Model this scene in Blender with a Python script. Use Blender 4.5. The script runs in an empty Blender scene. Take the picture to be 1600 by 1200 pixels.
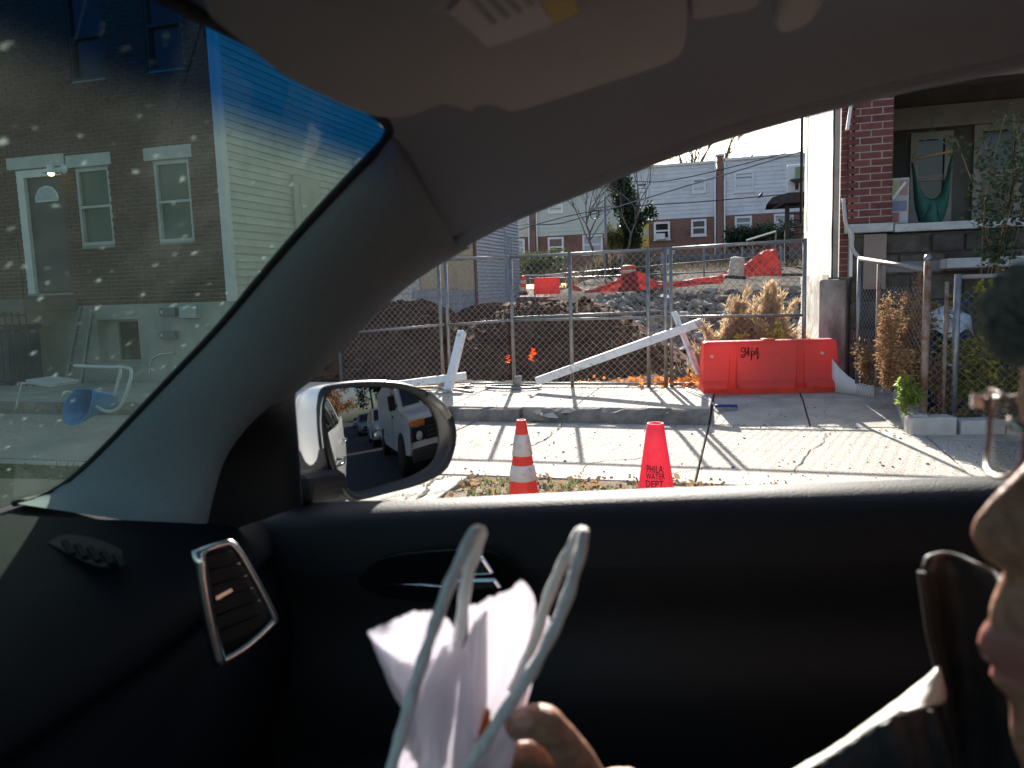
import bpy, bmesh, math, random
from mathutils import Vector, Matrix, noise
from math import radians as RAD, sin, cos, pi
random.seed(7)
SC = bpy.context.scene
COL = SC.collection

# ------------------------------------------------------------------ camera
FPX = 1232.0                      # focal length in pixels of the 1600 px wide photograph
EYE = 1.42
YAW, PITCH, ROLL = RAD(16.5), math.atan(150 / FPX), RAD(1.9)
_fh = Vector((-sin(YAW), cos(YAW), 0)); _rt = Vector((cos(YAW), sin(YAW), 0)); _up = Vector((0, 0, 1))
CF = _fh * cos(PITCH) - _up * sin(PITCH)
_cu = _up * cos(PITCH) + _fh * sin(PITCH)
CR = _rt * cos(ROLL) - _cu * sin(ROLL)
CU = _cu * cos(ROLL) + _rt * sin(ROLL)
CO = Vector((0, 0, EYE))
cam_d = bpy.data.cameras.new('camera'); cam = bpy.data.objects.new('camera', cam_d); COL.objects.link(cam)
cam_d.sensor_width = 36.0; cam_d.lens = 36.0 * FPX / 1600.0
cam_d.clip_start = 0.02; cam_d.clip_end = 3000
cam_d.dof.use_dof = True; cam_d.dof.focus_distance = 8.0; cam_d.dof.aperture_fstop = 8.5
m = Matrix((CR, CU, -CF)).transposed().to_4x4(); m.translation = CO
cam.matrix_world = m
SC.camera = cam

# ------------------------------------------------------------------ sky, sun, exposure
SUN_AZ, SUN_EL = RAD(-13.0), RAD(25.0)       # azimuth measured from +Y towards +X
SUN_DIR = Vector((sin(SUN_AZ) * cos(SUN_EL), cos(SUN_AZ) * cos(SUN_EL), sin(SUN_EL)))
w = bpy.data.worlds.new('World'); SC.world = w; w.use_nodes = True
nt = w.node_tree; nt.nodes.clear()
sky = nt.nodes.new('ShaderNodeTexSky'); sky.sky_type = 'NISHITA'; sky.sun_disc = False
sky.sun_elevation = SUN_EL; sky.sun_rotation = SUN_AZ
sky.air_density = 1.0; sky.dust_density = 2.0; sky.ozone_density = 1.0
bg = nt.nodes.new('ShaderNodeBackground'); bg.inputs['Strength'].default_value = 0.085
wo = nt.nodes.new('ShaderNodeOutputWorld')
nt.links.new(sky.outputs[0], bg.inputs[0]); nt.links.new(bg.outputs[0], wo.inputs[0])
sun_d = bpy.data.lights.new('sun', 'SUN'); sun_d.energy = 5.0; sun_d.angle = RAD(0.53); sun_d.color = (1.0, 0.94, 0.85)
sun = bpy.data.objects.new('sun', sun_d); COL.objects.link(sun)
sun.rotation_euler = SUN_DIR.to_track_quat('Z', 'Y').to_euler()
sun.location = (0, 0, 30)
vs = SC.view_settings
vs.view_transform = 'Standard'; vs.look = 'None'; vs.exposure = 1.6; vs.gamma = 1.0; vs.use_curve_mapping = False
SC.display_settings.display_device = 'sRGB'
SC.render.engine = 'CYCLES'
cy = SC.cycles
cy.use_denoising = True; cy.max_bounces = 10; cy.transparent_max_bounces = 16; cy.diffuse_bounces = 5
cy.caustics_reflective = False; cy.caustics_refractive = False; cy.sample_clamp_indirect = 6.0
cy.use_adaptive_sampling = True; cy.adaptive_threshold = 0.015

# ------------------------------------------------------------------ pixel helpers (layout: a photo pixel and one known distance give a point of the place)
def ray(px, py): return CF + CR * ((px - 800) / FPX) - CU * ((py - 600) / FPX)
def atZ(px, py, z=0.0): r = ray(px, py); return CO + r * ((z - EYE) / r.z)
def atY(px, py, y): r = ray(px, py); return CO + r * (y / r.y)
def atX(px, py, x): r = ray(px, py); return CO + r * (x / r.x)
def atD(px, py, d): return CO + ray(px, py) * d
# car frame: s = rearwards, l = outwards through the passenger door, z = up; the camera stands at s = l = 0
CYAW = RAD(2.0)
CS = Vector((cos(CYAW), sin(CYAW), 0)); CL = Vector((-sin(CYAW), cos(CYAW), 0))
def to_car(p): return Vector((p.dot(CS), p.dot(CL), p.z))
def carL(px, py, l): r = ray(px, py); return to_car(CO + r * (l / r.dot(CL)))
def carD(px, py, d): return to_car(CO + ray(px, py) * d)
def carZ(px, py, z): return to_car(atZ(px, py, z))

# ------------------------------------------------------------------ materials
MATS = {}
def mat(name, col, col2=None, scale=6.0, rough=0.7, bump=0.0, bscale=40.0, metal=0.0, spec=0.4, trans=0.0, coat=0.0,
        stretch=(1, 1, 1), contrast=(0.35, 0.65), coords='Position', rrand=0.0, tcol=None, emit=None, detail=6, dirt_=None):
    if name in MATS: return MATS[name]
    M = bpy.data.materials.new(name); M.use_nodes = True; MATS[name] = M
    t = M.node_tree; N = t.nodes; L = t.links
    b = N['Principled BSDF']
    b.inputs['Roughness'].default_value = rough; b.inputs['Metallic'].default_value = metal
    b.inputs['Specular IOR Level'].default_value = spec; b.inputs['Coat Weight'].default_value = coat
    b.inputs['Coat Roughness'].default_value = 0.08
    b.inputs['Base Color'].default_value = (*col, 1)
    if coords == 'Position': src = N.new('ShaderNodeNewGeometry').outputs['Position']
    else: src = N.new('ShaderNodeTexCoord').outputs['Object']
    mp = N.new('ShaderNodeMapping'); mp.inputs['Scale'].default_value = stretch
    L.new(src, mp.inputs['Vector'])
    if col2:
        n = N.new('ShaderNodeTexNoise'); n.inputs['Scale'].default_value = scale; n.inputs['Detail'].default_value = detail
        n.inputs['Roughness'].default_value = 0.65
        L.new(mp.outputs[0], n.inputs['Vector'])
        r = N.new('ShaderNodeValToRGB'); r.color_ramp.elements[0].position = contrast[0]; r.color_ramp.elements[1].position = contrast[1]
        r.color_ramp.elements[0].color = (*col, 1); r.color_ramp.elements[1].color = (*col2, 1)
        L.new(n.outputs[0], r.inputs[0])
        out = r.outputs[0]
        if rrand:
            oi = N.new('ShaderNodeObjectInfo'); hs = N.new('ShaderNodeHueSaturation'); mr = N.new('ShaderNodeMapRange')
            mr.inputs['To Min'].default_value = 1 - rrand; mr.inputs['To Max'].default_value = 1 + rrand
            L.new(oi.outputs['Random'], mr.inputs['Value']); L.new(mr.outputs[0], hs.inputs['Value']); L.new(out, hs.inputs['Color'])
            out = hs.outputs[0]
        if dirt_:
            dn = N.new('ShaderNodeTexNoise'); dn.inputs['Scale'].default_value = dirt_[1]; dn.inputs['Detail'].default_value = 9; dn.inputs['Roughness'].default_value = .72
            L.new(src, dn.inputs['Vector'])
            dr_ = N.new('ShaderNodeMapRange'); dr_.inputs['From Min'].default_value = dirt_[2]; dr_.inputs['From Max'].default_value = dirt_[3]; dr_.inputs['To Max'].default_value = dirt_[4]
            L.new(dn.outputs[0], dr_.inputs['Value'])
            dm = N.new('ShaderNodeMix'); dm.data_type = 'RGBA'; dm.inputs['B'].default_value = (*dirt_[0], 1)
            L.new(dr_.outputs[0], dm.inputs['Factor']); L.new(out, dm.inputs['A']); out = dm.outputs['Result']
        L.new(out, b.inputs['Base Color'])
    if bump:
        n2 = N.new('ShaderNodeTexNoise'); n2.inputs['Scale'].default_value = bscale; n2.inputs['Detail'].default_value = 5
        L.new(mp.outputs[0], n2.inputs['Vector'])
        bp = N.new('ShaderNodeBump'); bp.inputs['Strength'].default_value = bump; bp.inputs['Distance'].default_value = 0.02
        L.new(n2.outputs[0], bp.inputs['Height']); L.new(bp.outputs[0], b.inputs['Normal'])
    if trans:
        tr = N.new('ShaderNodeBsdfTranslucent'); tr.inputs[0].default_value = (*(tcol or col2 or col), 1)
        mx = N.new('ShaderNodeMixShader'); mx.inputs[0].default_value = trans
        o = N['Material Output']
        L.new(b.outputs[0], mx.inputs[1]); L.new(tr.outputs[0], mx.inputs[2]); L.new(mx.outputs[0], o.inputs[0])
    if emit:
        b.inputs['Emission Color'].default_value = (*emit[0], 1); b.inputs['Emission Strength'].default_value = emit[1]
    return M

# ------------------------------------------------------------------ mesh helpers
class MB:
    def __init__(s): s.v = []; s.f = []; s.sm = []
    def add(s, vs, fs, smooth=False):
        o = len(s.v); s.v += [tuple(v) for v in vs]
        s.f += [tuple(i + o for i in f) for f in fs]; s.sm += [smooth] * len(fs); return s
    def box(s, c, d, rz=0.0, M=None):
        x, y, z = d[0] / 2, d[1] / 2, d[2] / 2
        R = M or Matrix.Rotation(rz, 3, 'Z'); c = Vector(c)
        vs = [c + R @ Vector((a * x, b * y, e * z)) for e in (-1, 1) for b in (-1, 1) for a in (-1, 1)]
        return s.add(vs, [(0, 2, 3, 1), (4, 5, 7, 6), (0, 1, 5, 4), (2, 6, 7, 3), (0, 4, 6, 2), (1, 3, 7, 5)])
    def box2(s, a, b):
        a = Vector(a); b = Vector(b); return s.box((a + b) / 2, (abs(b.x - a.x), abs(b.y - a.y), abs(b.z - a.z)))
    def bar(s, p0, p1, w, h, up=(0, 0, 1)):
        p0 = Vector(p0); p1 = Vector(p1); d = p1 - p0; L = d.length; d.normalize()
        u = Vector(up); sd = d.cross(u)
        if sd.length < 1e-4: sd = d.cross(Vector((1, 0, 0)))
        sd.normalize(); u = sd.cross(d)
        return s.box((p0 + p1) / 2, (L, w, h), M=Matrix((d, sd, u)).transposed())
    def tube(s, pts, r, n=6, caps=True, smooth=True, closed=False):
        pts = [Vector(p) for p in pts]; k = len(pts)
        rs = r if isinstance(r, (list, tuple)) else [r] * k
        vs = []; prev = None
        for i, p in enumerate(pts):
            if closed: t = pts[(i + 1) % k] - pts[i - 1]
            else: t = pts[min(i + 1, k - 1)] - pts[max(i - 1, 0)]
            t.normalize()
            if prev is None:
                a = Vector((0, 0, 1)) if abs(t.z) < 0.9 else Vector((1, 0, 0))
                prev = t.cross(a).normalized()
            prev = (prev - t * prev.dot(t)).normalized(); q = t.cross(prev)
            for j in range(n):
                an = 2 * pi * j / n; vs.append(p + (prev * cos(an) + q * sin(an)) * rs[i])
        fs = []
        for i in range(k if closed else k - 1):
            for j in range(n):
                a = i * n + j; b = i * n + (j + 1) % n; i2 = (i + 1) % k
                fs.append((a, b, i2 * n + (j + 1) % n, i2 * n + j))
        if caps and not closed:
            fs.append(tuple(range(n))[::-1]); fs.append(tuple((k - 1) * n + j for j in range(n)))
        return s.add(vs, fs, smooth)
    def lathe(s, prof, c=(0, 0, 0), n=20, smooth=True, tilt=None):
        c = Vector(c); vs = []; k = len(prof)
        for r, z in prof:
            for j in range(n):
                v = Vector((r * cos(2 * pi * j / n), r * sin(2 * pi * j / n), z))
                vs.append(c + (tilt @ v if tilt else v))
        fs = [(i * n + j, i * n + (j + 1) % n, (i + 1) * n + (j + 1) % n, (i + 1) * n + j) for i in range(k - 1) for j in range(n)]
        if prof[0][0] > 1e-5: fs.append(tuple(range(n))[::-1])
        if prof[-1][0] > 1e-5: fs.append(tuple((k - 1) * n + j for j in range(n)))
        return s.add(vs, fs, smooth)
    def prism(s, poly, off):
        off = Vector(off); p = [Vector(q) for q in poly]; n = len(p)
        vs = p + [q + off for q in p]
        return s.add(vs, [tuple(range(n))[::-1], tuple(range(n, 2 * n))] + [(i, (i + 1) % n, n + (i + 1) % n, n + i) for i in range(n)])
    def grid(s, rows, smooth=True, closed=False):
        n = len(rows[0]); vs = [v for r in rows for v in r]
        fs = [(i * n + j, i * n + (j + 1) % n, (i + 1) * n + (j + 1) % n, (i + 1) * n + j) for i in range(len(rows) - 1) for j in range(n if closed else n - 1)]
        return s.add(vs, fs, smooth)
    def quad(s, a, b, c, d): return s.add([a, b, c, d], [(0, 1, 2, 3)])
    def leaf(s, p, d, size, wid=0.5):
        d = Vector(d).normalized(); sd = d.cross(Vector((random.gauss(0, 1), random.gauss(0, 1), random.gauss(0, 1)))).normalized()
        p = Vector(p); m_ = p + d * size * .5
        return s.add([p, m_ + sd * size * wid * .5, p + d * size, m_ - sd * size * wid * .5], [(0, 1, 2, 3)])
    def mesh(s, name):
        me = bpy.data.meshes.new(name); me.from_pydata(s.v, [], s.f)
        me.polygons.foreach_set('use_smooth', s.sm); me.update(); return me
    def build(s, name, material, parent=None, bevel=0.0, solid=0.0, sub=0, seg=2, autos=True):
        me = s.mesh(name)
        if material: me.materials.append(material)
        o = link(name, me, parent)
        if solid:
            md = o.modifiers.new('s', 'SOLIDIFY'); md.thickness = solid; md.offset = 0
        if sub:
            md = o.modifiers.new('u', 'SUBSURF'); md.levels = sub; md.render_levels = sub
        if bevel:
            md = o.modifiers.new('b', 'BEVEL'); md.width = bevel; md.segments = seg; md.limit_method = 'ANGLE'; md.angle_limit = RAD(40)
        return o
def link(name, data, parent=None, loc=None):
    o = bpy.data.objects.new(name, data); COL.objects.link(o)
    if parent: o.parent = parent
    if loc is not None: o.location = loc
    return o
def tag(o, label, cat=None, group=None, kind=None):
    if label: o['label'] = label
    if cat: o['category'] = cat
    if group: o['group'] = group
    if kind: o['kind'] = kind
    return o
def thing(name, label, cat, loc=(0, 0, 0), rz=0.0, group=None):
    o = link(name, None, None, loc); o.rotation_euler.z = rz; o.empty_display_size = .2
    return tag(o, label, cat, group)
def structure(o, label=None): o['kind'] = 'structure'; return tag(o, label)
def dup(o, parent=None):
    c = o.copy(); COL.objects.link(c); c.parent = parent
    for ch in list(o.children): dup(ch, c)
    return c
def smooth_pts(p, n=4):
    """Catmull-Rom through points (Vectors)."""
    p = [Vector(q) for q in p]; out = []
    for i in range(len(p) - 1):
        a, b, c, d = p[max(i - 1, 0)], p[i], p[i + 1], p[min(i + 2, len(p) - 1)]
        for k in range(n):
            t = k / n
            out.append(.5 * ((2 * b) + (c - a) * t + (2 * a - 5 * b + 4 * c - d) * t * t + (3 * b - a - 3 * c + d) * t ** 3))
    out.append(p[-1]); return out
def resample(p, n):
    p = [Vector(q) for q in p]; L = [0]
    for a, b in zip(p, p[1:]): L.append(L[-1] + (b - a).length)
    out = []; k = 0
    for i in range(n):
        t = L[-1] * i / (n - 1)
        while k < len(p) - 2 and L[k + 1] < t: k += 1
        f = (t - L[k]) / max(L[k + 1] - L[k], 1e-9); out.append(p[k].lerp(p[k + 1], min(max(f, 0), 1)))
    return out
def nz(x, y, z=0.0): return noise.noise((x, y, z))
# ================================================================== terrain and pavements
concrete = mat('concrete', (0.33, 0.298, 0.25), (0.46, 0.42, 0.36), scale=3.5, rough=.9, bump=.3, bscale=70, rrand=.08, dirt_=((.13, .11, .09), 1.7, .52, .76, .55))
aggregate = mat('aggregate_concrete', (0.12, 0.10, 0.08), (0.48, 0.43, 0.365), scale=70, rough=.9, bump=.5, bscale=90, contrast=(.36, .50), rrand=.06, detail=3, dirt_=((.15, .13, .105), 2.3, .52, .74, .55))
asphalt = mat('asphalt', (0.045, 0.045, 0.048), (0.075, 0.075, 0.078), scale=30, rough=.9, bump=.4, bscale=90)
dirt = mat('dirt', (0.066, 0.034, 0.021), (0.125, 0.068, 0.042), scale=2.6, rough=1, bump=.9, bscale=14, spec=.04)
soil = mat('site_soil', (0.028, 0.021, 0.015), (0.058, 0.044, 0.033), scale=1.5, rough=1, bump=.6, bscale=10, spec=.04)
leafdirt = mat('leaf_litter_dirt', (0.10, 0.075, 0.05), (0.21, 0.17, 0.11), scale=14, rough=1, bump=.8, bscale=40)

def land(x, y):
    """height of the ground behind the fence"""
    if y < 10.4: return -0.06
    b = 0.07
    t = min(max((y - 16.0) / 5.0, 0), 1); t = t * t * (3 - 2 * t)
    side = min(max((x + 7.2) / 2.4, 0), 1)                         # embankment starts right of the grey house
    h = b + 1.22 * t * side
    if y > 21: h += side * min((y - 21) * .075, 1.45)
    h += min(max((y - 46) / 300, 0), 1) * 4 * side
    return h + .05 * nz(x * .6, y * .6) * min((y - 10.4) * .5, 1)
mb = MB(); xs = [-400, -150, -70, -40, -25] + [-18 + i * .6 for i in range(70)] + [28, 40, 70, 150, 400]
ys = [-400, -150, -60, -30, -12, 0, 10.2, 10.4] + [10.4 + .5 * i for i in range(1, 66)] + [46, 52, 60, 90, 160, 400, 900]
mb.grid([[(x, y, land(x, y) if y > 10.3 else -0.2) for x in xs] for y in ys])
structure(mb.build('ground', soil))
mb = MB(); mb.quad((-300, -6, -.134), (300, -6, -.134), (300, 3.3, -.134), (-300, 3.3, -.134)); mb.quad((3.2, 3.3, -.134), (300, 3.3, -.134), (300, 7.3, -.134), (3.2, 7.3, -.134))
structure(mb.build('street', asphalt))

# pavement strip beside the street, with cast slabs laid one by one
pav = link('pavement', None); structure(pav)
MB().box2((-300, 3.3, -.30), (3.0, 3.45, -.004)).build('kerb', concrete, pav, bevel=.02)
xs = [-11, -9.2, -7.4, -5.6, -3.85, -2.02, 3.0]
def slab(x0, x1, y0, y1, z, mt, par, name='slab', th=.12, g=.008):
    return MB().box2((x0 + g, y0 + g, z - th), (x1 - g, y1 - g, z)).build(name, mt, par, bevel=.006, seg=1)
for a, b in zip(xs, xs[1:]):
    if abs(a + 2.02) < .01: continue                              # the planting bed takes this bay
    slab(a, b, 3.47, 4.5, random.uniform(-.004, .003), concrete, pav)
    slab(a, b, 4.5, 5.58, random.uniform(-.004, .003), concrete, pav)
MB().box2((-300, 3.45, -.5), (3.0, 5.6, -.07)).build('bedding', concrete, pav)
# driveway of exposed aggregate, slab by slab
drv = link('driveway', None); structure(drv)
jx = [-16, -13, -10.2, -7.6, -5.2, -2.8, -0.33, 1.55, 3.2]
for a, b in zip(jx, jx[1:]):
    slab(a, b, 5.6, 7.5, random.uniform(-.005, .002), aggregate, drv)
    slab(a, b, 7.5, 8.0, random.uniform(-.005, .002), concrete if a > -2.9 else aggregate, drv)
MB().box2((-300, 5.6, -.5), (3.2, 10.4, -.08)).build('bedding', concrete, drv)
jy = [8.0, 9.05, 10.3]
for a, b in zip([-.33, .62], [.62, 1.62]):
    for c, d in zip(jy, jy[1:]):
        o = slab(a, b, c, d, 0, concrete, drv)
        for v in o.data.vertices: v.co.z += .125 * min(max((v.co.y - 8.0) / 1.2, 0), 1)
slab(1.62, 3.2, 8.0, 8.35, -.02, concrete, drv); slab(3.21, 60, 7.32, 8.4, 0, concrete, drv, th=.3)
# raised sidewalk behind the fence line, a broken kerb along its edge
swk = link('sidewalk', None); structure(swk)
sx = [-16, -13.5, -11, -9.4, -7.8, -6.3, -4.7, -3.2, -1.75, -.33]
for a, b in zip(sx, sx[1:]):
    slab(a, b, 8.17, 9.1, .13 + random.uniform(-.006, .006), concrete, swk, th=.16)
    slab(a, b, 9.1, 10.35, .13 + random.uniform(-.006, .006), concrete, swk, th=.16)
kerbm = mat('worn_kerb', (0.10, 0.088, 0.072), (0.24, 0.215, 0.185), scale=4, rough=.95, bump=.6, bscale=22, contrast=(.3, .6))
def kerbstone(x0, x1, jag):
    n = 14; mbk = MB(); rows = []
    for i in range(n + 1):
        x = x0 + (x1 - x0) * i / n
        e = .03 * abs(nz(x * 3, 1.7)) + (jag if 0 < i < n else 0) * max(nz(x * 7, 3.3), 0) * .25
        rows.append([(x, 8.0 + e * .4, -.1), (x, 8.0 + e, .06), (x, 8.02 + e, .128 - e * .6), (x, 8.165, .131), (x, 8.165, -.1)])
    mbk.grid(rows, smooth=False); nn = 5
    mbk.f.append(tuple(range(nn))); mbk.f.append(tuple(n * nn + j for j in range(nn))[::-1]); mbk.sm += [False, False]
    return mbk.build('kerb_stone', kerbm, swk)
for a, b in [(-16, -13), (-13, -10), (-10, -7), (-7, -4.75), (-4.72, -3.42), (-3.18, -2.31), (-2.05, -.34)]: kerbstone(a, b, .9)
# loose chunks where the kerb has broken away
for i, (px, py, sz) in enumerate([(855, 656, .17), (890, 645, .15), (880, 640, .1), (745, 640, .12), (730, 648, .09), (905, 655, .07), (840, 646, .08), (1035, 648, .07)]):
    p = atZ(px, py, .02 if py > 646 else .08)
    c = MB(); vs = [(random.uniform(-.5, .5) * sz * 1.7, random.uniform(-.5, .5) * sz, random.uniform(0, .45) * sz) for _ in range(12)]
    bm = bmesh.new(); [bm.verts.new(v) for v in vs]; bmesh.ops.convex_hull(bm, input=bm.verts)
    for v in [v for v in bm.verts if not v.link_faces]: bm.verts.remove(v)
    me = bpy.data.meshes.new('concrete_chunk'); bm.to_mesh(me); bm.free(); me.materials.append(concrete)
    o = link('concrete_chunk', me, None, p)
    where = ['flat one lying against the kerb face behind the striped cone', 'upright one in the gap of the kerb', 'small one on the edge above the gap', 'one on the broken edge beside the car mirror', 'small one in the gutter beside the car mirror', 'tiny one right of the kerb gap', 'crumb left of the kerb gap', 'crumb behind the plain red cone'][i]
    tag(o, 'broken concrete chunk, ' + where, 'rubble', 'concrete chunks along the broken kerb')

# planting bed with dry leaves and weeds in front of the cones
mb = MB(); nx, ny = 40, 12
mb.grid([[(-2.0 + 5.0 * i / nx, 3.47 + 2.12 * j / ny, -.03 + .05 * nz(i * .5, j * .6) + .02 * random.random()) for i in range(nx + 1)] for j in range(ny + 1)])
structure(mb.build('planting_bed', leafdirt))
dryleaf = mat('dry_leaf', (0.20, 0.12, 0.06), (0.36, 0.24, 0.13), scale=9, rough=.9, trans=.3)
greenleaf = mat('weed_leaf', (0.05, 0.09, 0.025), (0.12, 0.17, 0.05), scale=6, rough=.7, trans=.35)
mb = MB()
for _ in range(2600):
    x = random.uniform(-1.98, 2.9); y = random.uniform(4.4, 5.58)
    mb.leaf((x, y, -.01 + .05 * nz(x * 4, y * 4) + random.random() * .03), (random.gauss(0, 1), random.gauss(0, 1), random.gauss(0, .35)), random.uniform(.03, .07), .7)
tag(mb.build('leaf_litter', dryleaf), 'dry brown leaf litter on the planting bed', None, None, 'stuff')
mb = MB()
for _ in range(70):
    cx = random.choice([-1.75, -1.55, -1.2, -.9, .1, .6]) + random.gauss(0, .12); cyy = random.uniform(5.0, 5.5)
    for k in range(5):
        mb.leaf((cx + random.gauss(0, .02), cyy + random.gauss(0, .02), 0), (random.gauss(0, .5), random.gauss(0, .5), 1), random.uniform(.03, .07), .2)
tag(mb.build('grass', greenleaf), 'thin green weeds sprouting on the planting bed', None, None, 'stuff')

# cracks in the concrete: narrow recessed-looking dark seams laid as thin strips
crackm = mat('crack', (0.06, 0.055, 0.05), rough=1)
def crack(pts, z, w_=.012, parent=None):
    mbc = MB(); P = smooth_pts([atZ(px, py, z) for px, py in pts], 6)
    P = [p + Vector((random.gauss(0, .012), random.gauss(0, .02), 0)) for p in P]
    rows = []
    for i, p in enumerate(P):
        t = (P[min(i + 1, len(P) - 1)] - P[max(i - 1, 0)]).normalized(); n_ = Vector((-t.y, t.x, 0)) * w_ * random.uniform(.3, 1.1)
        rows.append([p + n_, p - n_])
    mbc.grid(rows); return mbc.build('crack', crackm, parent)
crack([(640, 790), (665, 770), (668, 755), (690, 745), (705, 742)], .006, .016, pav)
crack([(600, 778), (630, 772), (660, 770), (700, 768), (755, 770)], .006, .008, pav)
crack([(668, 757), (650, 752), (676, 742)], .006, .01, pav)
crack([(585, 790), (610, 782), (640, 776)], .006, .007, pav)
crack([(1160, 657), (1195, 664), (1230, 672), (1300, 671)], .006, .009, drv)
crack([(820, 700), (850, 688), (872, 668), (880, 660)], .006, .012, drv)
crack([(1240, 740), (1262, 705), (1285, 690), (1292, 676)], .006, .007, drv)
crack([(905, 740), (930, 722), (990, 716), (1040, 706)], .006, .007, drv)
crack([(1000, 742), (1060, 738), (1110, 728)], .006, .008, drv)

# grit and small litter scattered over the drive and sidewalk
mb = MB()
for _ in range(1400):
    x = random.uniform(-5, 3); y = random.uniform(5.65, 9.85); z = (0.003 if y < 8.0 else (.134 if x < -.34 else .004 + .125 * min(max((y - 8) / 1.2, 0), 1)))
    if random.random() < .5: y = random.choice((random.gauss(7.93, .05), random.gauss(9.75, .1), random.gauss(5.68, .06))); z = .134 if y > 8.2 and x < -.34 else (.003 if y < 8 else z)
    if 7.99 < y < 8.2: continue
    s_ = min(abs(random.gauss(0, .005)) + .003, .014); mb.box((x, y, z + s_ * .3), (s_ * 1.5, s_, s_ * .7), rz=random.random() * 3)
tag(mb.build('grit', mat('grit_stone', (.14, .11, .08), (.30, .26, .21), scale=30, rough=.95)), 'loose grit and crumbs along the kerb and fence', None, None, 'stuff')

# ---- dirt mounds behind the fence
def mound(name, label, fn, x0, x1, y0, y1, nx, ny, mt):
    mbm = MB()
    mbm.grid([[(x0 + (x1 - x0) * i / nx, y0 + (y1 - y0) * j / ny, fn(x0 + (x1 - x0) * i / nx, y0 + (y1 - y0) * j / ny)) for i in range(nx + 1)] for j in range(ny + 1)])
    o = mbm.build(name, mt); o['kind'] = 'structure'; return tag(o, label)
def bumpy(x, y): return .10 * nz(x * 1.6, y * 1.6, 3) + .05 * nz(x * 4, y * 4, 9) + .045 * nz(x * 11, y * 11) + .04 * nz(x * 26, y * 26)
def m1(x, y):
    # long mound on the left, its ridge falling to the right
    r = 1.22 - max(x + 5.6, 0) ** 1.5 * .62 - max(-9.5 - x, 0) * .2
    t = min(max((y - 10.75) / 2.1, 0), 1); b = 1 - min(max((y - 13.6) / 2.5, 0), 1)
    h = r * (t * t * (3 - 2 * t)) * b
    return (h + bumpy(x, y) * min(1, max(h, 0) * 2.5) if h > .02 else -.1)
mound('dirt_mound', 'long brown dirt mound behind the left end of the fence', m1, -11.5, -3.0, 10.6, 16.2, 120, 80, dirt)
def m2(x, y):
    c = (x + 3.15) / 2.35
    r = 1.12 * max(1 - abs(c) ** 2.6, 0)
    if x > -2.6: r = 1.12 * max(1 - ((x + 2.6) / 1.75) ** 1.25, 0) if x < -.85 else 0
    t = min(max((y - 11.0) / 2.4, 0), 1); b = 1 - min(max((y - 14.2) / 1.6, 0), 1)
    h = r * (t * t * (3 - 2 * t)) * b
    return (h + bumpy(x + 20, y) * min(1, max(h, 0) * 2.5) if h > .02 else -.1)
mound('dirt_mound', 'steep brown dirt mound behind the middle of the fence, beside the stones', m2, -5.6, -.7, 10.8, 16, 100, 80, dirt)
def m3(x, y):
    c = (x + 5.2) / 2.3
    h = (1.05 + .12 * nz(x, 2)) * max(1 - abs(c) ** 5, 0) * min(max((y - 17.2) / 1.2, 0), 1) * (1 - min(max((y - 20.5) / 1.5, 0), 1))
    return h + bumpy(x, y + 30) * .6 if h > .02 else -.2
mound('dirt_terrace', 'flat brown dirt terrace behind the steep mound', m3, -7.5, -2.9, 17, 22, 60, 40, dirt)
# clods on the mounds
mb = MB()
for _ in range(2600):
    if random.random() < .5: x = random.uniform(-10, -3.3); y = random.uniform(10.8, 13.5); z = m1(x, y)
    else: x = random.uniform(-5.2, -.9); y = random.uniform(11, 13.6); z = m2(x, y)
    if z < .03: continue
    s_ = random.uniform(.012, .05) if random.random() < .9 else random.uniform(.05, .11)
    mb.box((x, y, z + s_ * .2), (s_ * random.uniform(.7, 1.6), s_, s_ * .8), M=Matrix.Rotation(random.random() * 6, 3, (random.random(), random.random(), random.random() + .01)))
tag(mb.build('dirt_clods', dirt), 'loose clods of dirt on the mounds', None, None, 'stuff')

# roots, straw and scraps sticking out of the dirt
mb = MB(); strawm = mat('pale_straw', (.26, .20, .13), (.38, .31, .21), scale=10, rough=.9)
for _ in range(260):
    if random.random() < .5: x = random.uniform(-9, -3.4); y = random.uniform(10.9, 13.2); z = m1(x, y)
    else: x = random.uniform(-5.0, -1.0); y = random.uniform(11.1, 13.4); z = m2(x, y)
    if z < .05: continue
    d_ = Vector((random.gauss(0, 1), random.gauss(0, .5), random.gauss(0, .5))).normalized() * random.uniform(.05, .2)
    mb.tube([(x, y - .02, z + .01), (x + d_.x * .5, y - .03 + d_.y * .4, z + .03 + d_.z * .4), (x + d_.x, y - .03 + d_.y, z + .01 + d_.z)], .0035, 4)
tag(mb.build('roots_and_straw', strawm), 'pale roots and straw sticking out of the dirt', None, None, 'stuff')

# ---- heap of broken stones on the embankment: each stone a piece of its own
stone_m = mat('rubble_stone', (0.15, 0.142, 0.135), (0.38, 0.36, 0.335), scale=3, spec=.15, rough=.95, bump=.3, bscale=20, rrand=.35)
heap = thing('stone_heap', 'sloping heap of broken grey stones on the embankment behind the dry grass', 'stone heap', (0, 17.6, 0))
protos = []
for k in range(14):
    bm = bmesh.new()
    for _ in range(13):
        v = Vector((random.gauss(0, 1), random.gauss(0, 1), random.gauss(0, 1))).normalized()
        bm.verts.new((v.x * .5 * random.uniform(.8, 1.2), v.y * .5 * random.uniform(.6, 1), v.z * .36 * random.uniform(.7, 1.1)))
    bmesh.ops.convex_hull(bm, input=bm.verts)
    for v in [v for v in bm.verts if not v.link_faces]: bm.verts.remove(v)
    me = bpy.data.meshes.new('stone'); bm.to_mesh(me); bm.free(); me.materials.append(stone_m); protos.append(me)
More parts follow.
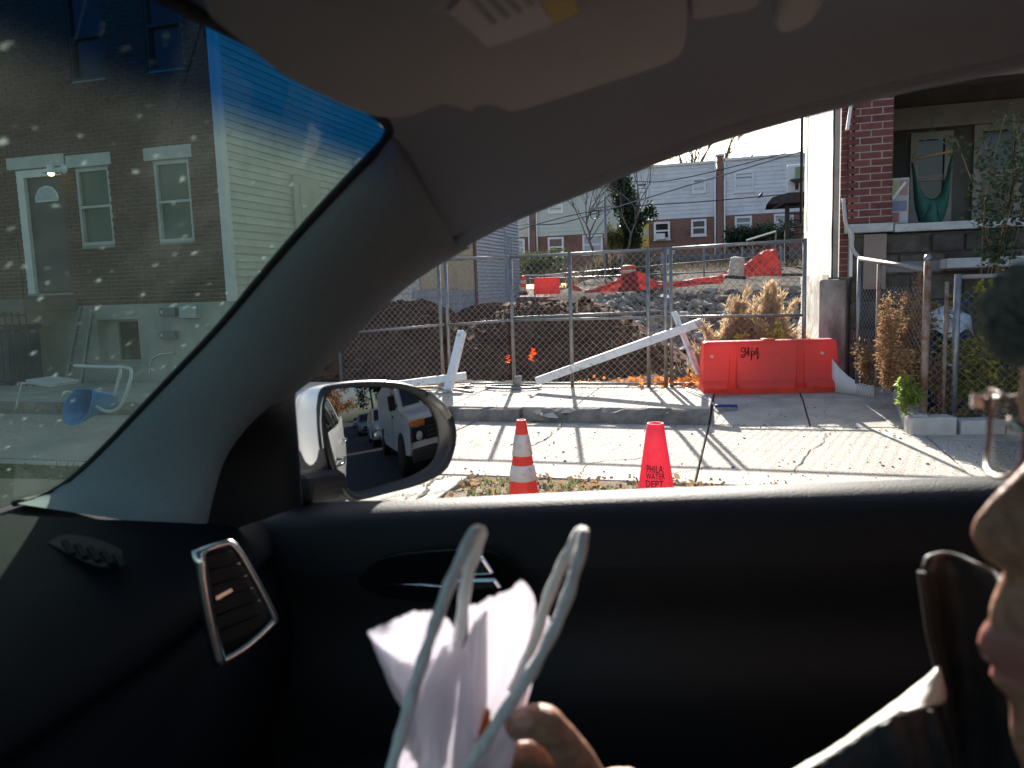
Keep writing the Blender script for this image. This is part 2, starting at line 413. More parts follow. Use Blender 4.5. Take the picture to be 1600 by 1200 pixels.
def heap_z(x, y):
    t = min(max((y - 15.2) / 5.2, 0), 1); l = min(max((x + 4.9) / 1.6, 0), 1)
    return .05 + 1.32 * (t ** .8) * (.35 + .65 * l)
def place_stone(x, y, s_):
    o = link('stone', random.choice(protos), heap); o.location = (x, y - 17.6, heap_z(x, y) + random.uniform(-.04, .12))
    o.rotation_euler = (random.uniform(-.6, .6), random.uniform(-.6, .6), random.random() * 6.3); o.scale = (s_ * random.uniform(.8, 1.5), s_, s_ * random.uniform(.7, 1.1))
cnt = 0
while cnt < 300:
    px, py = random.uniform(905, 1245), random.uniform(448, 585)
    if py > 500 + (1 if px > 1060 else 0) * 40 and px < 980: continue
    lo, hi = 15.0, 21.0                                       # march the sight line onto the slope
    y = 15.0
    while y < 19.4:
        p = atY(px, py, y)
        if p.z < heap_z(p.x, y) + .02: break
        y += .1
    if y >= 19.4 or p.x < -4.9 or p.x > 3.2: continue
    place_stone(p.x, y, random.choice((random.uniform(.13, .22), random.uniform(.18, .32), random.uniform(.26, .44)))); cnt += 1
mb = MB()
for _ in range(1500):
    x = random.uniform(-4.9, 3.6); y = random.uniform(14.6, 19.5); s_ = random.uniform(.08, .26); me = random.choice(protos)
    R = Matrix.Rotation(random.random() * 6.3, 3, Vector((random.random(), random.random(), random.random() + .1)).normalized())
    c = Vector((x, y - 17.6, heap_z(x, y) - .0 + random.uniform(-.05, .05)))
    mb.add([c + R @ (v.co * s_) for v in me.vertices], [tuple(p.vertices) for p in me.polygons])
o = mb.build('small_stones', stone_m, heap); o['kind'] = 'stuff'
mb = MB(); mb.grid([[(-5 + .3 * i, 14.4 + .3 * j - 17.6, heap_z(-5 + .3 * i, 14.4 + .3 * j) - .12) for i in range(31)] for j in range(22)])
mb.build('earth_core', soil, heap)
# ================================================================== construction fence
galv = mat('galvanised_steel', (0.17, 0.17, 0.17), (0.27, 0.27, 0.27), scale=12, rough=.36, metal=.6)
wire_m = mat('fence_wire', (0.30, 0.30, 0.30), rough=.4, metal=.6)
rust = mat('rusty_steel', (0.16, 0.07, 0.035), (0.30, 0.25, 0.21), scale=9, rough=.8, metal=.2)
FY = 9.9
def link_mesh(mbw, x0, x1, z0, z1, pitch, r, f=lambda u, z: Vector((u, 0, z))):
    """chain link: neighbouring zigzag wires, hooked where they meet"""
    n = int((x1 - x0) / pitch); hz = pitch / 2
    k = int((z1 - z0) / hz)
    for i in range(n + 1):
        for side in (0,):
            prev = None
            for j in range(k + 1):
                u = x0 + i * pitch + (pitch if (j % 2) else 0) * .5 * (1 if i % 2 == 0 else 1)
                u = min(max(u, x0), x1); p = f(u, z0 + j * hz) + Vector((0, .004 * (1 if j % 2 else -1), 0))
                if prev is not None: strut(mbw, prev, p, r)
                prev = p
            prev = None
            for j in range(k + 1):
                u = x0 + i * pitch - (pitch if (j % 2) else 0) * .5
                u = min(max(u, x0), x1); p = f(u, z0 + j * hz) + Vector((0, -.004 * (1 if j % 2 else -1), 0))
                if prev is not None: strut(mbw, prev, p, r)
                prev = p
def strut(mbw, a, b, r):
    d = (b - a); 
    if d.length < 1e-5: return
    d.normalize(); s_ = d.cross(Vector((0, 1, 0)))
    if s_.length < 1e-3: s_ = d.cross(Vector((1, 0, 0)))
    s_.normalize(); t = d.cross(s_)
    vs = []
    for p in (a, b):
        for an in (0.5, 2.6, 4.7): vs.append(p + (s_ * cos(an) + t * sin(an)) * r)
    mbw.add(vs, [(0, 1, 4, 3), (1, 2, 5, 4), (2, 0, 3, 5)], True)
def fence_panel(label, x0, x1, posts, y=FY, tops=(1.82, 1.82), mids=(1.0, 1.0), bot=.17, base=.13, feet=True, extra=()):
    t = thing('chain_link_fence', label, 'fence', (x0, y, base), 0, 'sections of the chain link construction fence')
    W = x1 - x0
    top = lambda u: tops[0] + (tops[1] - tops[0]) * u / W - base
    mid = lambda u: mids[0] + (mids[1] - mids[0]) * u / W - base
    MB().tube([(0, 0, top(0)), (W, 0, top(W))], .021, 10).build('top_rail', galv, t)
    MB().tube([(0, 0, mid(0)), (W, 0, mid(W))], .018, 10).build('middle_rail', galv, t)
    MB().tube([(0, 0, bot - base), (W, 0, bot - base)], .018, 10).build('bottom_rail', galv, t)
    for px in posts:
        u = px - x0
        MB().tube([(u, .0, 0), (u, .0, top(u) + .02)], .024, 10).build('post', galv, t)
    for (za, zb) in extra:
        MB().tube([(0, .05, za - base), (W, .05, zb - base)], .018, 10).build('middle_rail', galv, t)
    mw = MB(); Ht = top(W / 2)
    link_mesh(mw, .01, W - .01, bot - base, Ht, .088, .0028, lambda u, z: Vector((u, .026, z if z < Ht * .5 else z + (top(u) - Ht) * (z - Ht * .5) / (Ht * .5))))
    mw.build('wire_mesh', wire_m, t)
    for k in range(int(W / .42)):
        u = .2 + k * .42
        for zz in (top(u), mid(u)): tb = MB(); tb.tube([(u, -.026, zz - .012), (u + .006, -.03, zz + .012), (u + .012, .03, zz + .016), (u + .03, .028, zz - .035)], .0035, 5); tb.build('wire_tie', galv, t)
    return t
fence_panel('left end panel of the chain link fence, behind the car mirror', -5.46, -3.86, (-5.43, -3.9), mids=(.86, .96), tops=(1.80, 1.82))
fence_panel('narrow chain link fence panel standing over the upright white timber', -3.82, -2.93, (-3.80,), mids=(.955, 1.0))
fence_panel('wide middle chain link fence panel crossed by the long leaning white timber', -2.91, -.9, (-2.90, -2.12, -1.14, -.93), tops=(1.815, 1.83), mids=(1.0, 1.0), extra=((1.03, 1.07),))
fence_panel('chain link gate panel in front of the dry plume grass', -.88, .70, (-.86, .68), tops=(1.83, 1.86), mids=(1.0, .99))
# concrete-filled foot with a bent steel loop under the fence joints
def fence_foot(px, py, label, r=.27):
    p = atZ(px, py, .135); t = thing('loop_stand', label, 'fence base', p, 0, 'steel loop feet of the fence')
    MB().tube([Vector((r * cos(a) * 1.35, r * .55 * sin(a), .022)) for a in [i * pi / 12 for i in range(24)]], .018, 7, closed=True).build('loop', galv, t)
    MB().tube([(-r * .1, -r * .5, .03), (r * .1, r * .5, .03)], .016, 6).build('cross_tube', galv, t)
    MB().lathe([(.05, 0), (.052, .13), (.045, .15), (.036, .15), (.036, .02)], (.06, .02, .01), 14).build('socket', mat('grey_cast_metal', (.2, .19, .18), (.33, .31, .29), scale=20, rough=.8), t)
fence_foot(802, 607, 'bent steel loop foot with pipe socket under the fence joint')
fence_foot(690, 606, 'bent steel loop foot beside the upright white timber')
# orange streamer and flag scraps tied to the mesh
flagm = mat('orange_ribbon', (0.85, 0.16, 0.04), (0.95, 0.25, 0.06), scale=20, rough=.6, trans=.5)
for i, (px, py, s_, lb) in enumerate([(793, 561, .10, 'small crumpled orange ribbon on the mesh by the fence joint'), (830, 554, .16, 'torn orange ribbon hanging on the fence mesh in front of the dirt mound')]):
    mb = MB(); c = atY(px, py, 9.88)
    pts = [Vector((random.uniform(-.3, .3) * s_, random.uniform(-.1, .1) * s_, (k / 7 - .5) * s_)) for k in range(8)]
    pts = smooth_pts(pts, 4); mb.grid([[c + p + Vector((u * (.12 + .22 * abs(nz(k * .3, i * 3.1))) * s_, .03 * nz(k * .5, u * 2, i), .08 * s_ * nz(k * .4, u * 3))) for u in (-1, -.5, 0, .5, 1)] for k, p in enumerate(pts)])
    tag(mb.build('orange_ribbon', flagm, solid=.001), lb, 'ribbon', 'orange ribbons on the fence')

# ---- white timbers nailed into crosses, fallen against the fence
wpaint = mat('white_painted_timber', (0.60, 0.585, 0.57), (0.78, 0.77, 0.76), scale=9, rough=.6, bump=.25, bscale=60, contrast=(.25, .55), dirt_=((.22, .17, .12), 7, .56, .66, .8))
wdirty = mat('white_timber_muddy', (0.38, 0.31, 0.24), (0.72, 0.70, 0.68), scale=5, rough=.7, bump=.2, bscale=50, contrast=(.36, .52))
def beam(p0, p1, w_, h_, par, mt=wpaint, name='beam'): return MB().bar(p0, p1, w_, h_).build(name, mt, par, bevel=.006, seg=1)
t = thing('timber_cross', 'white timber cross, short post upright and long arm lying behind the car mirror', 'timber')
b0 = atY(700, 616, 9.3); b0.z = .15
beam(b0, atY(722, 518, 9.72), .095, .095, t)
beam(atY(590, 605, 9.3), atY(728, 587, 9.52), .09, .09, t)
t = thing('timber_cross', 'white timber cross leaning on the middle panel, long muddy-ended beam', 'timber')
a = atY(838, 596, 9.45); b = atY(1097, 503, 9.72)
beam(a, a.lerp(b, .22), .098, .098, t, wdirty, 'muddy_end'); beam(a.lerp(b, .22), b, .098, .098, t)
beam(atY(1053, 487, 9.80), atY(1092, 585, 9.60), .09, .035, t, wpaint, 'crosspiece')
# thin boards and rods lying behind the fence foot
for i, (q, lb) in enumerate([(((650, 598), (738, 612)), 'grey board lying on the sidewalk by the upright white timber'), (((740, 603), (690, 606)), 'short pale lath beside the fence foot'), (((640, 606), (735, 600)), 'rust-brown strip of wood lying by the white timber')]):
    (a, b) = q; pa = atZ(*a, .145 + .012 * i); pb = atZ(*b, .145 + .012 * i)
    tag(MB().bar(pa, pb, .06, .018).build('board', [mat('weathered_board', (.30, .26, .21), (.42, .38, .33), scale=8), wdirty, mat('brown_lath', (.24, .12, .06), (.35, .19, .10), scale=8)][i]), lb, 'board', 'boards on the sidewalk')

# ---- orange water filled barrier with a scrawled tag
orange_p = mat('orange_plastic', (0.70, 0.085, 0.070), (0.76, 0.105, 0.088), scale=3, rough=.48, spec=.35, trans=.40, dirt_=((.40, .10, .07), 3.5, .50, .74, .6), tcol=(.82, .15, .12), bump=.05, bscale=25)
orange_d = mat('orange_plastic_dirty', (0.45, 0.06, 0.028), (0.80, 0.055, 0.03), scale=6, rough=.6, trans=.25, contrast=(.36, .60), tcol=(.9, .08, .04))
marker = mat('black_marker', (0.03, 0.012, 0.012), rough=.6)
def barrier(name, label, loc, rz, L, H, D, group=None, detail=True):
    t = thing(name, label, 'barrier', loc, rz, group)
    prof = [(-D / 2, .0), (-D / 2, .10), (-D * .42, .15), (-D * .30, H * .93), (-D * .22, H), (D * .22, H), (D * .30, H * .93), (D * .42, .15), (D / 2, .10), (D / 2, 0)]
    mb = MB(); rows = []
    ribs = [(.22, .03), (.72, .03)]
    n = 90
    for i in range(n + 1):
        u = i / n; row = []
        e = min(u, 1 - u) * n; ins = (.02 if e < .5 else .006 if e < 1.5 else 0)
        for (y, z) in prof:
            yy = y * (1 - ins / D)
            zz = z
            if abs(y) > D * .25 and z < H * .75:                 # moulded wedge shaped recesses at the foot
                for (c, wd) in ribs:
                    wz = wd * 1.15 * (1 - z / (H * .75)) + .006
                    if abs(u - c) < wz: yy *= .60 + .4 * (z / (H * .75))
            row.append(((u - .5) * L * (1 - .03 * (zz / H) ** 2), yy, zz - (ins if z >= H else 0)))
        rows.append(row)
    mb.grid(rows, smooth=False); m_ = len(prof)
    mb.f.append(tuple(range(m_))); mb.f.append(tuple(n * m_ + j for j in range(m_))[::-1]); mb.sm += [False] * 2
    b_ = mb.build('shell', orange_p, t, bevel=.006)
    if not detail: return t
    # grime skirt moulded along the foot
    gm = MB(); gm.grid([[((i / 30 - .5) * L * .995, -D / 2 - .002, 0.0), ((i / 30 - .5) * L * .995, -D / 2 - .002, .05 + .045 * abs(nz(i * .7, 4)) )] for i in range(31)])
    gm.build('grime', orange_d, t)
    def front(u, z): # point on the sloping front face
        f = min(max((z - .15) / (H * .93 - .15), 0), 1); return Vector((u, -(D * .42 + (D * .30 - D * .42) * f) - .004, z))
    S = [[(0, .8), (-.35, .95), (-.5, .55), (-.2, .35), (.05, .6), (.1, .95), (.1, .2), (-.1, -.3), (-.45, -.25), (-.2, 0), (.35, .3), (.55, 1.0), (.62, .1), (.5, -.1), (.4, .3), (.7, .3)],
         [(.85, .45), (1.0, .15), (.95, -.75), (.95, .3), (1.25, .4), (1.35, .1), (1.1, -.1), (1.0, .1)],
         [(1.45, .2), (1.6, .45), (1.75, .2), (1.55, 0), (1.45, .2), (1.85, .9), (1.9, -.1), (1.7, -.25), (1.95, -.2), (1.75, -.55), (2.05, -.4)], [(.95, .75), (1.2, .8)], [(-.6, .0), (-.5, .02)], [(-.6, -.25), (-.52, -.22)], [(2.1, .2), (2.17, .22)], [(2.12, .0), (2.19, .02)]]
    gm = MB()
    for st in S:
        P = smooth_pts([(x, y, 0) for x, y in st], 5)
        gm.tube([front(-.17 * L * 1.1 + p.x * .078, H * .74 + p.y * .088) for p in P], .0055, 4)
    gm.build('graffiti', marker, t)
    for (u, z) in ((-.43 * L, H * .72), (.38 * L, H * .74)):
        MB().box(front(u, z), (.035, .006, .03), M=Matrix.Rotation(.4, 3, 'Y')).build('sticker_scrap', mat('pale_scrap', (.6, .5, .45), rough=.8), t)
    MB().lathe([(.085, 0), (.085, .012), (.06, .02), (0, .02)], (0.0, 0, H + .0), 16).build('filler_cap', mat('orange_cap', (.95, .22, .03), rough=.4, trans=.4, tcol=(1, .3, .05)), t)
    return t
bl = atZ(1095, 615, 0.0); br = atZ(1306, 613, 0.0)
bl, br = atZ(1094, 616, .127), atZ(1307, 612, .127)
c = (bl + br) / 2; dv = br - bl
barrier('plastic_barrier', 'large red-orange plastic barrier with black scrawled tag on the driveway', c + Vector((0, .2, 0)), math.atan2(dv.y, dv.x), dv.length, .595, .40)

# ---- traffic cones
cone_o = mat('cone_orange', (0.66, 0.045, 0.03), (0.78, 0.08, 0.05), scale=10, rough=.55, trans=.25, dirt_=((.22, .06, .045), 14, .54, .68, .8), tcol=(.95, .10, .05))
cone_p = mat('cone_pink_red', (0.78, 0.075, 0.125), (0.84, 0.105, 0.16), scale=8, rough=.55, trans=.38, dirt_=((.45, .06, .07), 12, .52, .70, .7), tcol=(1.0, .075, .14))
reflw = mat('reflective_white', (0.40, 0.34, 0.29), (0.72, 0.69, 0.66), scale=12, rough=.5, contrast=(.3, .48), trans=.25, tcol=(.7, .65, .6))
black_r = mat('black_rubber', (.02, .02, .02), (.05, .045, .04), scale=10, rough=.8)
stencil = mat('stencil_black', (.035, .01, .015), rough=.7)
def cone_body(t, mt, H, rb, rtp, z0=.03):
    pr = [(rb + .01, z0), (rb, z0 + .01)] + [(rb + (rtp - rb) * i / 10, z0 + .01 + (H - z0 - .01) * i / 10) for i in range(1, 11)] + [(rtp - .006, H), (rtp - .01, H - .05)]
    MB().lathe(pr, n=28).build('body', mt, t, solid=.0)
    MB().box((0, 0, .016), (rb * 2.55, rb * 2.55, .032)).build('base', black_r, t, bevel=.012)
    return lambda z: rb + (rtp - rb) * (z - z0 - .01) / (H - z0 - .01)
p = atY(809, 657, 4.15); H1 = p.z + .004
cp = Vector((p.x, p.y, 0.0))
t = thing('traffic_cone', 'orange traffic cone with two scuffed white reflective bands', 'traffic cone', cp + Vector((0.02, 0, 0)))
rf = cone_body(t, cone_o, H1, .118, .026)
def zpx(py, y=4.15, px=818): return atY(px, py, y).z
for (ya, yb) in ((678, 711), (725, 749)):
    z1_, z0_ = zpx(ya), zpx(yb)
    MB().lathe([(rf(z0_) + .001, z0_), (rf(z0_) + .004, z0_ + .002), (rf(z1_) + .004, z1_ - .002), (rf(z1_) + .001, z1_)], n=28).build('reflective_band', reflw, t)
p = atY(1024, 661, 4.2); H2 = p.z
t = thing('traffic_cone', 'plain pink-red cone stencilled PHILA WATER DEPT in black', 'traffic cone', Vector((p.x, p.y, 0)), 0)
rf2 = cone_body(t, cone_p, H2, .138, .044)
# stencilled words wrapped on the cone
def word(t, s, zc, hgt, wid, rfn, ang0, name='stencil_word'):
    cu = bpy.data.curves.new('lettering', 'FONT'); cu.body = s; cu.size = 1; cu.align_x = 'CENTER'; cu.resolution_u = 2
    cu.offset = .012
    ob = bpy.data.objects.new('lettering', cu); COL.objects.link(ob)
    dg = bpy.context.evaluated_depsgraph_get(); me = bpy.data.meshes.new_from_object(ob.evaluated_get(dg)); bpy.data.objects.remove(ob)
    bm = bmesh.new(); bm.from_mesh(me); bmesh.ops.triangulate(bm, faces=bm.faces); bmesh.ops.subdivide_edges(bm, edges=[e for e in bm.edges if e.calc_length() > .2], cuts=2); bm.to_mesh(me); bm.free()
    xs_ = [v.co.x for v in me.vertices]; ysv = [v.co.y for v in me.vertices]; wx = max(xs_) - min(xs_); hy = max(ysv)
    for v in me.vertices:
        z = zc + (v.co.y / hy - .5) * hgt; r_ = rfn(z) + .003
        a_ = ang0 + (v.co.x / wx) * wid / r_
        v.co = (r_ * cos(a_), r_ * sin(a_), z)
    me.materials.append(stencil); return link(name, me, t)
aim = math.atan2(-p.y, -p.x) 
for s_, (ya, yb), wd in (('PHILA:', (729, 740), .095), ('WATER', (741, 750), .105), ('DEPT.', (752, 762), .105)):
    za, zb = atY(1022, ya, 4.1).z, atY(1022, yb, 4.1).z
    wo_ = word(t, s_, (za + zb) / 2, za - zb, wd, rf2, aim - .05)
    # stencil bridges: thin cuts of cone colour left across each letter
    bridges = MB(); zc = (za + zb) / 2; r_ = rf2(zc) + .0036
    for k in range(5):
        a_ = aim - .05 + (k - 2) * wd / 5 / r_
        bridges.add([(r_ * cos(a_ - .012), r_ * sin(a_ - .012), zb - .001), (r_ * cos(a_ + .012), r_ * sin(a_ + .012), zb - .001), ((r_ - .002) * cos(a_ + .012), (r_ - .002) * sin(a_ + .012), za + .001), ((r_ - .002) * cos(a_ - .012), (r_ - .002) * sin(a_ - .012), za + .001)], [(0, 1, 2, 3)])
    bridges.build('stencil_bridge', cone_p, t)

# ---- snow brush lying on the drive: pale handle, blue bristle head
t = thing('snow_brush', 'snow brush with pale handle and blue bristle head lying by the barrier', 'brush')
a, b, c_ = atZ(1072, 607, .16), atZ(1118, 634, .105), atZ(1152, 634, .10)
MB().tube([a, a.lerp(b, .5) + Vector((0, 0, .03)), b], .011, 7).build('handle', mat('pale_plastic', (.55, .6, .68), rough=.5), t)
hb = MB(); hb.bar(b, c_, .035, .03); hb.build('head', mat('blue_plastic', (.03, .06, .25), rough=.5), t, bevel=.006)
br_ = MB()
for k in range(60):
    q = b.lerp(c_, k / 59); br_.leaf(q, (random.gauss(0, .2), -1, random.gauss(-.1, .2)), .07, .08)
br_.build('bristles', mat('blue_bristle', (.04, .08, .3), rough=.6), t)
# curved white sheet standing between the barrier and the yard kerb
t_ = MB(); rows = []
for i in range(15):
    u = i / 14; p0 = atY(1300 + 66 * u, 560 + 42 * (1 - (1 - u) ** 2.2), 9.6 - .45 * u); p1 = atY(1300 + 66 * u, 600 + 12 * u, 9.6 - .45 * u)
    p1.z = .12; rows.append([p0, p0.lerp(p1, .5) + Vector((0, -.01, 0)), p1])
t_.grid(rows); tag(t_.build('bent_sheet', mat('white_sheet', (.72, .72, .70), (.8, .8, .78), scale=5, rough=.6, trans=.3), solid=.006), 'bent white sheet standing between the barrier and the kerb', 'sheet')

# orange leaves piled along the fence
leafo = mat('orange_leaf', (.42, .12, .03), (.62, .22, .05), scale=12, rough=.8, trans=.4)
mb = MB()
for _ in range(420):
    px = random.choice([random.gauss(992, 6), random.gauss(1033, 10), random.gauss(1076, 12), random.gauss(1076, 12), random.uniform(900, 1095)])
    p = atZ(px, random.gauss(599, 3), .14); mb.leaf(p + Vector((0, 0, random.random() * .05)), (random.gauss(0, 1), random.gauss(0, 1), random.gauss(.2, .5)), random.uniform(.03, .08), .7)
for _ in range(60): mb.leaf(atZ(random.gauss(1082, 4), random.gauss(585, 6), .2), (random.gauss(0, 1), random.gauss(0, 1), random.gauss(0, 1)), .07, .7)
tag(mb.build('fallen_leaves', leafo), 'orange fallen leaves along the foot of the fence', None, None, 'stuff')
# dark green tarp bundle behind the fence
mb = MB(); c = atY(1062, 566, 10.7); rows = []
for i in range(13):
    row = []
    for j in range(17):
        a_ = 2 * pi * j / 16; e = pi / 2 * i / 12; r_ = cos(e) * (1 + .35 * nz(cos(a_) * 3, sin(a_) * 3, i * .5))
        row.append((c.x + .22 * r_ * cos(a_), c.y + .18 * r_ * sin(a_), .06 + .22 * sin(e) * (1 + .5 * nz(a_, e * 3, 5))))
    rows.append(row)
mb.grid(rows, smooth=False); tag(mb.build('tarp_bundle', mat('dark_green_tarp', (.03, .05, .045), (.10, .13, .12), scale=9, rough=.5)), 'crumpled dark green tarp behind the fence near the leaning timber', 'tarp')
# ================================================================== up the slope: drums, netting, rear fence
def drum(label, px, ptop, pbot, y, r, tilt=0.0, mats=None, group='orange drums on the embankment', cat='drum', name='traffic_drum', base=True):
    top, bot = atY(px, ptop, y), atY(px, pbot, y)
    H = (top - bot).length
    t = thing(name, label, cat, bot, 0, group); t.rotation_euler = (tilt * .3, tilt, 0)
    a, b = mats
    k = 5
    pr = lambda f: r * (1 - .14 * f)
    for i in range(k):
        f0, f1 = i / k, (i + 1) / k
        MB().lathe([(pr(f0) * .97, f0 * H), (pr(f0), f0 * H + .012), (pr(f1), f1 * H - .012), (pr(f1) * .97, f1 * H)], n=22).build('band', (a if i % 2 == 0 else b), t)
    MB().lathe([(r * .84, H - .01), (r * .6, H + .02), (r * .3, H + .025), (0, H + .025)], n=16).build('lid', a, t)
    if base: MB().lathe([(r * 1.3, -.02), (r * 1.3, .05), (r * .9, .06)], n=18).build('base_ring', black_r, t)
    return t
drum_o = mat('drum_orange', (.72, .10, .03), (.82, .16, .045), scale=5, rough=.5, trans=.25, tcol=(.95, .2, .06))
drum_w = mat('drum_white', (.62, .60, .58), (.74, .72, .70), scale=5, rough=.5, trans=.2)
drum('orange drum with white bands standing in the middle of the red netting', 982, 416, 443, 20.0, .215, mats=(drum_o, drum_w))
drum('dirty white and red drum leaning against the raised red netting', 1149, 403, 434, 19.6, .19, tilt=.12, mats=(mat('drum_dirty', (.50, .44, .38), (.66, .62, .58), scale=9, rough=.7), mat('drum_dirty2', (.56, .47, .40), (.66, .58, .52), scale=9, rough=.7)), group=None)
# slim channeliser post by the grey house
drum('slim orange and white striped channeliser post at the corner of the grey house', 818, 432, 460, 19.8, .09, mats=(drum_o, drum_w), group=None, cat='traffic post', name='channeliser_post')
c0, c1 = atY(836, 460, 19.5), atY(874, 459, 19.5)
barrier('plastic_barrier', 'short red-orange plastic barrier on the terrace beside the striped post', (c0 + c1) / 2, .05, (c1 - c0).length, .42, .3, detail=False)
netm = mat('red_debris_net', (.30, .028, .026), (.44, .045, .04), scale=25, rough=.7, trans=.35, tcol=(.50, .055, .045), bump=.4, bscale=60)
_n = netm.node_tree; _o = _n.nodes['Material Output']; _src = _o.inputs[0].links[0].from_socket; _t = _n.nodes.new('ShaderNodeBsdfTransparent'); _x = _n.nodes.new('ShaderNodeMixShader'); _x.inputs[0].default_value = .22
_n.links.new(_src, _x.inputs[1]); _n.links.new(_t.outputs[0], _x.inputs[2]); _n.links.new(_x.outputs[0], _o.inputs[0])      # open mesh lets some light through
def net(label, top, bot, y0, y1, name='debris_netting', wob=.06):
    T = smooth_pts([atY(px, py, y0) for px, py in top], 5); B = smooth_pts([atY(px, py, y1) for px, py in bot], 5)
    n = 44; T = resample(T, n); B = resample(B, n); rows = []
    for j in range(9):
        f = j / 8; rows.append([T[i].lerp(B[i], f) + Vector((0, wob * nz(i * .35, j * .5, 2.2) * 2, wob * .35 * nz(i * .5, j * .4, 8))) for i in range(n)])
    mb = MB(); mb.grid(rows); return tag(mb.build(name, netm, solid=.004), label, 'netting', 'red debris netting along the top of the stones')
net('low run of red netting draped in a peak round the orange drum', [(915, 453), (945, 445), (972, 432), (995, 423), (1010, 431), (1030, 440), (1060, 439), (1085, 435), (1130, 430)], [(912, 458), (945, 457), (975, 456), (1000, 454), (1015, 452), (1030, 450), (1060, 449), (1085, 446), (1130, 442)], 19.7, 19.5)
net('raised sheet of red netting hung over a hidden frame at the right', [(1118, 433), (1145, 420), (1165, 412), (1180, 400), (1195, 391), (1213, 389)], [(1120, 438), (1145, 434), (1165, 433), (1180, 432), (1200, 431), (1222, 430)], 20.2, 19.8)
net('small orange-red wedge of netting left of the stones', [(893, 443), (900, 446), (910, 451)], [(893, 454), (900, 455), (910, 455)], 19.9, 19.7, wob=.02)
# block retaining stub at the terrace
t = thing('block_wall', 'low dark concrete block wall under the short barrier', 'wall', atY(810, 476, 19.9))
for i, (px0, px1) in enumerate([(806, 832), (833, 856), (857, 905)]):
    a, b = atY(px0, 464, 19.9), atY(px1, 478, 19.9)
    MB().box2((a.x - t.location.x, 0, b.z - t.location.z - .3), (b.x - t.location.x - .02, .35, a.z - t.location.z)).build('block', mat('dark_block', (.12, .12, .125), (.2, .2, .2), scale=4, rough=.9), t, bevel=.01)
# rear chain link fence
t = thing('rear_fence', 'thin chain link fence on the rise behind the red netting', 'fence', (0, 24, 0))
RY = 24.0
rp = [(835, 428, 452), (912, 420, 452), (945, 396, 448), (972, 398, 440), (1034, 390, 440), (1100, 388, 436), (1160, 386, 434), (1220, 384, 430)]
rail = []
for px, a, b in rp:
    A, B = atY(px, a, RY), atY(px, b, RY); MB().tube([(A.x, 0, B.z - .4), (A.x, 0, A.z)], .024, 7).build('post', galv, t)
for (y0, y1) in ((432, 398), (436, 421)):
    P, Q = atY(826, y0, RY), atY(1225, y1, RY); MB().tube([(P.x, 0, P.z), (Q.x, 0, Q.z)], .02, 7).build('rail', galv, t)
# bright board lying on the terrace edge
a, b = atY(822, 430, 22), atY(880, 430, 22)
tag(MB().bar(a, b, .3, .04).build('plank', wpaint), 'pale plank on the rise behind the striped post', 'plank')
sign = atY(1046, 393, 23.6)
o = thing('notice_sign', 'small pale red-printed notice fixed on the rear fence', 'sign', sign)
MB().box((0, 0, 0), (.30, .012, .16)).build('board', mat('pale_sign', (.6, .55, .55), rough=.5), o)
pm = MB()
for k in range(3): pm.box((0, -.008, .045 - k * .04), (.22 - .03 * k, .003, .02))
pm.build('print', mat('sign_red', (.5, .12, .12), rough=.6), o)
# ================================================================== houses
mortar = mat('mortar', (.25, .23, .20), (.34, .315, .28), scale=20, rough=.95)
mortar_pale = mat('mortar_pale', (.30, .25, .23), (.40, .34, .31), scale=20, rough=.95)
brick_m = mat('red_brown_brick', (.082, .036, .026), (.15, .068, .048), scale=7, rough=.9, bump=.2, bscale=60, rrand=.25)
brick_r = mat('maroon_brick', (.115, .034, .03), (.18, .058, .048), scale=8, rough=.85, bump=.2, bscale=60, rrand=.2)
trim_w = mat('white_trim', (.62, .62, .60), (.72, .72, .70), scale=4, rough=.6)
trim_g = mat('grey_lintel', (.42, .42, .40), (.52, .52, .50), scale=5, rough=.85)
glass_d = mat('dark_window_glass', (.016, .018, .018), rough=.12, spec=.35)
glass_g = mat('green_blind_glass', (.075, .105, .088), (.10, .135, .115), scale=2, rough=.3, spec=.2)
door_d = mat('dark_door', (.05, .048, .05), (.07, .066, .068), scale=4, rough=.5)
foundation_m = mat('painted_stucco', (.31, .30, .26), (.42, .41, .37), scale=3, rough=.9, bump=.2, bscale=25)

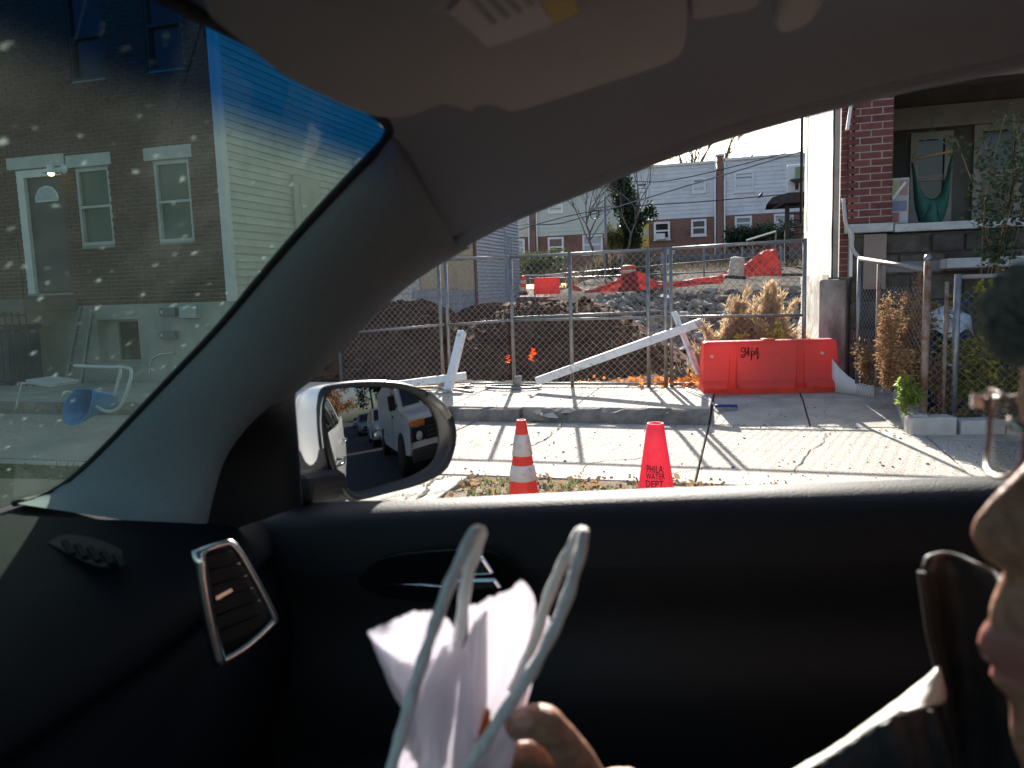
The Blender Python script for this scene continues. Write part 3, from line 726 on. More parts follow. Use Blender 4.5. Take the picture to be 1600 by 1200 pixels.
def brick_face(parent, O, U, N_, W, H, holes, bl=.205, bh=.0573, j=.0105, mt=brick_m, mm=mortar, pieces=300, key=None, depth=.012, z0=0, back=.10):
    """running bond; O = corner, U = along the wall, N_ = outward normal. Bricks proud of a mortar bed; the largest in view are single objects."""
    O = Vector(O); U = Vector(U); N_ = Vector(N_); Zv = Vector((0, 0, 1))
    cells = []; r = 0; z = 0
    while z < H - .02:
        off = 0 if r % 2 == 0 else -(bl + j) / 2; u = off
        while u < W - .01:
            a, b = max(u, 0), min(u + bl, W)
            segs = [(a, b)]
            for (h0, h1, hz0, hz1) in holes:
                ns = []
                for (p, q) in segs:
                    if z + bh <= hz0 or z >= hz1 or q <= h0 or p >= h1: ns.append((p, q)); continue
                    if p < h0: ns.append((p, h0))
                    if q > h1: ns.append((h1, q))
                segs = ns
            for (p, q) in segs:
                if q - p > .03: cells.append((p, q, z, min(z + bh, H)))
            u += bl + j
        z += bh + j; r += 1
    # mortar bed (grid of boxes around holes)
    us = sorted({0, W, *[h[0] for h in holes], *[h[1] for h in holes]}); zs = sorted({0, H, *[h[2] for h in holes], *[h[3] for h in holes]})
    us = [u for u in us if 0 <= u <= W]; zs = [z for z in zs if 0 <= z <= H]
    mb = MB()
    for a, b in zip(us, us[1:]):
        for c, d in zip(zs, zs[1:]):
            um, zm = (a + b) / 2, (c + d) / 2
            if any(h[0] < um < h[1] and h[2] < zm < h[3] for h in holes): continue
            P = [O + U * a + Zv * c, O + U * b + Zv * c, O + U * b + Zv * d, O + U * a + Zv * d]
            mb.prism(P, -N_ * back)
    mb.build('mortar_bed', mm, parent)
    full = {}
    def box_at(m_, p, q, c, d, jit):
        A = O + U * p + Zv * c + N_ * (-.02); e = depth + .02 + jit
        m_.prism([A, A + U * (q - p), A + U * (q - p) + Zv * (d - c), A + Zv * (d - c)], N_ * e)
    if key: cells.sort(key=lambda c_: key(O + U * (c_[0] + c_[1]) / 2 + Zv * c_[2]))
    for i, (p, q, c, d) in enumerate(cells[:pieces]):
        kk = (round(q - p, 3), round(d - c, 3))
        if kk not in full:
            m_ = MB(); A = Vector((0, 0, 0)); L = q - p; h = d - c; e = depth + .02; ch = .004
            bx = [(-L / 2, -h / 2), (L / 2, -h / 2), (L / 2, h / 2), (-L / 2, h / 2)]
            vs = [U * x + Zv * zz - N_ * .02 for x, zz in bx] + [U * x + Zv * zz + N_ * (depth - ch) for x, zz in bx] + [U * (x - math.copysign(ch, x)) + Zv * (zz - math.copysign(ch, zz)) + N_ * depth for x, zz in bx]
            m_.add(vs, [(4, 5, 9, 8), (5, 6, 10, 9), (6, 7, 11, 10), (7, 4, 8, 11), (8, 9, 10, 11), (0, 1, 5, 4), (1, 2, 6, 5), (2, 3, 7, 6), (3, 0, 4, 7)])
            me = m_.mesh('brick'); me.materials.append(mt); full[kk] = me
        o = link('brick', full[kk], parent, O + U * (p + q) / 2 + Zv * (c + d) / 2 + N_ * random.uniform(-.003, .003))
    if len(cells) > pieces:
        m_ = MB()
        for (p, q, c, d) in cells[pieces:]: box_at(m_, p, q, c, d, random.uniform(-.003, .003))
        o = m_.build('brickwork', mt, parent); o['kind'] = 'stuff'

def window(parent, O, U, N_, w_, h_, frame=trim_w, pane=glass_d, fw_=.06, sash=True, rec=.06, sill=True, curtain=None, proud=.01):
    """O = lower-left corner of the opening in the parent's space"""
    O = Vector(O); U = Vector(U); N_ = Vector(N_); Z = Vector((0, 0, 1))
    win = link('window', None, parent, O)
    f = MB()
    def slab_(a, b, c, d, n0, n1): f.prism([U * a + Z * c + N_ * n0, U * b + Z * c + N_ * n0, U * b + Z * d + N_ * n0, U * a + Z * d + N_ * n0], N_ * (n1 - n0))
    slab_(0, fw_, 0, h_, -rec, proud); slab_(w_ - fw_, w_, 0, h_, -rec, proud); slab_(fw_, w_ - fw_, h_ - fw_, h_, -rec, proud); slab_(fw_, w_ - fw_, 0, fw_, -rec, proud)
    f.build('frame', frame, win)
    mid = h_ * .5
    if sash:
        f = MB(); slab_(fw_, w_ - fw_, mid - fw_ * .4, mid + fw_ * .4, -rec, -.012); f.build('meeting_rail', frame, win)
    for (c, d, off) in ((fw_, mid, -rec * .9), (mid, h_ - fw_, -rec * .7)) if sash else ((fw_, h_ - fw_, -rec * .8),):
        f = MB(); slab_(fw_ * .9, w_ - fw_ * .9, c, d, off - .02, off); f.build('pane', pane, win)
    if sill:
        f = MB(); slab_(-.03, w_ + .03, -.05, 0, -.03, .05); f.build('sill', frame, win)
    return win

# ---------------------------------------------------------------- brick house on the left
HX, HY = -7.75, 10.8
t = thing('brick_house', 'dark brick rowhouse with lit porch lamp, seen through the windshield', 'house', (HX, HY, 0))
Fz = 1.36; U = Vector((1, 0, 0)); Nf = Vector((0, -1, 0)); Wd = 7.0
def fx(px, py): p = atY(px, py, HY); return p.x - HX, p.z
ops = {}
dx0, dz1 = fx(25, 268); dx1, _ = fx(95, 262)
wins = [((128, 384), (186, 258)), ((249, 379), (306, 247))]
holes = [(dx0 + Wd, dx1 + Wd, .23, dz1 - Fz)]
wr = []
for (a, b) in wins:
    x0, z0 = fx(*a); x1, z1 = fx(*b); x1 = x0 + .68; wr.append((x0, x1, z0, z1)); holes.append((x0 + Wd, x1 + Wd, z0 - Fz, z1 - Fz))
for (a, b) in (((112, 128), (170, -10)), ((231, 112), (290, -20))):
    x0, z0 = fx(*a); x1, z1 = fx(*b); x1 = x0 + .68; z1 = z0 + 1.35; wr.append((x0, x1, z0, z1)); holes.append((x0 + Wd, x1 + Wd, z0 - Fz, z1 - Fz))
fac = link('facade', None, t)
brick_face(fac, (-Wd, 0, Fz), U, Nf, Wd, 5.6, holes, key=lambda p: (p - Vector((-.3, 0, 2.4))).length)
for (x0, x1, z0, z1) in wr:
    window(t, (x0, -.0, z0), U, Nf, x1 - x0, z1 - z0, frame=trim_g if z1 < 4.2 else mat('dark_sash', (.05, .045, .04), rough=.7), pane=glass_g if z1 < 4.2 else glass_d, fw_=.05, rec=.09, proud=-.01, sill=False)
    if z1 < 4.2: MB().box2((x0 - .14, -.035, z1 + .02), (x1 + .08, .05, z1 + .22)).build('lintel', trim_g, t, bevel=.008)
dr = link('door', None, t)
MB().box2((dx0 + .14, .06, Fz + .25), (dx1 - .0, .11, dz1 - .1)).build('leaf', door_d, dr)
mbx = MB(); mbx.box2((dx0, -.01, Fz + .23), (dx0 + .15, .1, dz1)); mbx.box2((dx0 + .15, -.01, dz1 - .12), (dx1, .1, dz1)); mbx.build('frame', trim_w, dr)
fl = MB(); cx_ = (dx0 + dx1) / 2 + .07; zc = dz1 - .52
ring = [(cx_ + .24 * cos(a), .055, zc + .24 * sin(a)) for a in [pi * i / 12 for i in range(13)]]
MB().prism(ring, (0, -.012, 0)).build('fanlight', mat('fanlight_glass', (.30, .38, .42), rough=.15), dr)
fr = MB(); fr.tube(ring + [ring[0]], .016, 5)
for a in (pi / 4, pi / 2, 3 * pi / 4): fr.tube([(cx_ + .08 * cos(a), .045, zc + .08 * sin(a)), (cx_ + .24 * cos(a), .045, zc + .24 * sin(a))], .008, 4)
fr.build('fanlight_bars', trim_w, dr)
MB().box2((dx0 - .16, -.035, dz1 + .02), (dx1 + .10, .05, dz1 + .22)).build('lintel', trim_g, t, bevel=.008)
# foundation with a basement window
bw0, bz1 = fx(152, 500); bw1, bz0 = fx(222, 566)
mb = MB()
for (a, b, c, d) in ((-Wd, bw0, -.1, Fz), (bw1, 0, -.1, Fz), (bw0, bw1, bz1, Fz), (bw0, bw1, -.1, bz0)): mb.box2((a, -.012, c), (b, .2, d))
mb.build('foundation', foundation_m, t)
window(t, (bw0 + .28, .1, bz0), U, Nf, bw1 - bw0 - .28, bz1 - bz0, pane=glass_d, fw_=.04, rec=.05, sash=False, sill=False, frame=foundation_m)
MB().box2((bw0, .15, bz0), (bw0 + .28, .19, bz1)).build('reveal_panel', foundation_m, t)
# stoop and dark recess under it
sx0, sz0 = fx(0, 470)
MB().box2((-Wd, -1.1, 1.30), (dx1 + .12, -.04, 1.50)).build('stoop_slab', mat('dark_stoop', (.10, .095, .09), (.15, .14, .13), scale=4, rough=.9), t, bevel=.01)
rl = MB()
for k in range(14): rl.tube([(dx1 + .1 - k * .14, -1.06, .1), (dx1 + .1 - k * .14, -1.06, 1.3)], .011, 5)
rl.tube([(dx1 + .1, -1.06, 1.25), (dx1 - 1.9, -1.06, 1.25)], .014, 5); rl.tube([(dx1 + .1, -1.06, .2), (dx1 - 1.9, -1.06, .2)], .014, 5)
black_iron = mat('black_iron', (.012, .012, .013), rough=.5)
rl.build('gate_bars', black_iron, t)
hr = MB(); hr.tube([(dx1 + .1, -1.06, 1.5), (dx1 + .1, -1.06, 2.35), (dx1 - 1.9, -1.06, 2.35)], .014, 5); hr.build('handrail', black_iron, t)
# wall lamp by the door, lit
lx, lz = fx(98, 268)
lamp = link('wall_lamp', None, t, (lx, -.05, lz))
white_en = mat('white_enamel', (.75, .75, .73), rough=.35)
MB().lathe([(.13, -.05), (.12, -.03), (.06, .03), (.05, .08), (0, .1)], (-.03, -.16, 0), 18).build('lamp_shade', white_en, lamp)
MB().tube([(-.03, -.16, .09), (-.02, -.12, .15), (.03, -.03, .12), (.06, 0.03, .06)], .014, 6).build('arm', white_en, lamp)
MB().lathe([(.0, -.02), (.075, -.015), (.075, .01), (0, .015)], (.08, 0, .03), 16, tilt=Matrix.Rotation(pi / 2, 3, 'X')).build('wall_plate', white_en, lamp)
MB().lathe([(0, -.10), (.035, -.09), (.055, -.06), (.04, -.02), (.02, .0)], (-.03, -.16, 0), 14).build('bulb', mat('lit_bulb', (1, .85, .6), rough=.4, emit=((1, .72, .35), 5.0)), lamp)
# side wall: pale clapboards, one by one, running back along the lot
clap = mat('pale_clapboard', (.52, .50, .42), (.61, .59, .51), scale=3, rough=.65, rrand=.08, stretch=(1, .3, 4), dirt_=((.3, .3, .26), 1.5, .5, .72, .6))
MB().box2((-.12, .22, -.1), (-.02, 7.6, 6.9)).build('side_sheathing', clap, t)
MB().box2((-.10, -.03, Fz), (.02, .10, 6.9)).build('corner_board', trim_w, t)
Lb = 7.4; me = MB().prism([(0, .1, 0), (.018, .1, 0), (.002, .1, .125), (0, .1, .125)], (0, Lb, 0)).mesh('clapboard'); me.materials.append(clap)
z = Fz + .02
while z < 6.8:
    link('clapboard', me, t, (-.018, .0, z)); z += .122
side = link('side_window', None, t); p = atX(455, 290, HX)
b0 = Vector((.0, p.y - HY, 2.5)); MB().box2((-.02, b0.y, 2.1), (.05, b0.y + .95, 3.55)).build('surround', clap, side)
MB().box2((.04, b0.y + .2, 2.25), (.06, b0.y + .75, 3.4)).build('boarded_panel', mat('pale_board', (.50, .46, .36), (.58, .54, .44), scale=4, rough=.7), side)
MB().box2((-Wd, .2, Fz), (-.13, 7.6, 6.9)).build('core', foundation_m, t)
MB().box2((-Wd - .1, -.15, 6.9), (.05, 7.7, 7.15)).build('cornice', trim_g, t, bevel=.02)
# meter boxes on the foundation near the corner
mtb = mat('meter_grey', (.16, .17, .17), (.2, .21, .21), scale=5, rough=.5)
for i, (px, py) in enumerate([(268, 487), (268, 523)]):
    x, zz = fx(px, py); bx_ = link('utility_box', None, t, (x, -.06, zz))
    MB().box((0, 0, 0), (.30, .1, .13)).build('case', mtb, bx_, bevel=.01); MB().box((-.1, -.055, 0), (.03, .006, .05)).build('tag', trim_w, bx_)
x, zz = fx(300, 487); MB().box((x, -.06, zz), (.32, .12, .2)).build('meter_panel', mat('pale_meter', (.45, .46, .45), rough=.5), t, bevel=.01)
cd = MB(); x, zz = fx(235, 575); cd.tube(smooth_pts([(x, -.03, zz - .1), (x + .05, -.03, zz + .12), (x + .22, -.03, zz + .22), (x + .5, -.03, zz + .25)], 5), .012, 6); cd.build('conduit_hose', trim_w, t)

# ---------------------------------------------------------------- rear buildings along the lot's left edge (x = HX)
beige = mat('beige_board', (.46, .36, .22), (.53, .43, .28), scale=1.5, rough=.8, rrand=.04)
cinder = mat('cinder_block', (.33, .32, .33), (.43, .42, .43), scale=5, rough=.95, bump=.2, rrand=.06)
t = thing('boarded_annex', 'boarded beige annex on cinder blocks behind the dirt mound', 'building', (HX, 18.4, 0))
y1 = atX(741, 440, HX).y; L = y1 - 18.4
zb = 1.45
seams = [0, .35 * L, .62 * L, L]
for a, b in zip(seams, seams[1:]):
    MB().box2((-.06, a + .006, zb + .95), (0, b - .006, 5.4)).build('board', beige, t)
MB().box2((-.06, .01, zb), (.015, .62 * L, zb + .94)).build('board', beige, t); MB().box2((-.06, .63 * L, zb - .05), (.01, L, zb + .94)).build('board', beige, t)
MB().box2((-.1, L + .0, .1), (.06, L + .14, 5.4)).build('corner_post', mat('brown_post', (.14, .085, .05), (.2, .13, .08), scale=5), t)
MB().box2((-5, -.8, 0), (-.1, L, 5.4)).build('core', beige, t)
for r in range(7):
    yy = -.5 + (.2 if r % 2 else 0)
    while yy < L:
        MB().box2((-.08, yy, .02 + r * .205), (.0, min(yy + .39, L), .02 + r * .205 + .195)).build('block', cinder, t); yy += .4
grey_s = mat('grey_vinyl_siding', (.40, .40, .41), (.46, .46, .47), scale=2, rough=.6, rrand=.04)
t = thing('grey_house', 'grey vinyl sided house behind the fence, next to the boarded annex', 'house', (HX, y1 + .15, 0))
y2 = atX(791, 440, HX).y - y1 - .15; y3 = atX(813, 440, HX).y - y1 - .15
MB().box2((-6, .02, .9), (-.03, y3, 7.0)).build('core', grey_s, t)
MB().box2((-6, 0, -.2), (.05, y2, 1.12)).build('concrete_base', mat('pink_grey_concrete', (.46, .42, .40), (.54, .50, .48), scale=3, rough=.9), t)
MB().box2((-6, y2, -.2), (.02, y3, 1.10)).build('concrete_base', mat('pink_grey_concrete', (1, 1, 1)), t)
z = 1.14; mA = MB().prism([(0, 0, 0), (.036, 0, 0), (.002, 0, .115), (0, 0, .115)], (0, y2 - .05, 0)).mesh('siding_board'); mA.materials.append(grey_s)
mB = MB().prism([(0, 0, 0), (.036, 0, 0), (.002, 0, .115), (0, 0, .115)], (0, y3 - y2 - .06, 0)).mesh('siding_board'); mB.materials.append(grey_s)
while z < 5.6:
    link('siding_board', mA, t, (-.02, .02, z)); link('siding_board', mB, t, (-.02, y2 + .03, z)); z += .113
MB().box2((-.02, y2 - .04, 1.1), (.05, y2 + .04, 7)).build('corner_trim', grey_s, t)
ya = atX(793, 400, HX).y - y1 - .15; yb = atX(799, 400, HX).y - y1 - .15; z1 = atX(796, 371, HX).z; z0 = atX(796, 421, HX).z
window(t, (0.02, ya, z0), (0, 1, 0), (1, 0, 0), yb - ya, z1 - z0, frame=grey_s, pane=glass_d, fw_=.03, sill=False)

# ---------------------------------------------------------------- row of houses up the hill (y = 40)
RB = 40.0
rb_brick = mat('pink_brick', (.17, .085, .062), (.27, .145, .11), scale=16, rough=.9, bump=.2, stretch=(1, 1, 3), dirt_=((.07, .045, .04), 1.2, .5, .7, .8))
sid = [mat('cream_siding', (.50, .48, .40), (.55, .53, .45), scale=2, rough=.6, dirt_=((.3, .28, .22), 1, .5, .75, .6)), mat('pale_green_siding', (.46, .48, .42), (.52, .54, .48), scale=2, rough=.6, dirt_=((.28, .29, .24), 1, .5, .75, .6)),
       mat('blue_grey_siding', (.56, .565, .57), (.62, .625, .63), scale=2, rough=.6, dirt_=((.30, .30, .29), 1.1, .5, .75, .6)), mat('pale_blue_siding', (.58, .585, .60), (.65, .655, .67), scale=2, rough=.6, dirt_=((.32, .32, .31), .9, .5, .75, .6))]
def ry(px, py): return atY(px, py, RB)
def rowhouse(label, px0, px1, zmid, ztop, mt, wlist, zbot=1.6, pr=.0):
    x0, x1 = ry(px0, 350).x, ry(px1, 350).x
    t = thing('row_house', label, 'house', ((x0 + x1) / 2, RB, zbot), 0, 'row of two-storey houses up the hill')
    bx, bz = t.location.x, zbot
    MB().box2((x0 - bx, 0, 0), (x1 - bx, 8, zmid - bz)).build('brick_wall', rb_brick, t)
    MB().box2((x0 - bx, .0, zmid - bz + .004), (x1 - bx, 8, ztop - bz)).build('upper_wall', mt, t)
    # lapped siding courses
    m_ = MB().prism([(x0 - bx, 0, 0), (x0 - bx, -.028, 0), (x0 - bx, -.004, .19), (x0 - bx, 0, .19)], (x1 - x0, 0, 0)).mesh('siding_course'); m_.materials.append(mt)
    z = zmid - .1
    while z < ztop - .1: link('siding_course', m_, t, (0, -.002, z - bz)); z += .195
    MB().box2((x0 - bx, -.12, ztop - bz), (x1 - bx, 8.1, ztop - bz + .12)).build('roof_edge', trim_w, t)
    for (pa, pb, pya, pyb, pane) in wlist:
        A, B = ry(pa, pyb), ry(pb, pya)
        window(t, (A.x - bx, -.035, A.z - bz), (1, 0, 0), (0, -1, 0), B.x - A.x, B.z - A.z, pane=pane, fw_=.10, rec=.03, proud=.05)
    return t, bx, bz
curt = mat('net_curtain', (.35, .36, .36), (.45, .46, .46), scale=3, rough=.7)
blind_g = mat('green_grey_blind', (.20, .25, .24), (.25, .30, .29), scale=2, rough=.5)
rowhouse('cream sided row house at the left end, mostly hidden by the grey house', 740, 829, 4.12, 6.6, sid[0], [(808, 820, 373, 401, curt)])
rowhouse('pale green sided row house with a curtained lower window', 837, 975, 4.10, 6.6, sid[1], [(857, 880, 308, 333, glass_d), (857, 881, 370, 402, glass_d), (911, 942, 366, 398, curt)])
tC, bx, bz = rowhouse('blue-grey sided row house with yellow door and window air conditioner', 976, 1117, 4.62, 7.03, sid[2], [(993, 1013, 283, 310, glass_d), (1081, 1103, 277, 302, blind_g), (1022, 1047, 346, 375, glass_d), (1080, 1104, 342, 369, glass_d)])
a, b = ry(994, 385), ry(1014, 349)
yd = link('door', None, tC); yel = mat('yellow_door', (.50, .32, .06), (.58, .38, .09), scale=3, rough=.5)
MB().box2((a.x - bx, -.05, a.z - bz - .4), (b.x - bx, .02, b.z - bz)).build('leaf', yel, yd)
for i in range(2):
    for k in range(2):
        xx = a.x - bx + .08 + i * .32; zz = a.z - bz - .25 + k * .75; MB().box2((xx, -.065, zz), (xx + .22, -.045, zz + (.5 if k == 0 else .28))).build('door_panel', yel if k == 0 else curt, yd)
p = ry(1033, 370); MB().box((p.x - bx, -.2, p.z - bz), (.42, .35, .3)).build('air_conditioner', trim_w, tC, bevel=.02)
rowhouse('pale blue sided row house with a wide-framed upper window beside the deck', 1133, 1420, 4.64, 7.09, sid[3], [(1147, 1178, 267, 301, blind_g), (1148, 1175, 337, 360, blind_g), (1209, 1240, 333, 360, curt)])
for i, (px, zt, lb) in enumerate([(833, 6.75, 'narrow brick party wall with white downspouts between the cream and pale green houses'), (1125, 7.32, 'narrow brick party wall with white downspouts between the blue houses')]):
    p = ry(px, 350); t = thing('party_wall', lb, 'wall', (p.x, RB, 1.6))
    MB().box2((-.14, -.12, 0), (.14, 8, zt - 1.6)).build('brick_strip', rb_brick, t)
    MB().box2((-.2, -.16, zt - 1.6), (.2, .3, zt - 1.5)).build('cap', trim_g, t)
    for s_ in (-1, 1):
        MB().tube([(s_ * .22, -.1, 0), (s_ * .22, -.1, zt - 1.85)], .045, 8).build('downspout', trim_w, t)
# retaining wall and rough bank under the houses
t = thing('retaining_wall', 'mottled grey retaining wall on the bank below the row houses', 'wall', (0, 33, 1))
a, b = atY(1000, 395, 33), atY(1262, 392, 33)
bwid = .62; x = a.x
stw = mat('mottled_stone', (.16, .155, .15), (.30, .29, .28), scale=2.5, rough=.95, rrand=.2)
r = 0
while r < 6:
    x = a.x - (.3 if r % 2 else 0)
    while x < b.x:
        wv = random.uniform(.45, .75); MB().box2((x, random.uniform(-.03, .03), r * .27 - .1), (x + wv - .02, .5, r * .27 + .155)).build('block', stw, t, bevel=.02, seg=1); x += wv
    r += 1
# ================================================================== house on the right with its porch
t = thing('porch_house', 'stone and brick house with a deep porch and hanging chair, right of the driveway', 'house', (1.0, 9.3, 0))
PX, PY = 1.0, 9.3
def lx_(px, py, y=PY): p = atY(px, py, y); return p.x - PX, p.z
stucco = mat('white_stucco', (.54, .505, .44), (.66, .63, .56), scale=2.2, rough=.9, dirt_=((.30, .26, .20), 2.2, .50, .70, .8), bump=.35, bscale=9, stretch=(1, 1, .35))
stucco_b = mat('stained_stucco', (.17, .15, .125), (.52, .48, .42), scale=3.2, rough=.95, bump=.7, bscale=7, stretch=(1, 1, .5))
stone_h = mat('dark_schist', (.045, .038, .03), (.105, .09, .075), scale=5, rough=.95, bump=.5, bscale=14, rrand=.3)
# white stucco flank facing the lot
mb = MB(); rows = []
for i in range(25):
    y = .42 + 4.3 * i / 24; rows.append([(-.05 + .012 * nz(y * 2, k * .7, 4) - .0 * k, y, 1.25 + 4.6 * k / 20) for k in range(21)])
mb.grid(rows); mb.build('flank_wall', stucco, t)
MB().box2((-.03, .45, 0), (.30, 4.7, 5.9)).build('core', stucco, t)
MB().box2((.30, 2.05, 4.06), (4.6, 4.7, 5.9)).build('upper_storey', stone_h, t)
mb = MB(); rows = []
for i in range(25):
    y = .30 + 4.4 * i / 24; rows.append([(-.10 - .05 * nz(y * 2.2, k * .8, 7) - (.04 if k < 8 else 0.0), y, -.1 + 1.55 * k / 14) for k in range(15)])
mb.grid(rows); mb.build('rough_base', stucco_b, t)
MB().box2((-.09, .32, -.1), (.02, 4.6, 1.42)).build('base_core', stucco_b, t)
MB().box2((-.19, .16, -.1), (.10, .32, 1.40)).build('corner_buttress', stucco_b, t, bevel=.03)
pp = MB(); q = Vector((-.12, 4.45, 0)); pp.tube([(q.x, q.y, 2.3), (q.x, q.y, 5.8)], .022, 8); pp.build('dark_downspout', black_iron, t)
# slim brick return with frame behind the buttress
brick_face(t, (0.0, .10, 1.42), (1, 0, 0), (0, -1, 0), .085, 2.6, [], mt=brick_r, mm=mortar_pale, pieces=60, bl=.2)
MB().box2((.095, .0, 1.42), (.125, .12, 4.0)).build('edge_trim', trim_w, t)
# brick pier on the porch wall
pier = link('brick_pier', None, t)
x0, _ = lx_(1327, 250); x1 = x0 + .42
zt = 3.75; zl = 1.98
brick_face(pier, (x0, 0, zl), (1, 0, 0), (0, -1, 0), x1 - x0, zt - zl, [], mt=brick_r, mm=mortar_pale, pieces=200, bl=.2035, bh=.062, j=.013, depth=.008, back=.12)
brick_face(pier, (x1, .005, zl), (0, 1, 0), (1, 0, 0), .395, zt - zl - .003, [], mt=brick_r, mm=mortar_pale, pieces=100, bl=.2035, bh=.062, j=.013, depth=.008, back=.12)
brick_face(pier, (x0, .40, zl), (0, -1, 0), (-1, 0, 0), .395, zt - zl - .003, [], mt=brick_r, mm=mortar_pale, pieces=100, bl=.2035, bh=.062, j=.013, depth=.008, back=.12)
MB().box2((x0 + .06, .06, zl), (x1 - .06, .4, zt)).build('pier_core', mortar_pale, pier)
# coping of the porch wall
cop = mat('white_coping', (.40, .395, .38), (.52, .515, .50), scale=4, rough=.7, dirt_=((.2, .18, .15), 3, .5, .7, .7))
MB().box2((x0 - .03, -.06, 1.88), (x1 + .02, .36, 1.975)).build('coping', cop, t, bevel=.012)
MB().box2((x1 + .03, -.06, 1.87), (2.35, .34, 1.955)).build('coping', cop, t, bevel=.012)
MB().box2((2.352, -.06, 1.88), (4.5, .34, 1.96)).build('coping', cop, t, bevel=.012)
# stone porch wall laid in blocks
rz_ = [0.0, .30, .58, .86, 1.15, 1.42, 1.65, 1.86]
for k, (a, b) in enumerate(zip(rz_, rz_[1:])):
    x = .13 + (.0 if k % 2 else -.0)
    while x < 4.5:
        wv = random.uniform(.26, .55) if x > .2 or k % 2 else .26
        xe = min(x + wv, 4.5)
        MB().box2((x, random.uniform(-.02, .015), a + .0), (xe - .022, .28, b - .022)).build('stone', stone_h, t, bevel=.012, seg=1); x = xe
MB().box2((.14, .03, 0), (4.5, .30, 1.85)).build('wall_mortar', mat('porch_mortar', (.085, .075, .062), (.13, .115, .1), scale=8, rough=.95), t)
ax, az = lx_(1366, 400); MB().box2((ax - .11, -.05, 1.28), (ax + .11, 0, 1.86)).build('board_panel', mat('brown_panel', (.22, .16, .13), (.28, .21, .17), scale=4), t)
# porch floor ledge, white
xa, za = lx_(1478, 412, 9.0)
MB().box2((xa, -.36, za - .05), (4.5, -.03, za + .05)).build('ledge', cop, t, bevel=.01)
# porch back wall with windows
BY = 1.9
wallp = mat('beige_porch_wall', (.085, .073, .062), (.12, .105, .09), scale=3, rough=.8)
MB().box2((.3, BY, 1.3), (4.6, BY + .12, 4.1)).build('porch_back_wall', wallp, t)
def bk(px, py): return lx_(px, py, PY + BY)
trim_b = mat('worn_trim', (.22, .20, .17), (.29, .26, .225), scale=4, rough=.7)
for (pa, pb, pya, pyb, mt_) in [(1418, 1488, 205, 350, trim_b), (1515, 1598, 190, 350, trim_b)]:
    xa2, z0 = bk(pa, pyb); xb2, z1 = bk(pb, pya)
    window(t, (xa2, BY - .05, z0), (1, 0, 0), (0, -1, 0), xb2 - xa2, z1 - z0, frame=mt_, pane=glass_d, fw_=.09, rec=.04, proud=.03)
xa2, z0 = bk(1392, 350); xb2, z1 = bk(1416, 208); MB().box2((xa2, BY - .03, z0), (xb2, BY - .005, z1)).build('dark_doorway', mat('dark_door_wood', (.02, .015, .012), rough=.6), t)  # near-black wood panel filling the doorway
MB().box2((.35, BY - .14, z1 + .02), (4.6, BY - .04, z1 + .28)).build('head_trim', trim_b, t)
MB().box2((.35, -.02, 1.45), (4.6, BY, 1.56)).build('porch_floor', mat('porch_boards', (.16, .15, .14), (.2, .19, .18), scale=6), t)
# dark beam and ceiling of the porch
MB().box2((x1 + .0, .02, 3.38), (4.6, .34, 3.80)).build('porch_beam', mat('brown_beam', (.085, .062, .048), (.12, .09, .07), scale=5, rough=.8), t)
MB().box2((-.1, -.1, 3.80), (4.7, BY + .1, 4.05)).build('porch_roof', mat('brown_beam', (0, 0, 0)), t)
mb = MB(); a_ = lx_(1345, 165); mb.bar((a_[0] - .04, -.1, 3.75), (a_[0] - .14, -.1, 2.95), .05, .03); mb.build('leaning_slat', trim_w, t)
# bulky service cable down the pier
p1, p2, p3, p4, p5 = [lx_(px, py, 9.2) for px, py in ((1318, 310), (1322, 350), (1330, 365), (1332, 388), (1342, 402))]
MB().tube(smooth_pts([(q[0], -.1, q[1]) for q in (p1, p2, p3, p4, p5)], 5), [.02] * 8 + [.03] * 5 + [.022] * 8, 7).build('service_cable', mat('grey_cable', (.42, .41, .39), (.5, .49, .47), scale=8), t)

t.location = (1.086, 10.1, -.122); t.scale = (1.086, 1.086, 1.086)      # full size, set behind the line of the fence
# hanging chair of green cloth
hm = mat('green_cloth', (.05, .17, .13), (.08, .23, .18), scale=10, rough=.9, trans=.35, tcol=(.1, .35, .27))
HYp = 11.0
t2 = thing('hammock_chair', 'green cloth hammock chair hanging in the porch', 'hanging chair', atY(1455, 352, HYp))
o0 = t2.location.copy()
def hc(px, py, dy=0): return atY(px, py, HYp) - o0 + Vector((0, dy, 0))
L_, R_ = hc(1424, 250), hc(1488, 236)
MB().tube([L_, R_], .016, 8).build('spreader_bar', mat('varnished_wood', (.30, .17, .07), (.38, .22, .1), scale=6), t2)
ap = hc(1457, 205)
for q in (L_, R_): MB().tube([q, ap], .006, 5).build('rope', mat('green_rope', (.12, .22, .18), rough=.9), t2)
MB().tube([ap, hc(1457, 180)], .006, 5).build('rope', mat('green_rope', (0, 0, 0)), t2)
rows = []
outer = smooth_pts([hc(1424, 255), hc(1427, 290), hc(1429, 320), hc(1436, 348)], 4); outr = smooth_pts([hc(1487, 242), hc(1484, 290), hc(1480, 325), hc(1470, 350)], 4)
inl = smooth_pts([hc(1425, 255), hc(1434, 285), hc(1444, 305), hc(1456, 312)], 4); inr = smooth_pts([hc(1486, 244), hc(1476, 283), hc(1467, 305), hc(1456, 312)], 4)
mb = MB(); n = len(outer)
mb.grid([[outer[i].lerp(inl[i], k / 8) + Vector((0, -.10 * sin(pi * k / 8) + .02 * nz(i * .8, k * .9), 0)) for k in range(9)] for i in range(n)])
mb.grid([[inr[i].lerp(outr[i], k / 8) + Vector((0, -.10 * sin(pi * k / 8) + .02 * nz(i * .8, k * .9, 4), 0)) for k in range(9)] for i in range(n)])
bot = [hc(1436, 348), hc(1456, 354), hc(1470, 350)]
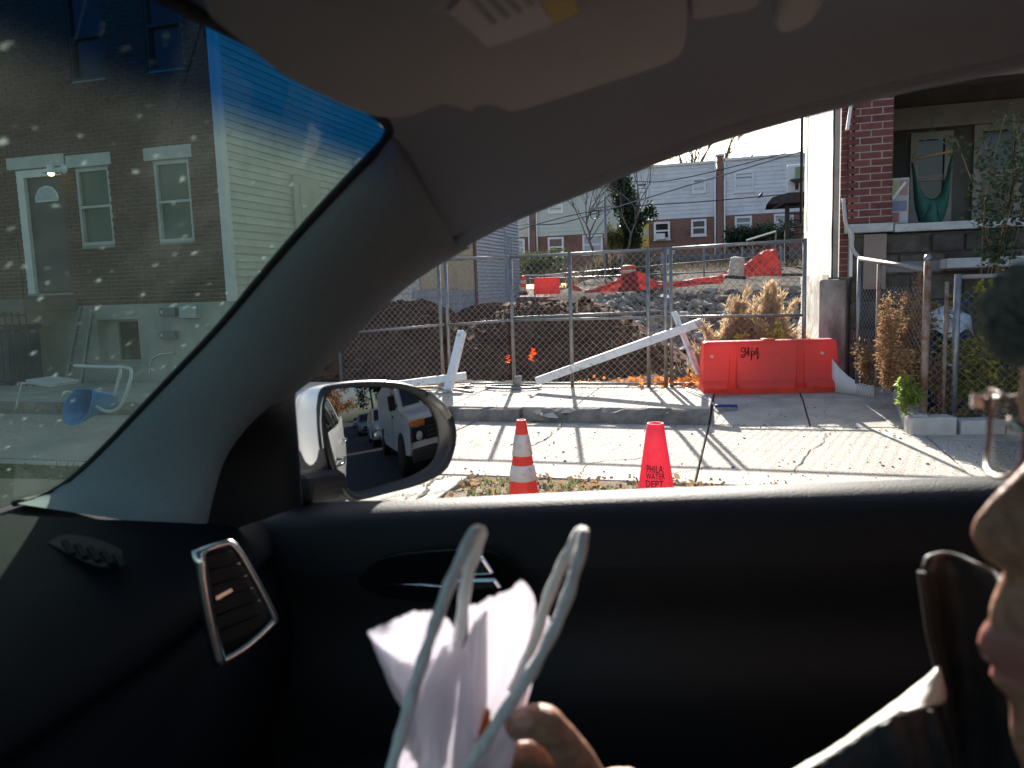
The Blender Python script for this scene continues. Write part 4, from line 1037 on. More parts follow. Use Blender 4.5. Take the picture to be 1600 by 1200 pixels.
mb.grid([[outer[-1].lerp(outr[-1], k / 8) + Vector((0, -.12 * sin(pi * k / 8), -.03 * sin(pi * k / 8) * f)) * 1 + (inl[-1] - outer[-1].lerp(outr[-1], .5)) * (1 - f) * (1 - abs(k / 4 - 1)) for k in range(9)] for f in (0, .35, .7, 1)])
mb.build('cloth_seat', hm, t2, solid=.004)
# painted board with coloured panels propped beside the pier
A, B = atY(1389, 350, 10.45), atY(1421, 277, 10.45)
t3 = thing('painted_board', 'small painted board with pale coloured panels propped beside the brick pier', 'board', A)
W_, H_ = (B - A).x, (B - A).z
MB().box2((0, 0, 0), (W_, .025, H_)).build('backing', mat('pale_paint', (.42, .38, .34), (.5, .46, .42), scale=9), t3)
for i, (u0, u1, v0, v1, c_) in enumerate([(.05, .45, .6, .95, (.38, .36, .18)), (.5, .95, .62, .95, (.36, .22, .2)), (.1, .9, .28, .5, (.22, .22, .30)), (.05, .5, .03, .24, (.36, .14, .13)), (.55, .95, .03, .24, (.5, .49, .47))]):
    MB().box2((W_ * u0, -.006, H_ * v0), (W_ * u1, .0, H_ * v1)).build('painted_panel', mat('paint_%d' % i, c_, rough=.8), t3)
mb = MB(); mb.bar((W_ * .15, -.01, H_ * .55), (W_ * .8, -.01, H_ * .9), .008, .03); mb.build('white_stroke', trim_w, t3)

# ---- yard in front of the porch: kerb wall, fence posts, weeds
blk = mat('yard_kerb_concrete', (.40, .38, .35), (.52, .50, .47), scale=4, rough=.9, bump=.3)
t = thing('yard_kerb', 'low concrete kerb wall edging the weedy yard', 'kerb wall', (1.45, 8.0, 0))
a, b = atZ(1392, 612, .0), atZ(1413, 672, .0)
def kb(p0, p1, w_, h_, nm='kerb_block'): return MB().bar((p0.x - 1.45, p0.y - 8, h_ / 2 - .05), (p1.x - 1.45, p1.y - 8, h_ / 2 - .05), w_, h_ + .1).build(nm, blk, t, bevel=.015)
e = Vector((1.50, 7.72, 0)); g_ = Vector((1.62, 9.2, 0))
kb(g_, e.lerp(g_, .52), .16, .20); kb(e.lerp(g_, .50), e, .17, .17)
kb(Vector((1.42, 7.74, 0)), Vector((1.80, 7.80, 0)), .20, .155); kb(Vector((1.83, 7.82, 0)), Vector((2.2, 7.9, 0)), .2, .12); kb(Vector((2.23, 7.9, 0)), Vector((6.5, 8.0, 0)), .2, .10)
mb = MB(); mb.grid([[(1.6 + .25 * i, 7.9 + .12 * j, .06 + .05 * nz(i * .5, j * .4)) for i in range(24)] for j in range(13)])
structure(mb.build('yard_soil', leafdirt))
t = thing('yard_fence', 'old chain link yard fence with rusty posts around the weeds', 'fence', (1.7, 8.0, .05))
FO = t.location.copy()
def yf(px, py, y): return atY(px, py, y) - FO
P1t, P1b = yf(1450, 404, 7.85), yf(1441, 652, 7.85)
P2t, P2b = yf(1497, 428, 7.95), yf(1484, 645, 7.95)
P1b = Vector((P1t.x, P1t.y, 0)); P2b = Vector((P2t.x, P2t.y, 0)) 
po = link('post', None, t)
MB().tube([P1b, P1t], .032, 10).build('shaft', rust, po); MB().lathe([(.036, -.02), (.036, .01), (.02, .035), (0, .04)], P1t, 12).build('cap', galv, po)
po = link('post', None, t); MB().tube([P2b, P2t], .03, 10).build('shaft', galv, po)
for zz in (.25, .6, .95): MB().tube([P2t.lerp(P2b, zz) + Vector((-.09, 0, 0)), P2t.lerp(P2b, zz) + Vector((.04, 0, 0))], .016, 6).build('clamp', galv, po)
P3t = yf(1343, 404, 9.25); MB().tube([P3t + Vector((0, 0, -1.35)), P3t], .022, 8).build('post', galv, t)
P4t = yf(1374, 412, 8.75); MB().tube([P4t + Vector((0, 0, -1.25)), P4t], .022, 8).build('post', rust, t)
P5t = yf(1480, 440, 7.92); MB().tube([Vector((P5t.x, P5t.y, .05)), P5t], .018, 8).build('post', rust, t)
MB().tube([P3t, P1t + Vector((0, 0, -.1))], .024, 8).build('top_rail', galv, t)
farr = Vector((P2t.x + 4, P2t.y + .1, P2t.z)); MB().tube([P2t + Vector((0, 0, -.03)), farr], .02, 8).build('top_rail', galv, t)
mw = MB(); d1 = (P1t - P3t); L1 = Vector((d1.x, d1.y, 0)).length
link_mesh(mw, 0, L1, .1, 1.28, .075, .0017, lambda u, z: Vector((P3t.x, P3t.y, 0)).lerp(Vector((P1t.x, P1t.y, 0)), u / L1) + Vector((0, 0, z)))
link_mesh(mw, 0, 3.9, .08, 1.22, .075, .0017, lambda u, z: Vector((P2t.x + u, P2t.y + .02 * u, z)))
link_mesh(mw, 0, max(P2t.x - P1t.x, .2), .08, 1.0, .075, .0017, lambda u, z: Vector((P1t.x + u, P1t.y + .1 * u, z)))
mw.build('wire_mesh', wire_m, t)
# covered blue bin behind the fence
bp = atY(1478, 470, 8.7)
t = thing('covered_bin', 'blue bin with a pale plastic cover behind the yard fence', 'bin', (bp.x, 8.7, .05))
MB().lathe([(.17, 0), (.2, .5), (.215, .95)], n=18).build('tub', mat('bin_blue', (.012, .025, .11), (.018, .035, .15), scale=4, rough=.5), t)
rows = [[(.23 * cos(a_) * f, .23 * sin(a_) * f, .95 + .12 * (1 - f) + (-.14 + .04 * sin(5 * a_)) * max(f - .95, 0) * 8) for a_ in [2 * pi * i / 30 for i in range(31)]] for f in (0.02, .5, .8, .95, 1.05, 1.08)]
MB().grid(rows).build('plastic_cover', mat('clear_plastic_sheet', (.55, .6, .66), (.68, .72, .78), scale=14, rough=.25, bump=.4, bscale=30), t)
MB().box((0, 0, 1.08), (.40, .05, .03)).build('lid_strap', mat('bin_blue', (0, 0, 0)), t)
t = thing('blue_drum', 'dark blue drum standing in the yard behind the vines', 'drum', (3.05, 9.0, .05))
MB().lathe([(.27, 0), (.29, .03), (.28, .3), (.295, .32), (.28, .34), (.28, .62), (.295, .64), (.28, .66), (.28, .92), (.26, .95), (0, .95)], n=22).build('shell', mat('drum_blue', (.015, .035, .16), (.02, .05, .2), scale=4, rough=.45), t)
MB().lathe([(.05, .94), (.05, .975), (0, .975)], (.12, 0, 0), 10).build('bung', black_r, t)
p = atZ(1371, 578, .16)
mb = MB(); rows = []
for i in range(9):
    f = i / 8; rows.append([(p.x + (.11 * sin(pi * min(f * .93 + .07, 1)) + .02 * nz(a_, f * 4)) * cos(a_), p.y + .09 * sin(pi * min(f * .93 + .07, 1)) * sin(a_) * (1 + .3 * nz(a_ * 2, f * 3)), .12 + .24 * f) for a_ in [2 * pi * k / 14 for k in range(15)]])
mb.grid(rows, smooth=False); tag(mb.build('plastic_bag', mat('white_plastic_bag', (.72, .72, .72), (.8, .8, .8), scale=12, rough=.4, trans=.3)), 'knotted white plastic bag on the kerb wall by the weeds', 'bag')
# ================================================================== vegetation
bark = mat('grey_bark', (.10, .09, .08), (.17, .155, .14), scale=8, rough=.95)
drystem = mat('dry_stem', (.24, .15, .08), (.40, .28, .16), scale=10, rough=.9, trans=.25)
plume_m = mat('dry_plume', (.36, .25, .14), (.55, .42, .27), scale=14, rough=.9, trans=.45, tcol=(.6, .45, .28))
brownweed = mat('brown_weed', (.20, .11, .05), (.36, .22, .115), scale=9, rough=.9, trans=.3)
yellowleaf = mat('yellow_leaf', (.42, .36, .04), (.55, .45, .06), scale=9, rough=.7, trans=.5, tcol=(.7, .6, .08))
vineleaf = mat('vine_leaf', (.12, .14, .03), (.28, .26, .05), scale=7, rough=.7, trans=.45)
ivy_m = mat('ivy_leaf', (.015, .032, .012), (.035, .06, .02), scale=6, rough=.6, trans=.2)
hedge_m = mat('shrub_leaf', (.03, .055, .022), (.07, .10, .04), scale=5, rough=.7, trans=.3)
straw = mat('dry_grass', (.10, .08, .05), (.17, .14, .095), scale=6, rough=1, spec=.05, trans=.3)

def branch(mb, p, d, L, r, depth, spread=.55, rise=.15, kids=3):
    pts = [p]; q = Vector(p); dd = Vector(d).normalized(); n = 5
    for i in range(n):
        dd = (dd + Vector((random.gauss(0, .14), random.gauss(0, .14), random.gauss(0, .10) + rise * .2))).normalized()
        q = q + dd * L / n; pts.append(q.copy())
    rs = [r * (1 - .6 * i / n) for i in range(n + 1)]
    mb.tube(pts, rs, 6 if r > .02 else 4, caps=False)
    if depth <= 0: return
    for k in range(kids + (1 if depth > 1 else 0)):
        i = random.randint(2, n); a = random.random() * 6.3
        nd = (dd + Vector((cos(a), sin(a), random.uniform(-.1, .8))) * spread * random.uniform(.7, 1.3)).normalized()
        branch(mb, pts[i], nd, L * random.uniform(.5, .78), rs[i] * .62, depth - 1, spread, rise, kids)
def bare_tree(label, base, H, r, lean=(0, 0, 1), depth=3, seed=1, kids=3, spread=.6):
    random.seed(seed); t = thing('bare_tree', label, 'tree', base, 0, 'bare trees on the hillside')
    mb = MB(); tr = [Vector((0, 0, -.2))]; d = Vector(lean).normalized()
    for i in range(1, 7): tr.append(d * H * .45 * i / 6 + Vector((random.gauss(0, .03), random.gauss(0, .03), 0)) * H * .3)
    mb.tube(tr, [r * (1 - .08 * i) for i in range(7)], 8); mb.build('trunk', bark, t)
    mb = MB()
    for i in range(3, 7):
        for k in range(2):
            a = random.random() * 6.3
            branch(mb, tr[i], d + Vector((cos(a) * .9, sin(a) * .6, random.uniform(.1, .8))), H * random.uniform(.28, .45), r * .5, depth, spread, .1, kids)
    mb.build('crown', bark, t)
    return t
b = atY(905, 400, 31); bare_tree('many-stemmed bare tree left of the ivy-covered trunk', (b.x + .6, 31, 2.2), 4.2, .06, (-.15, 0, 1), 3, 11, 3, .75)
b = atY(975, 390, 30); bare_tree('pale slender bare tree rising in front of the ivy', (b.x, 30, 2.1), 5.4, .05, (.25, 0, 1), 2, 5, 2, .4)
b = atY(1075, 260, 60); bare_tree('distant bare tree topping the row house roof', (b.x, 60, 3), 14, .17, (.05, 0, 1), 3, 9, 3, .45)
b = atY(1110, 250, 62); bare_tree('second distant bare tree showing above the party wall', (b.x - .5, 62, 3), 13, .15, (.1, 0, 1), 3, 23, 3, .45)
random.seed(77)
def leafmass(mb, c, rad, n, size, wid=.6, droop=0.0):
    for _ in range(n):
        v = Vector((random.gauss(0, 1), random.gauss(0, 1), random.gauss(0, 1))).normalized() * random.random() ** .4
        p = Vector((c[0] + v.x * rad[0], c[1] + v.y * rad[1], c[2] + v.z * rad[2]))
        mb.leaf(p, (random.gauss(0, 1), random.gauss(-.3, 1), random.gauss(0, 1) - droop), size * random.uniform(.6, 1.3), wid)
# ivy swallowed trunk
base = atY(978, 388, 31.5)
t = thing('ivy_tree', 'dark trunk thickly wrapped in ivy before the yellow door', 'tree', (base.x, 31.5, 2.1))
MB().tube([(0, 0, -.2), (.02, 0, 1.5), (-.1, 0, 3.2), (.05, 0, 4.6)], [.14, .12, .09, .05], 8).build('trunk', bark, t)
mb = MB()
for k in range(46):
    f = k / 45; z = .1 + 4.4 * f; p = atY(976 + 10 * sin(f * 5) - 4 * f, 388 - 112 * f, 31.5)
    wv = (.56 - .10 * f + .16 * nz(k * .6, 1)); leafmass(mb, (p.x - base.x, random.gauss(0, .12), z), (wv, .4, .22), 210, .13)
for k in range(9): p = atY(1002 + k * 2.5, 345 - 3 * k if k < 5 else 325 + 4 * (k - 5), 31.5); leafmass(mb, (p.x - base.x, 0, p.z - 2.1), (.2, .2, .25), 60, .12)
mb.build('crown', ivy_m, t)
# dark evergreen shrub and grasses on the bank
def shrub(label, px, py, y, rad, mt, n=1500, size=.12, zoff=0, name='shrub', cat='shrub', grp='shrubs on the bank'):
    p = atY(px, py, y); t = thing(name, label, cat, (p.x, y, p.z - rad[2]), 0, grp)
    st = MB()
    for k in range(5): a = k * 1.3; st.tube([(0, 0, -.5), (cos(a) * rad[0] * .5, sin(a) * rad[1] * .4, rad[2] * 1.2)], [.03, .012], 5)
    st.build('stem', bark, t)
    mb = MB()
    for k in range(14):
        a = random.random() * 6.3; f = random.random() ** .5 * .65
        leafmass(mb, (cos(a) * f * rad[0], sin(a) * f * rad[1], rad[2] * (1 + random.uniform(-.5, .55))), (rad[0] * .45, rad[1] * .45, rad[2] * .45), n // 14, size)
    mb.build('crown', mt, t); return t
shrub('dark evergreen shrub in front of the pale blue house', 1165, 372, 33.5, (1.1, .8, .6), ivy_m, 2400, .13)
shrub('loose brown-green shrub beside the deck posts', 1212, 365, 33.2, (.9, .6, .6), hedge_m, 1300, .12)
shrub('straggly green bush at the grey house corner below the cream house', 842, 410, 30, (1.1, .6, .55), hedge_m, 1700, .12)
shrub('yellow-green conifer left of the ivy trunk', 958, 372, 30.8, (.4, .4, .75), mat('olive_conifer', (.06, .065, .02), (.13, .13, .045), scale=5, rough=.8, trans=.3), 1500, .10)
# dry grass on the bank
mb = MB()
for _ in range(5200):
    x = random.uniform(-10, 4); y = random.uniform(27, 32.5); z = land(x, y)
    for k in range(2): mb.leaf((x, y, z), (random.gauss(0, .35), random.gauss(0, .35), 1), random.uniform(.3, .95) * (1.0 if x < -3.5 else .3), .06)
tag(mb.build('dry_grass', straw), 'tall dry grass on the bank below the row houses', None, None, 'stuff')

# plume grass in front of the heap, behind the gate panel
def plume(label, tips, y, seed):
    random.seed(seed); px, py = tips[0]; b = atY(px, 590, y)
    t = thing('plume_grass', label, 'grass', (b.x, y, .05), 0, 'dry plume grasses behind the gate panel')
    st = MB(); pl = MB(); lf = MB()
    for (qx, qy) in tips:
        top = atY(qx, qy, y + random.uniform(-.15, .15)) - t.location
        for k in range(5):
            o_ = Vector((random.gauss(0, .10), random.gauss(0, .08), 0)); tp = top + Vector((random.gauss(0, .11), 0, random.gauss(-.05, .10)))
            P = smooth_pts([o_, o_.lerp(tp, .45) + Vector((-.05, 0, .06)), o_.lerp(tp, .8) + Vector((-.02, 0, .06)), tp], 4)
            st.tube(P, [.006 * (1 - .7 * i / (len(P) - 1)) for i in range(len(P))], 4, caps=False)
            Q = resample(P, 40)
            for i in range(360):
                f = .30 + .70 * random.random() ** .8; kq = min(int(f * 39), 38); q = Q[kq]; tg = (Q[kq + 1] - Q[kq]).normalized()
                pl.leaf(q + Vector((random.gauss(0, .035), random.gauss(0, .035), random.gauss(0, .04))) * (1.25 - f * .95), tg + Vector((random.gauss(.18, .4), random.gauss(0, .4), random.gauss(-.1, .35))), random.uniform(.05, .14), .10)
    for _ in range(240):
        lf.leaf((random.gauss(0, .22), random.gauss(0, .15), random.uniform(0, .35)), (random.gauss(0, .6), random.gauss(0, .5), 1), random.uniform(.15, .4), .07)
    st.build('stems', drystem, t); pl.build('plumes', plume_m, t); lf.build('leaves', drystem, t)
plume('tall leaning pale plume grass tuft reaching toward the white wall', [(1213, 440), (1205, 455), (1195, 470), (1188, 488), (1178, 495)], 10.9, 3)
plume('low bushy plume grass tuft behind the middle of the gate panel', [(1148, 465), (1160, 480), (1140, 495), (1130, 510), (1165, 505)], 10.8, 4)
plume('short dense dry grass tuft at the foot of the white wall', [(1225, 500), (1238, 515), (1212, 515), (1190, 520), (1247, 535)], 10.6, 6)
plume('sparse brown tuft beside the gate post', [(1120, 520), (1105, 530), (1135, 530)], 10.7, 8)
random.seed(5)
mb = MB()
for px, py in [(1155, 492), (1160, 525), (1218, 512), (1212, 530), (1216, 518), (1205, 522), (1152, 530), (1223, 528)]:
    p = atY(px, py, 10.4)
    for k in range(9): mb.leaf(p + Vector((random.gauss(0, .03), random.gauss(0, .03), random.gauss(0, .03))), (random.gauss(0, 1), random.gauss(0, 1), random.gauss(0, .8)), .06, .7)
tag(mb.build('yellow_leaves', yellowleaf), 'few yellow leaves in the plume grass', None, None, 'stuff')

# yard plants
def weed(label, px, ptop, pbot, y, wid, mt, n, size, name='weed', seed=1, wdt=.35, mt2=None):
    random.seed(seed); A, B = atY(px, ptop, y), atY(px, pbot, y); H = A.z - B.z
    t = thing(name, label, 'plant', (B.x, y, B.z), 0, 'weeds in the front yard'); st = MB(); lf = MB(); l2 = MB()
    for k in range(9):
        tp = Vector((random.gauss(0, wid * .45), random.gauss(0, wid * .3), H * random.uniform(.55, 1.0))); o_ = Vector((random.gauss(0, wid * .2), 0, 0))
        P = smooth_pts([o_, o_.lerp(tp, .5) + Vector((random.gauss(0, .04), 0, 0)), tp], 5)
        st.tube(P, .004, 4, caps=False)
        for i in range(n // 9):
            q = random.choice(P[2:]) + Vector((random.gauss(0, wid * .16), random.gauss(0, wid * .16), random.gauss(0, .04)))
            (lf if random.random() < .75 or not mt2 else l2).leaf(q, (random.gauss(0, 1), random.gauss(0, .8), random.gauss(-.1, .7)), size * random.uniform(.6, 1.4), wdt)
    st.build('stems', drystem, t); lf.build('leaves', mt, t)
    if mt2: l2.build('yellow_leaves', mt2, t)
weed('tall brown seeding weed between the two fence posts', 1418, 430, 610, 8.7, .20, brownweed, 3400, .036, seed=2)
weed('feathery dead brown weed leaning over the kerb wall', 1400, 500, 600, 8.4, .17, brownweed, 2000, .04, seed=3)
weed('brown weed tangle right behind the rusty post', 1432, 455, 600, 8.4, .14, brownweed, 2000, .038, seed=13)
weed('bushy green weed growing over the kerb end', 1413, 585, 640, 7.75, .12, mat('bright_weed', (.06, .12, .02), (.16, .24, .05), scale=8, rough=.6, trans=.5, tcol=(.3, .45, .08)), 420, .05, seed=4, wdt=.4)
weed('yellowing vine climbing the fence right of the galvanised post', 1540, 430, 620, 8.15, .17, vineleaf, 1100, .05, name='climbing_vine', seed=5, wdt=.7, mt2=yellowleaf)
weed('dark green vine tangle between the posts', 1470, 455, 630, 8.5, .14, vineleaf, 500, .05, name='climbing_vine', seed=6, wdt=.7)
weed('yellow-green shrub behind the spectacles at the yard edge', 1580, 545, 640, 8.3, .28, vineleaf, 1200, .045, name='yard_shrub', seed=7, wdt=.5, mt2=yellowleaf)
weed('dead twiggy weed at the house corner', 1362, 535, 600, 9.0, .16, brownweed, 1200, .04, seed=9)
weed('tall dead weed standing left of the rusty post', 1388, 445, 610, 8.2, .15, brownweed, 2200, .04, seed=41)
weed('reddish brown weed spilling over the kerb wall', 1425, 545, 625, 7.95, .20, brownweed, 1800, .045, seed=42)
weed('low leafy green tangle behind the galvanised post', 1508, 520, 630, 8.25, .22, vineleaf, 1500, .05, name='climbing_vine', seed=43, wdt=.6, mt2=yellowleaf)
weed('yellow-green vine hanging on the fence at the right edge', 1568, 440, 560, 8.1, .16, vineleaf, 1100, .05, name='climbing_vine', seed=44, wdt=.7, mt2=yellowleaf)
weed('dry brown stalks at the foot of the galvanised post', 1475, 560, 640, 8.05, .15, brownweed, 1100, .04, seed=45)
# tall plant rising before the porch window
weed('leggy shrub with small pale leaves rising in front of the porch', 1560, 170, 430, 8.7, .42, hedge_m, 1100, .055, name='leggy_shrub', seed=10, wdt=.55)
random.seed(31)
mb = MB()
for _ in range(1500):
    x = random.uniform(1.55, 4.5); y = random.uniform(7.85, 9.2); mb.leaf((x, y, .1 + random.random() * .06), (random.gauss(0, 1), random.gauss(0, 1), random.gauss(.1, .4)), random.uniform(.03, .08), .6)
tag(mb.build('fallen_leaves', dryleaf), 'dead leaves covering the front yard', None, None, 'stuff')

# deck on posts at the right of the row houses
wood_d = mat('dark_deck_wood', (.045, .035, .03), (.09, .07, .06), scale=6, rough=.9)
DY = 28.0
p = atY(1232, 372, DY); t = thing('deck', 'dark roofed deck on posts between the shrubs and the white wall', 'deck', (p.x, DY, 1.7)); O_ = t.location.copy()
def dk(px, py, dy=0): return atY(px, py, DY) - O_ + Vector((0, dy, 0))
a, b = dk(1200, 318), dk(1285, 298)
MB().prism([dk(1198, 319), dk(1285, 314), dk(1285, 298), dk(1232, 301), dk(1207, 308)], (0, 2.2, 0)).build('platform', wood_d, t)
for px in (1231, 1261):
    q = dk(px, 312); MB().box2((q.x - .07, .3, -.3), (q.x + .07, .44, q.z)).build('post', wood_d, t)
for k in range(5):
    q0, q1 = dk(1233, 322 + 11 * k), dk(1262, 320 + 11 * k); MB().bar(q0 + Vector((0, .37, 0)), q1 + Vector((0, .37, 0)), .2, .04).build('tread', wood_d, t)
q0, q1 = dk(1208, 326), dk(1236, 310); MB().bar(q0, q1, .06, .07).build('brace', wood_d, t)
wht = mat('white_deck_shed', (.72, .72, .70), (.78, .78, .76), scale=3, rough=.6)
a, b = dk(1230, 300), dk(1290, 250); MB().box2((a.x, .5, a.z), (b.x, .6, b.z)).build('white_screen', wht, t, bevel=.12, seg=3)
a, b = dk(1244, 277), dk(1290, 255); MB().box2((a.x, .44, a.z), (b.x, .48, b.z)).build('green_panel', mat('pale_green_panel', (.22, .30, .16), (.34, .42, .27), scale=1.5, rough=.6), t)
q = dk(1246, 285); MB().lathe([(.05, -.2), (.06, 0), (.22, .1), (.22, .14), (0, .14)], (q.x, .3, q.z), 14).build('dark_basin', mat('dark_basin', (.06, .06, .065), rough=.6), t)
t = thing('lean_to_roof', 'pale sheet metal lean-to roof edge below the deck', 'roof'); q0, q1 = atY(1166, 376, 27), atY(1212, 362, 27)
MB().bar(q0, q1, .8, .05).build('sheet', mat('bright_sheet_metal', (.6, .62, .65), rough=.3, metal=.7), t); MB().bar(q1 + Vector((0, 0, -.6)), q1, .05, .05).build('post', galv, t); MB().bar(q0 + Vector((.2, 0, -.6)), q0 + Vector((.2, 0, 0)), .05, .05).build('post', galv, t)
# overhead wires
cable = mat('black_cable', (.02, .02, .02), rough=.6)
for i, (pts, y0, lb) in enumerate([([(800, 330), (960, 288), (1040, 283), (1140, 262), (1280, 225)], 30, 'upper black overhead cable across the blue-grey house'), ([(800, 362), (900, 335), (1000, 322), (1100, 315), (1200, 306)], 29, 'lower black overhead cable across the row houses'), ([(805, 350), (850, 351), (880, 348), (915, 338)], 28, 'bright sagging overhead wire before the pale green house')]):
    P = smooth_pts([atY(px, py, y0) for px, py in pts], 8)
    P = [P[0] + (P[0] - P[1]).normalized() * 12] + P + [P[-1] + (P[-1] - P[-2]).normalized() * 12]
    tag(MB().tube(P, .016 if i < 2 else .022, 5).build('overhead_cable', cable if i < 2 else galv), lb, 'cable', 'overhead cables')
p = atY(948, 390, 27); t = thing('utility_mast', 'thin grey mast with a short crossarm in front of the bare tree', 'pole', (p.x, 27, 1.6))
q = atY(945, 325, 27); MB().tube([(0, 0, 0), (q.x - p.x, 0, q.z - 1.6 + .35)], .045, 8).build('pole', galv, t)
MB().bar((q.x - p.x - .5, 0, q.z - 1.6), (q.x - p.x + .35, 0, q.z - 1.55), .05, .05).build('crossarm', galv, t)
ring = [Vector((q.x - p.x - .34 + .15 * cos(a), -.05, q.z - 1.6 - .2 + .15 * sin(a))) for a in [2 * pi * i / 20 for i in range(20)]]
MB().tube(ring, .018, 5, closed=True).build('cable_coil', cable, t)
p = atY(1188, 309, 29); t = thing('bird', 'small dark bird perched on the lower overhead cable', 'bird', p + Vector((0, 0, .02)))
mb = MB(); mb.lathe([(0, -.1), (.035, -.06), (.05, 0), (.04, .06), (.0, .1)], (0, 0, .05), 10, tilt=Matrix.Rotation(.7, 3, 'Y')); mb.build('body', cable, t); MB().lathe([(0, -.03), (.03, 0), (.02, .025), (0, .03)], (.07, 0, .13), 8).build('head', cable, t); MB().bar((-.06, 0, 0), (-.14, 0, -.06), .03, .01).build('tail', cable, t)

# ================================================================== forecourt of the brick house
G0 = 7.9
lawn = MB(); p = atZ(40, 760, 0)
lw = MB(); lw.grid([[(p.x - 3 + .3 * i, p.y - 2.2 + .2 * j, .02 + .02 * nz(i, j)) for i in range(19)] for j in range(15)]); structure(lw.build('verge', mat('verge_grass_soil', (.05, .06, .025), (.10, .10, .05), scale=12, rough=1)))
lg = MB()
for _ in range(5000): lg.leaf((random.uniform(p.x - 2.8, p.x + 2.2), random.uniform(p.y - 2.1, p.y + .5), .02), (random.gauss(0, .5), random.gauss(0, .5), 1), random.uniform(.03, .09), .14)
tag(lg.build('grass', greenleaf), 'short grass on the verge beyond the windshield corner', None, None, 'stuff')
bluep = mat('blue_barrow_paint', (.06, .26, .52), (.08, .32, .60), scale=6, rough=.45)
tube_w = mat('pale_tube_steel', (.62, .64, .64), rough=.35, metal=.3)
WY = atZ(115, 664, .14).y
def wz(px, py, y=WY): return atY(px, py, y)
t = thing('wheelbarrow', 'blue wheelbarrow tipped on its nose with pale tube handles', 'wheelbarrow', wz(115, 664)); O_ = t.location.copy()
def wb(px, py, dy=0): return wz(px, py) - O_ + Vector((0, dy, 0))
rim = smooth_pts([wb(118, 608), wb(142, 608), wb(143, 625), wb(135, 650), wb(118, 664), wb(104, 662), wb(97, 648), wb(103, 625), wb(118, 608)], 4)
cen = wb(122, 636, .28); mb = MB(); mb.grid([[r_.lerp(cen + (r_ - cen) * .35, f) + Vector((0, .30 * f, 0)) for r_ in rim] for f in (0, .3, .6, .85, 1)]); n_ = len(rim)
mb.f.append(tuple((4 * n_ + i) for i in range(n_ - 1))); mb.sm.append(True); mb.build('tray', bluep, t, solid=.008)
MB().tube(smooth_pts([wb(104, 573, .1), wb(150, 575, .1), wb(185, 576, .1), wb(194, 583, .1), wb(190, 605, .1), wb(183, 625, .1), wb(172, 641, .1), wb(155, 645, .1), wb(138, 637, .1)], 5), .018, 7).build('handle_frame', tube_w, t)
MB().tube(smooth_pts([wb(150, 576, .3), wb(154, 585, .3), wb(150, 605, .3), wb(144, 625, .3)], 5), .018, 7).build('handle_frame', tube_w, t)
CY_ = atZ(30, 641, .14).y
t = thing('folding_chair', 'tumbled pale tube folding chair beside the blue wheelbarrow', 'chair', wz(70, 640, CY_)); O_ = t.location.copy()
def fc(px, py, dy=0): return wz(px, py, CY_) - O_ + Vector((0, dy, 0))
MB().tube(smooth_pts([fc(25, 640), fc(34, 602), fc(40, 599), fc(65, 598), fc(100, 600)], 5), .014, 6).build('leg_frame', tube_w, t)
MB().tube(smooth_pts([fc(55, 627, .4), fc(64, 618, .4), fc(98, 634, .4)], 5), .014, 6).build('leg_frame', tube_w, t)
MB().bar(fc(62, 593), fc(103, 599), .4, .05).build('seat', mat('pale_seat', (.45, .46, .45), rough=.5), t, bevel=.01)
p = wz(20, 560, 10.1); t = thing('wheeled_bin', 'dark blue wheeled bin beside the stoop of the brick house', 'bin', (p.x, 10.1, 0))
MB().prism([(-.28, -.3, .08), (.28, -.3, .08), (.32, -.34, 1.0), (-.32, -.34, 1.0)], (0, .62, 0)).build('body', mat('bin_navy', (.012, .03, .07), (.018, .04, .09), scale=4, rough=.5), t, bevel=.03)
MB().box((0, -.03, 1.05), (.68, .72, .08)).build('lid', mat('bin_navy', (0, 0, 0)), t, bevel=.03)
for s_ in (-1, 1): MB().lathe([(.0, -.03), (.1, -.03), (.1, .03), (0, .03)], (s_ * .25, .28, .1), 14, tilt=Matrix.Rotation(pi / 2, 3, 'Y')).build('wheel', black_r, t)
a, b = wz(128, 516, 10.4), wz(140, 610, 10.4)
t = thing('step_ladder', 'grey step ladder leaning on the foundation by the basement window', 'ladder', (b.x, 10.3, 0))
for s_, dy in ((-.12, 0), (.12, 0)): MB().bar((s_ * 1.3, -.25, 0), (s_ - .08, .3, 1.35), .03, .06).build('rail', mat('ladder_grey', (.26, .27, .26), rough=.5, metal=.4), t)
for k in range(5): f = .15 + k * .18; MB().bar((-.15 * (1.3 - .3 * f) - .08 * f, -.25 + .55 * f, 1.35 * f), (.15 * (1.3 - .3 * f) - .08 * f, -.25 + .55 * f, 1.35 * f), .05, .02).build('rung', mat('ladder_grey', (0, 0, 0)), t)
# ================================================================== the car we sit in
random.seed(12)
car = thing('car', 'white car around the camera: pillar, dashboard, door and mirror in view', 'car', (0, 0, 0), CYAW)
def carP(px, py, p0, n):
    r = to_car(ray(px, py)); o = Vector((0, 0, EYE)); p0 = Vector(p0); n = Vector(n); return o + r * ((p0 - o).dot(n) / r.dot(n))
black_pl = mat('black_trim_plastic', (.0045, .005, .006), rough=.55, bump=.05, bscale=300)
dash_pl = mat('dashboard_plastic', (.005, .0065, .009), (.0065, .008, .011), scale=30, rough=.8, spec=.1, bump=.08, bscale=300)
door_pl = mat('door_top_vinyl', (.007, .0085, .011), (.009, .0105, .0135), scale=60, rough=.62, spec=.25, bump=.12, bscale=300)
pillar_pl = mat('grey_pillar_cloth', (.165, .19, .21), (.19, .215, .235), scale=200, rough=.8, bump=.08, bscale=500)
liner_m = mat('grey_headliner', (.28, .335, .40), (.305, .36, .425), scale=300, rough=.95, bump=.12, bscale=500)
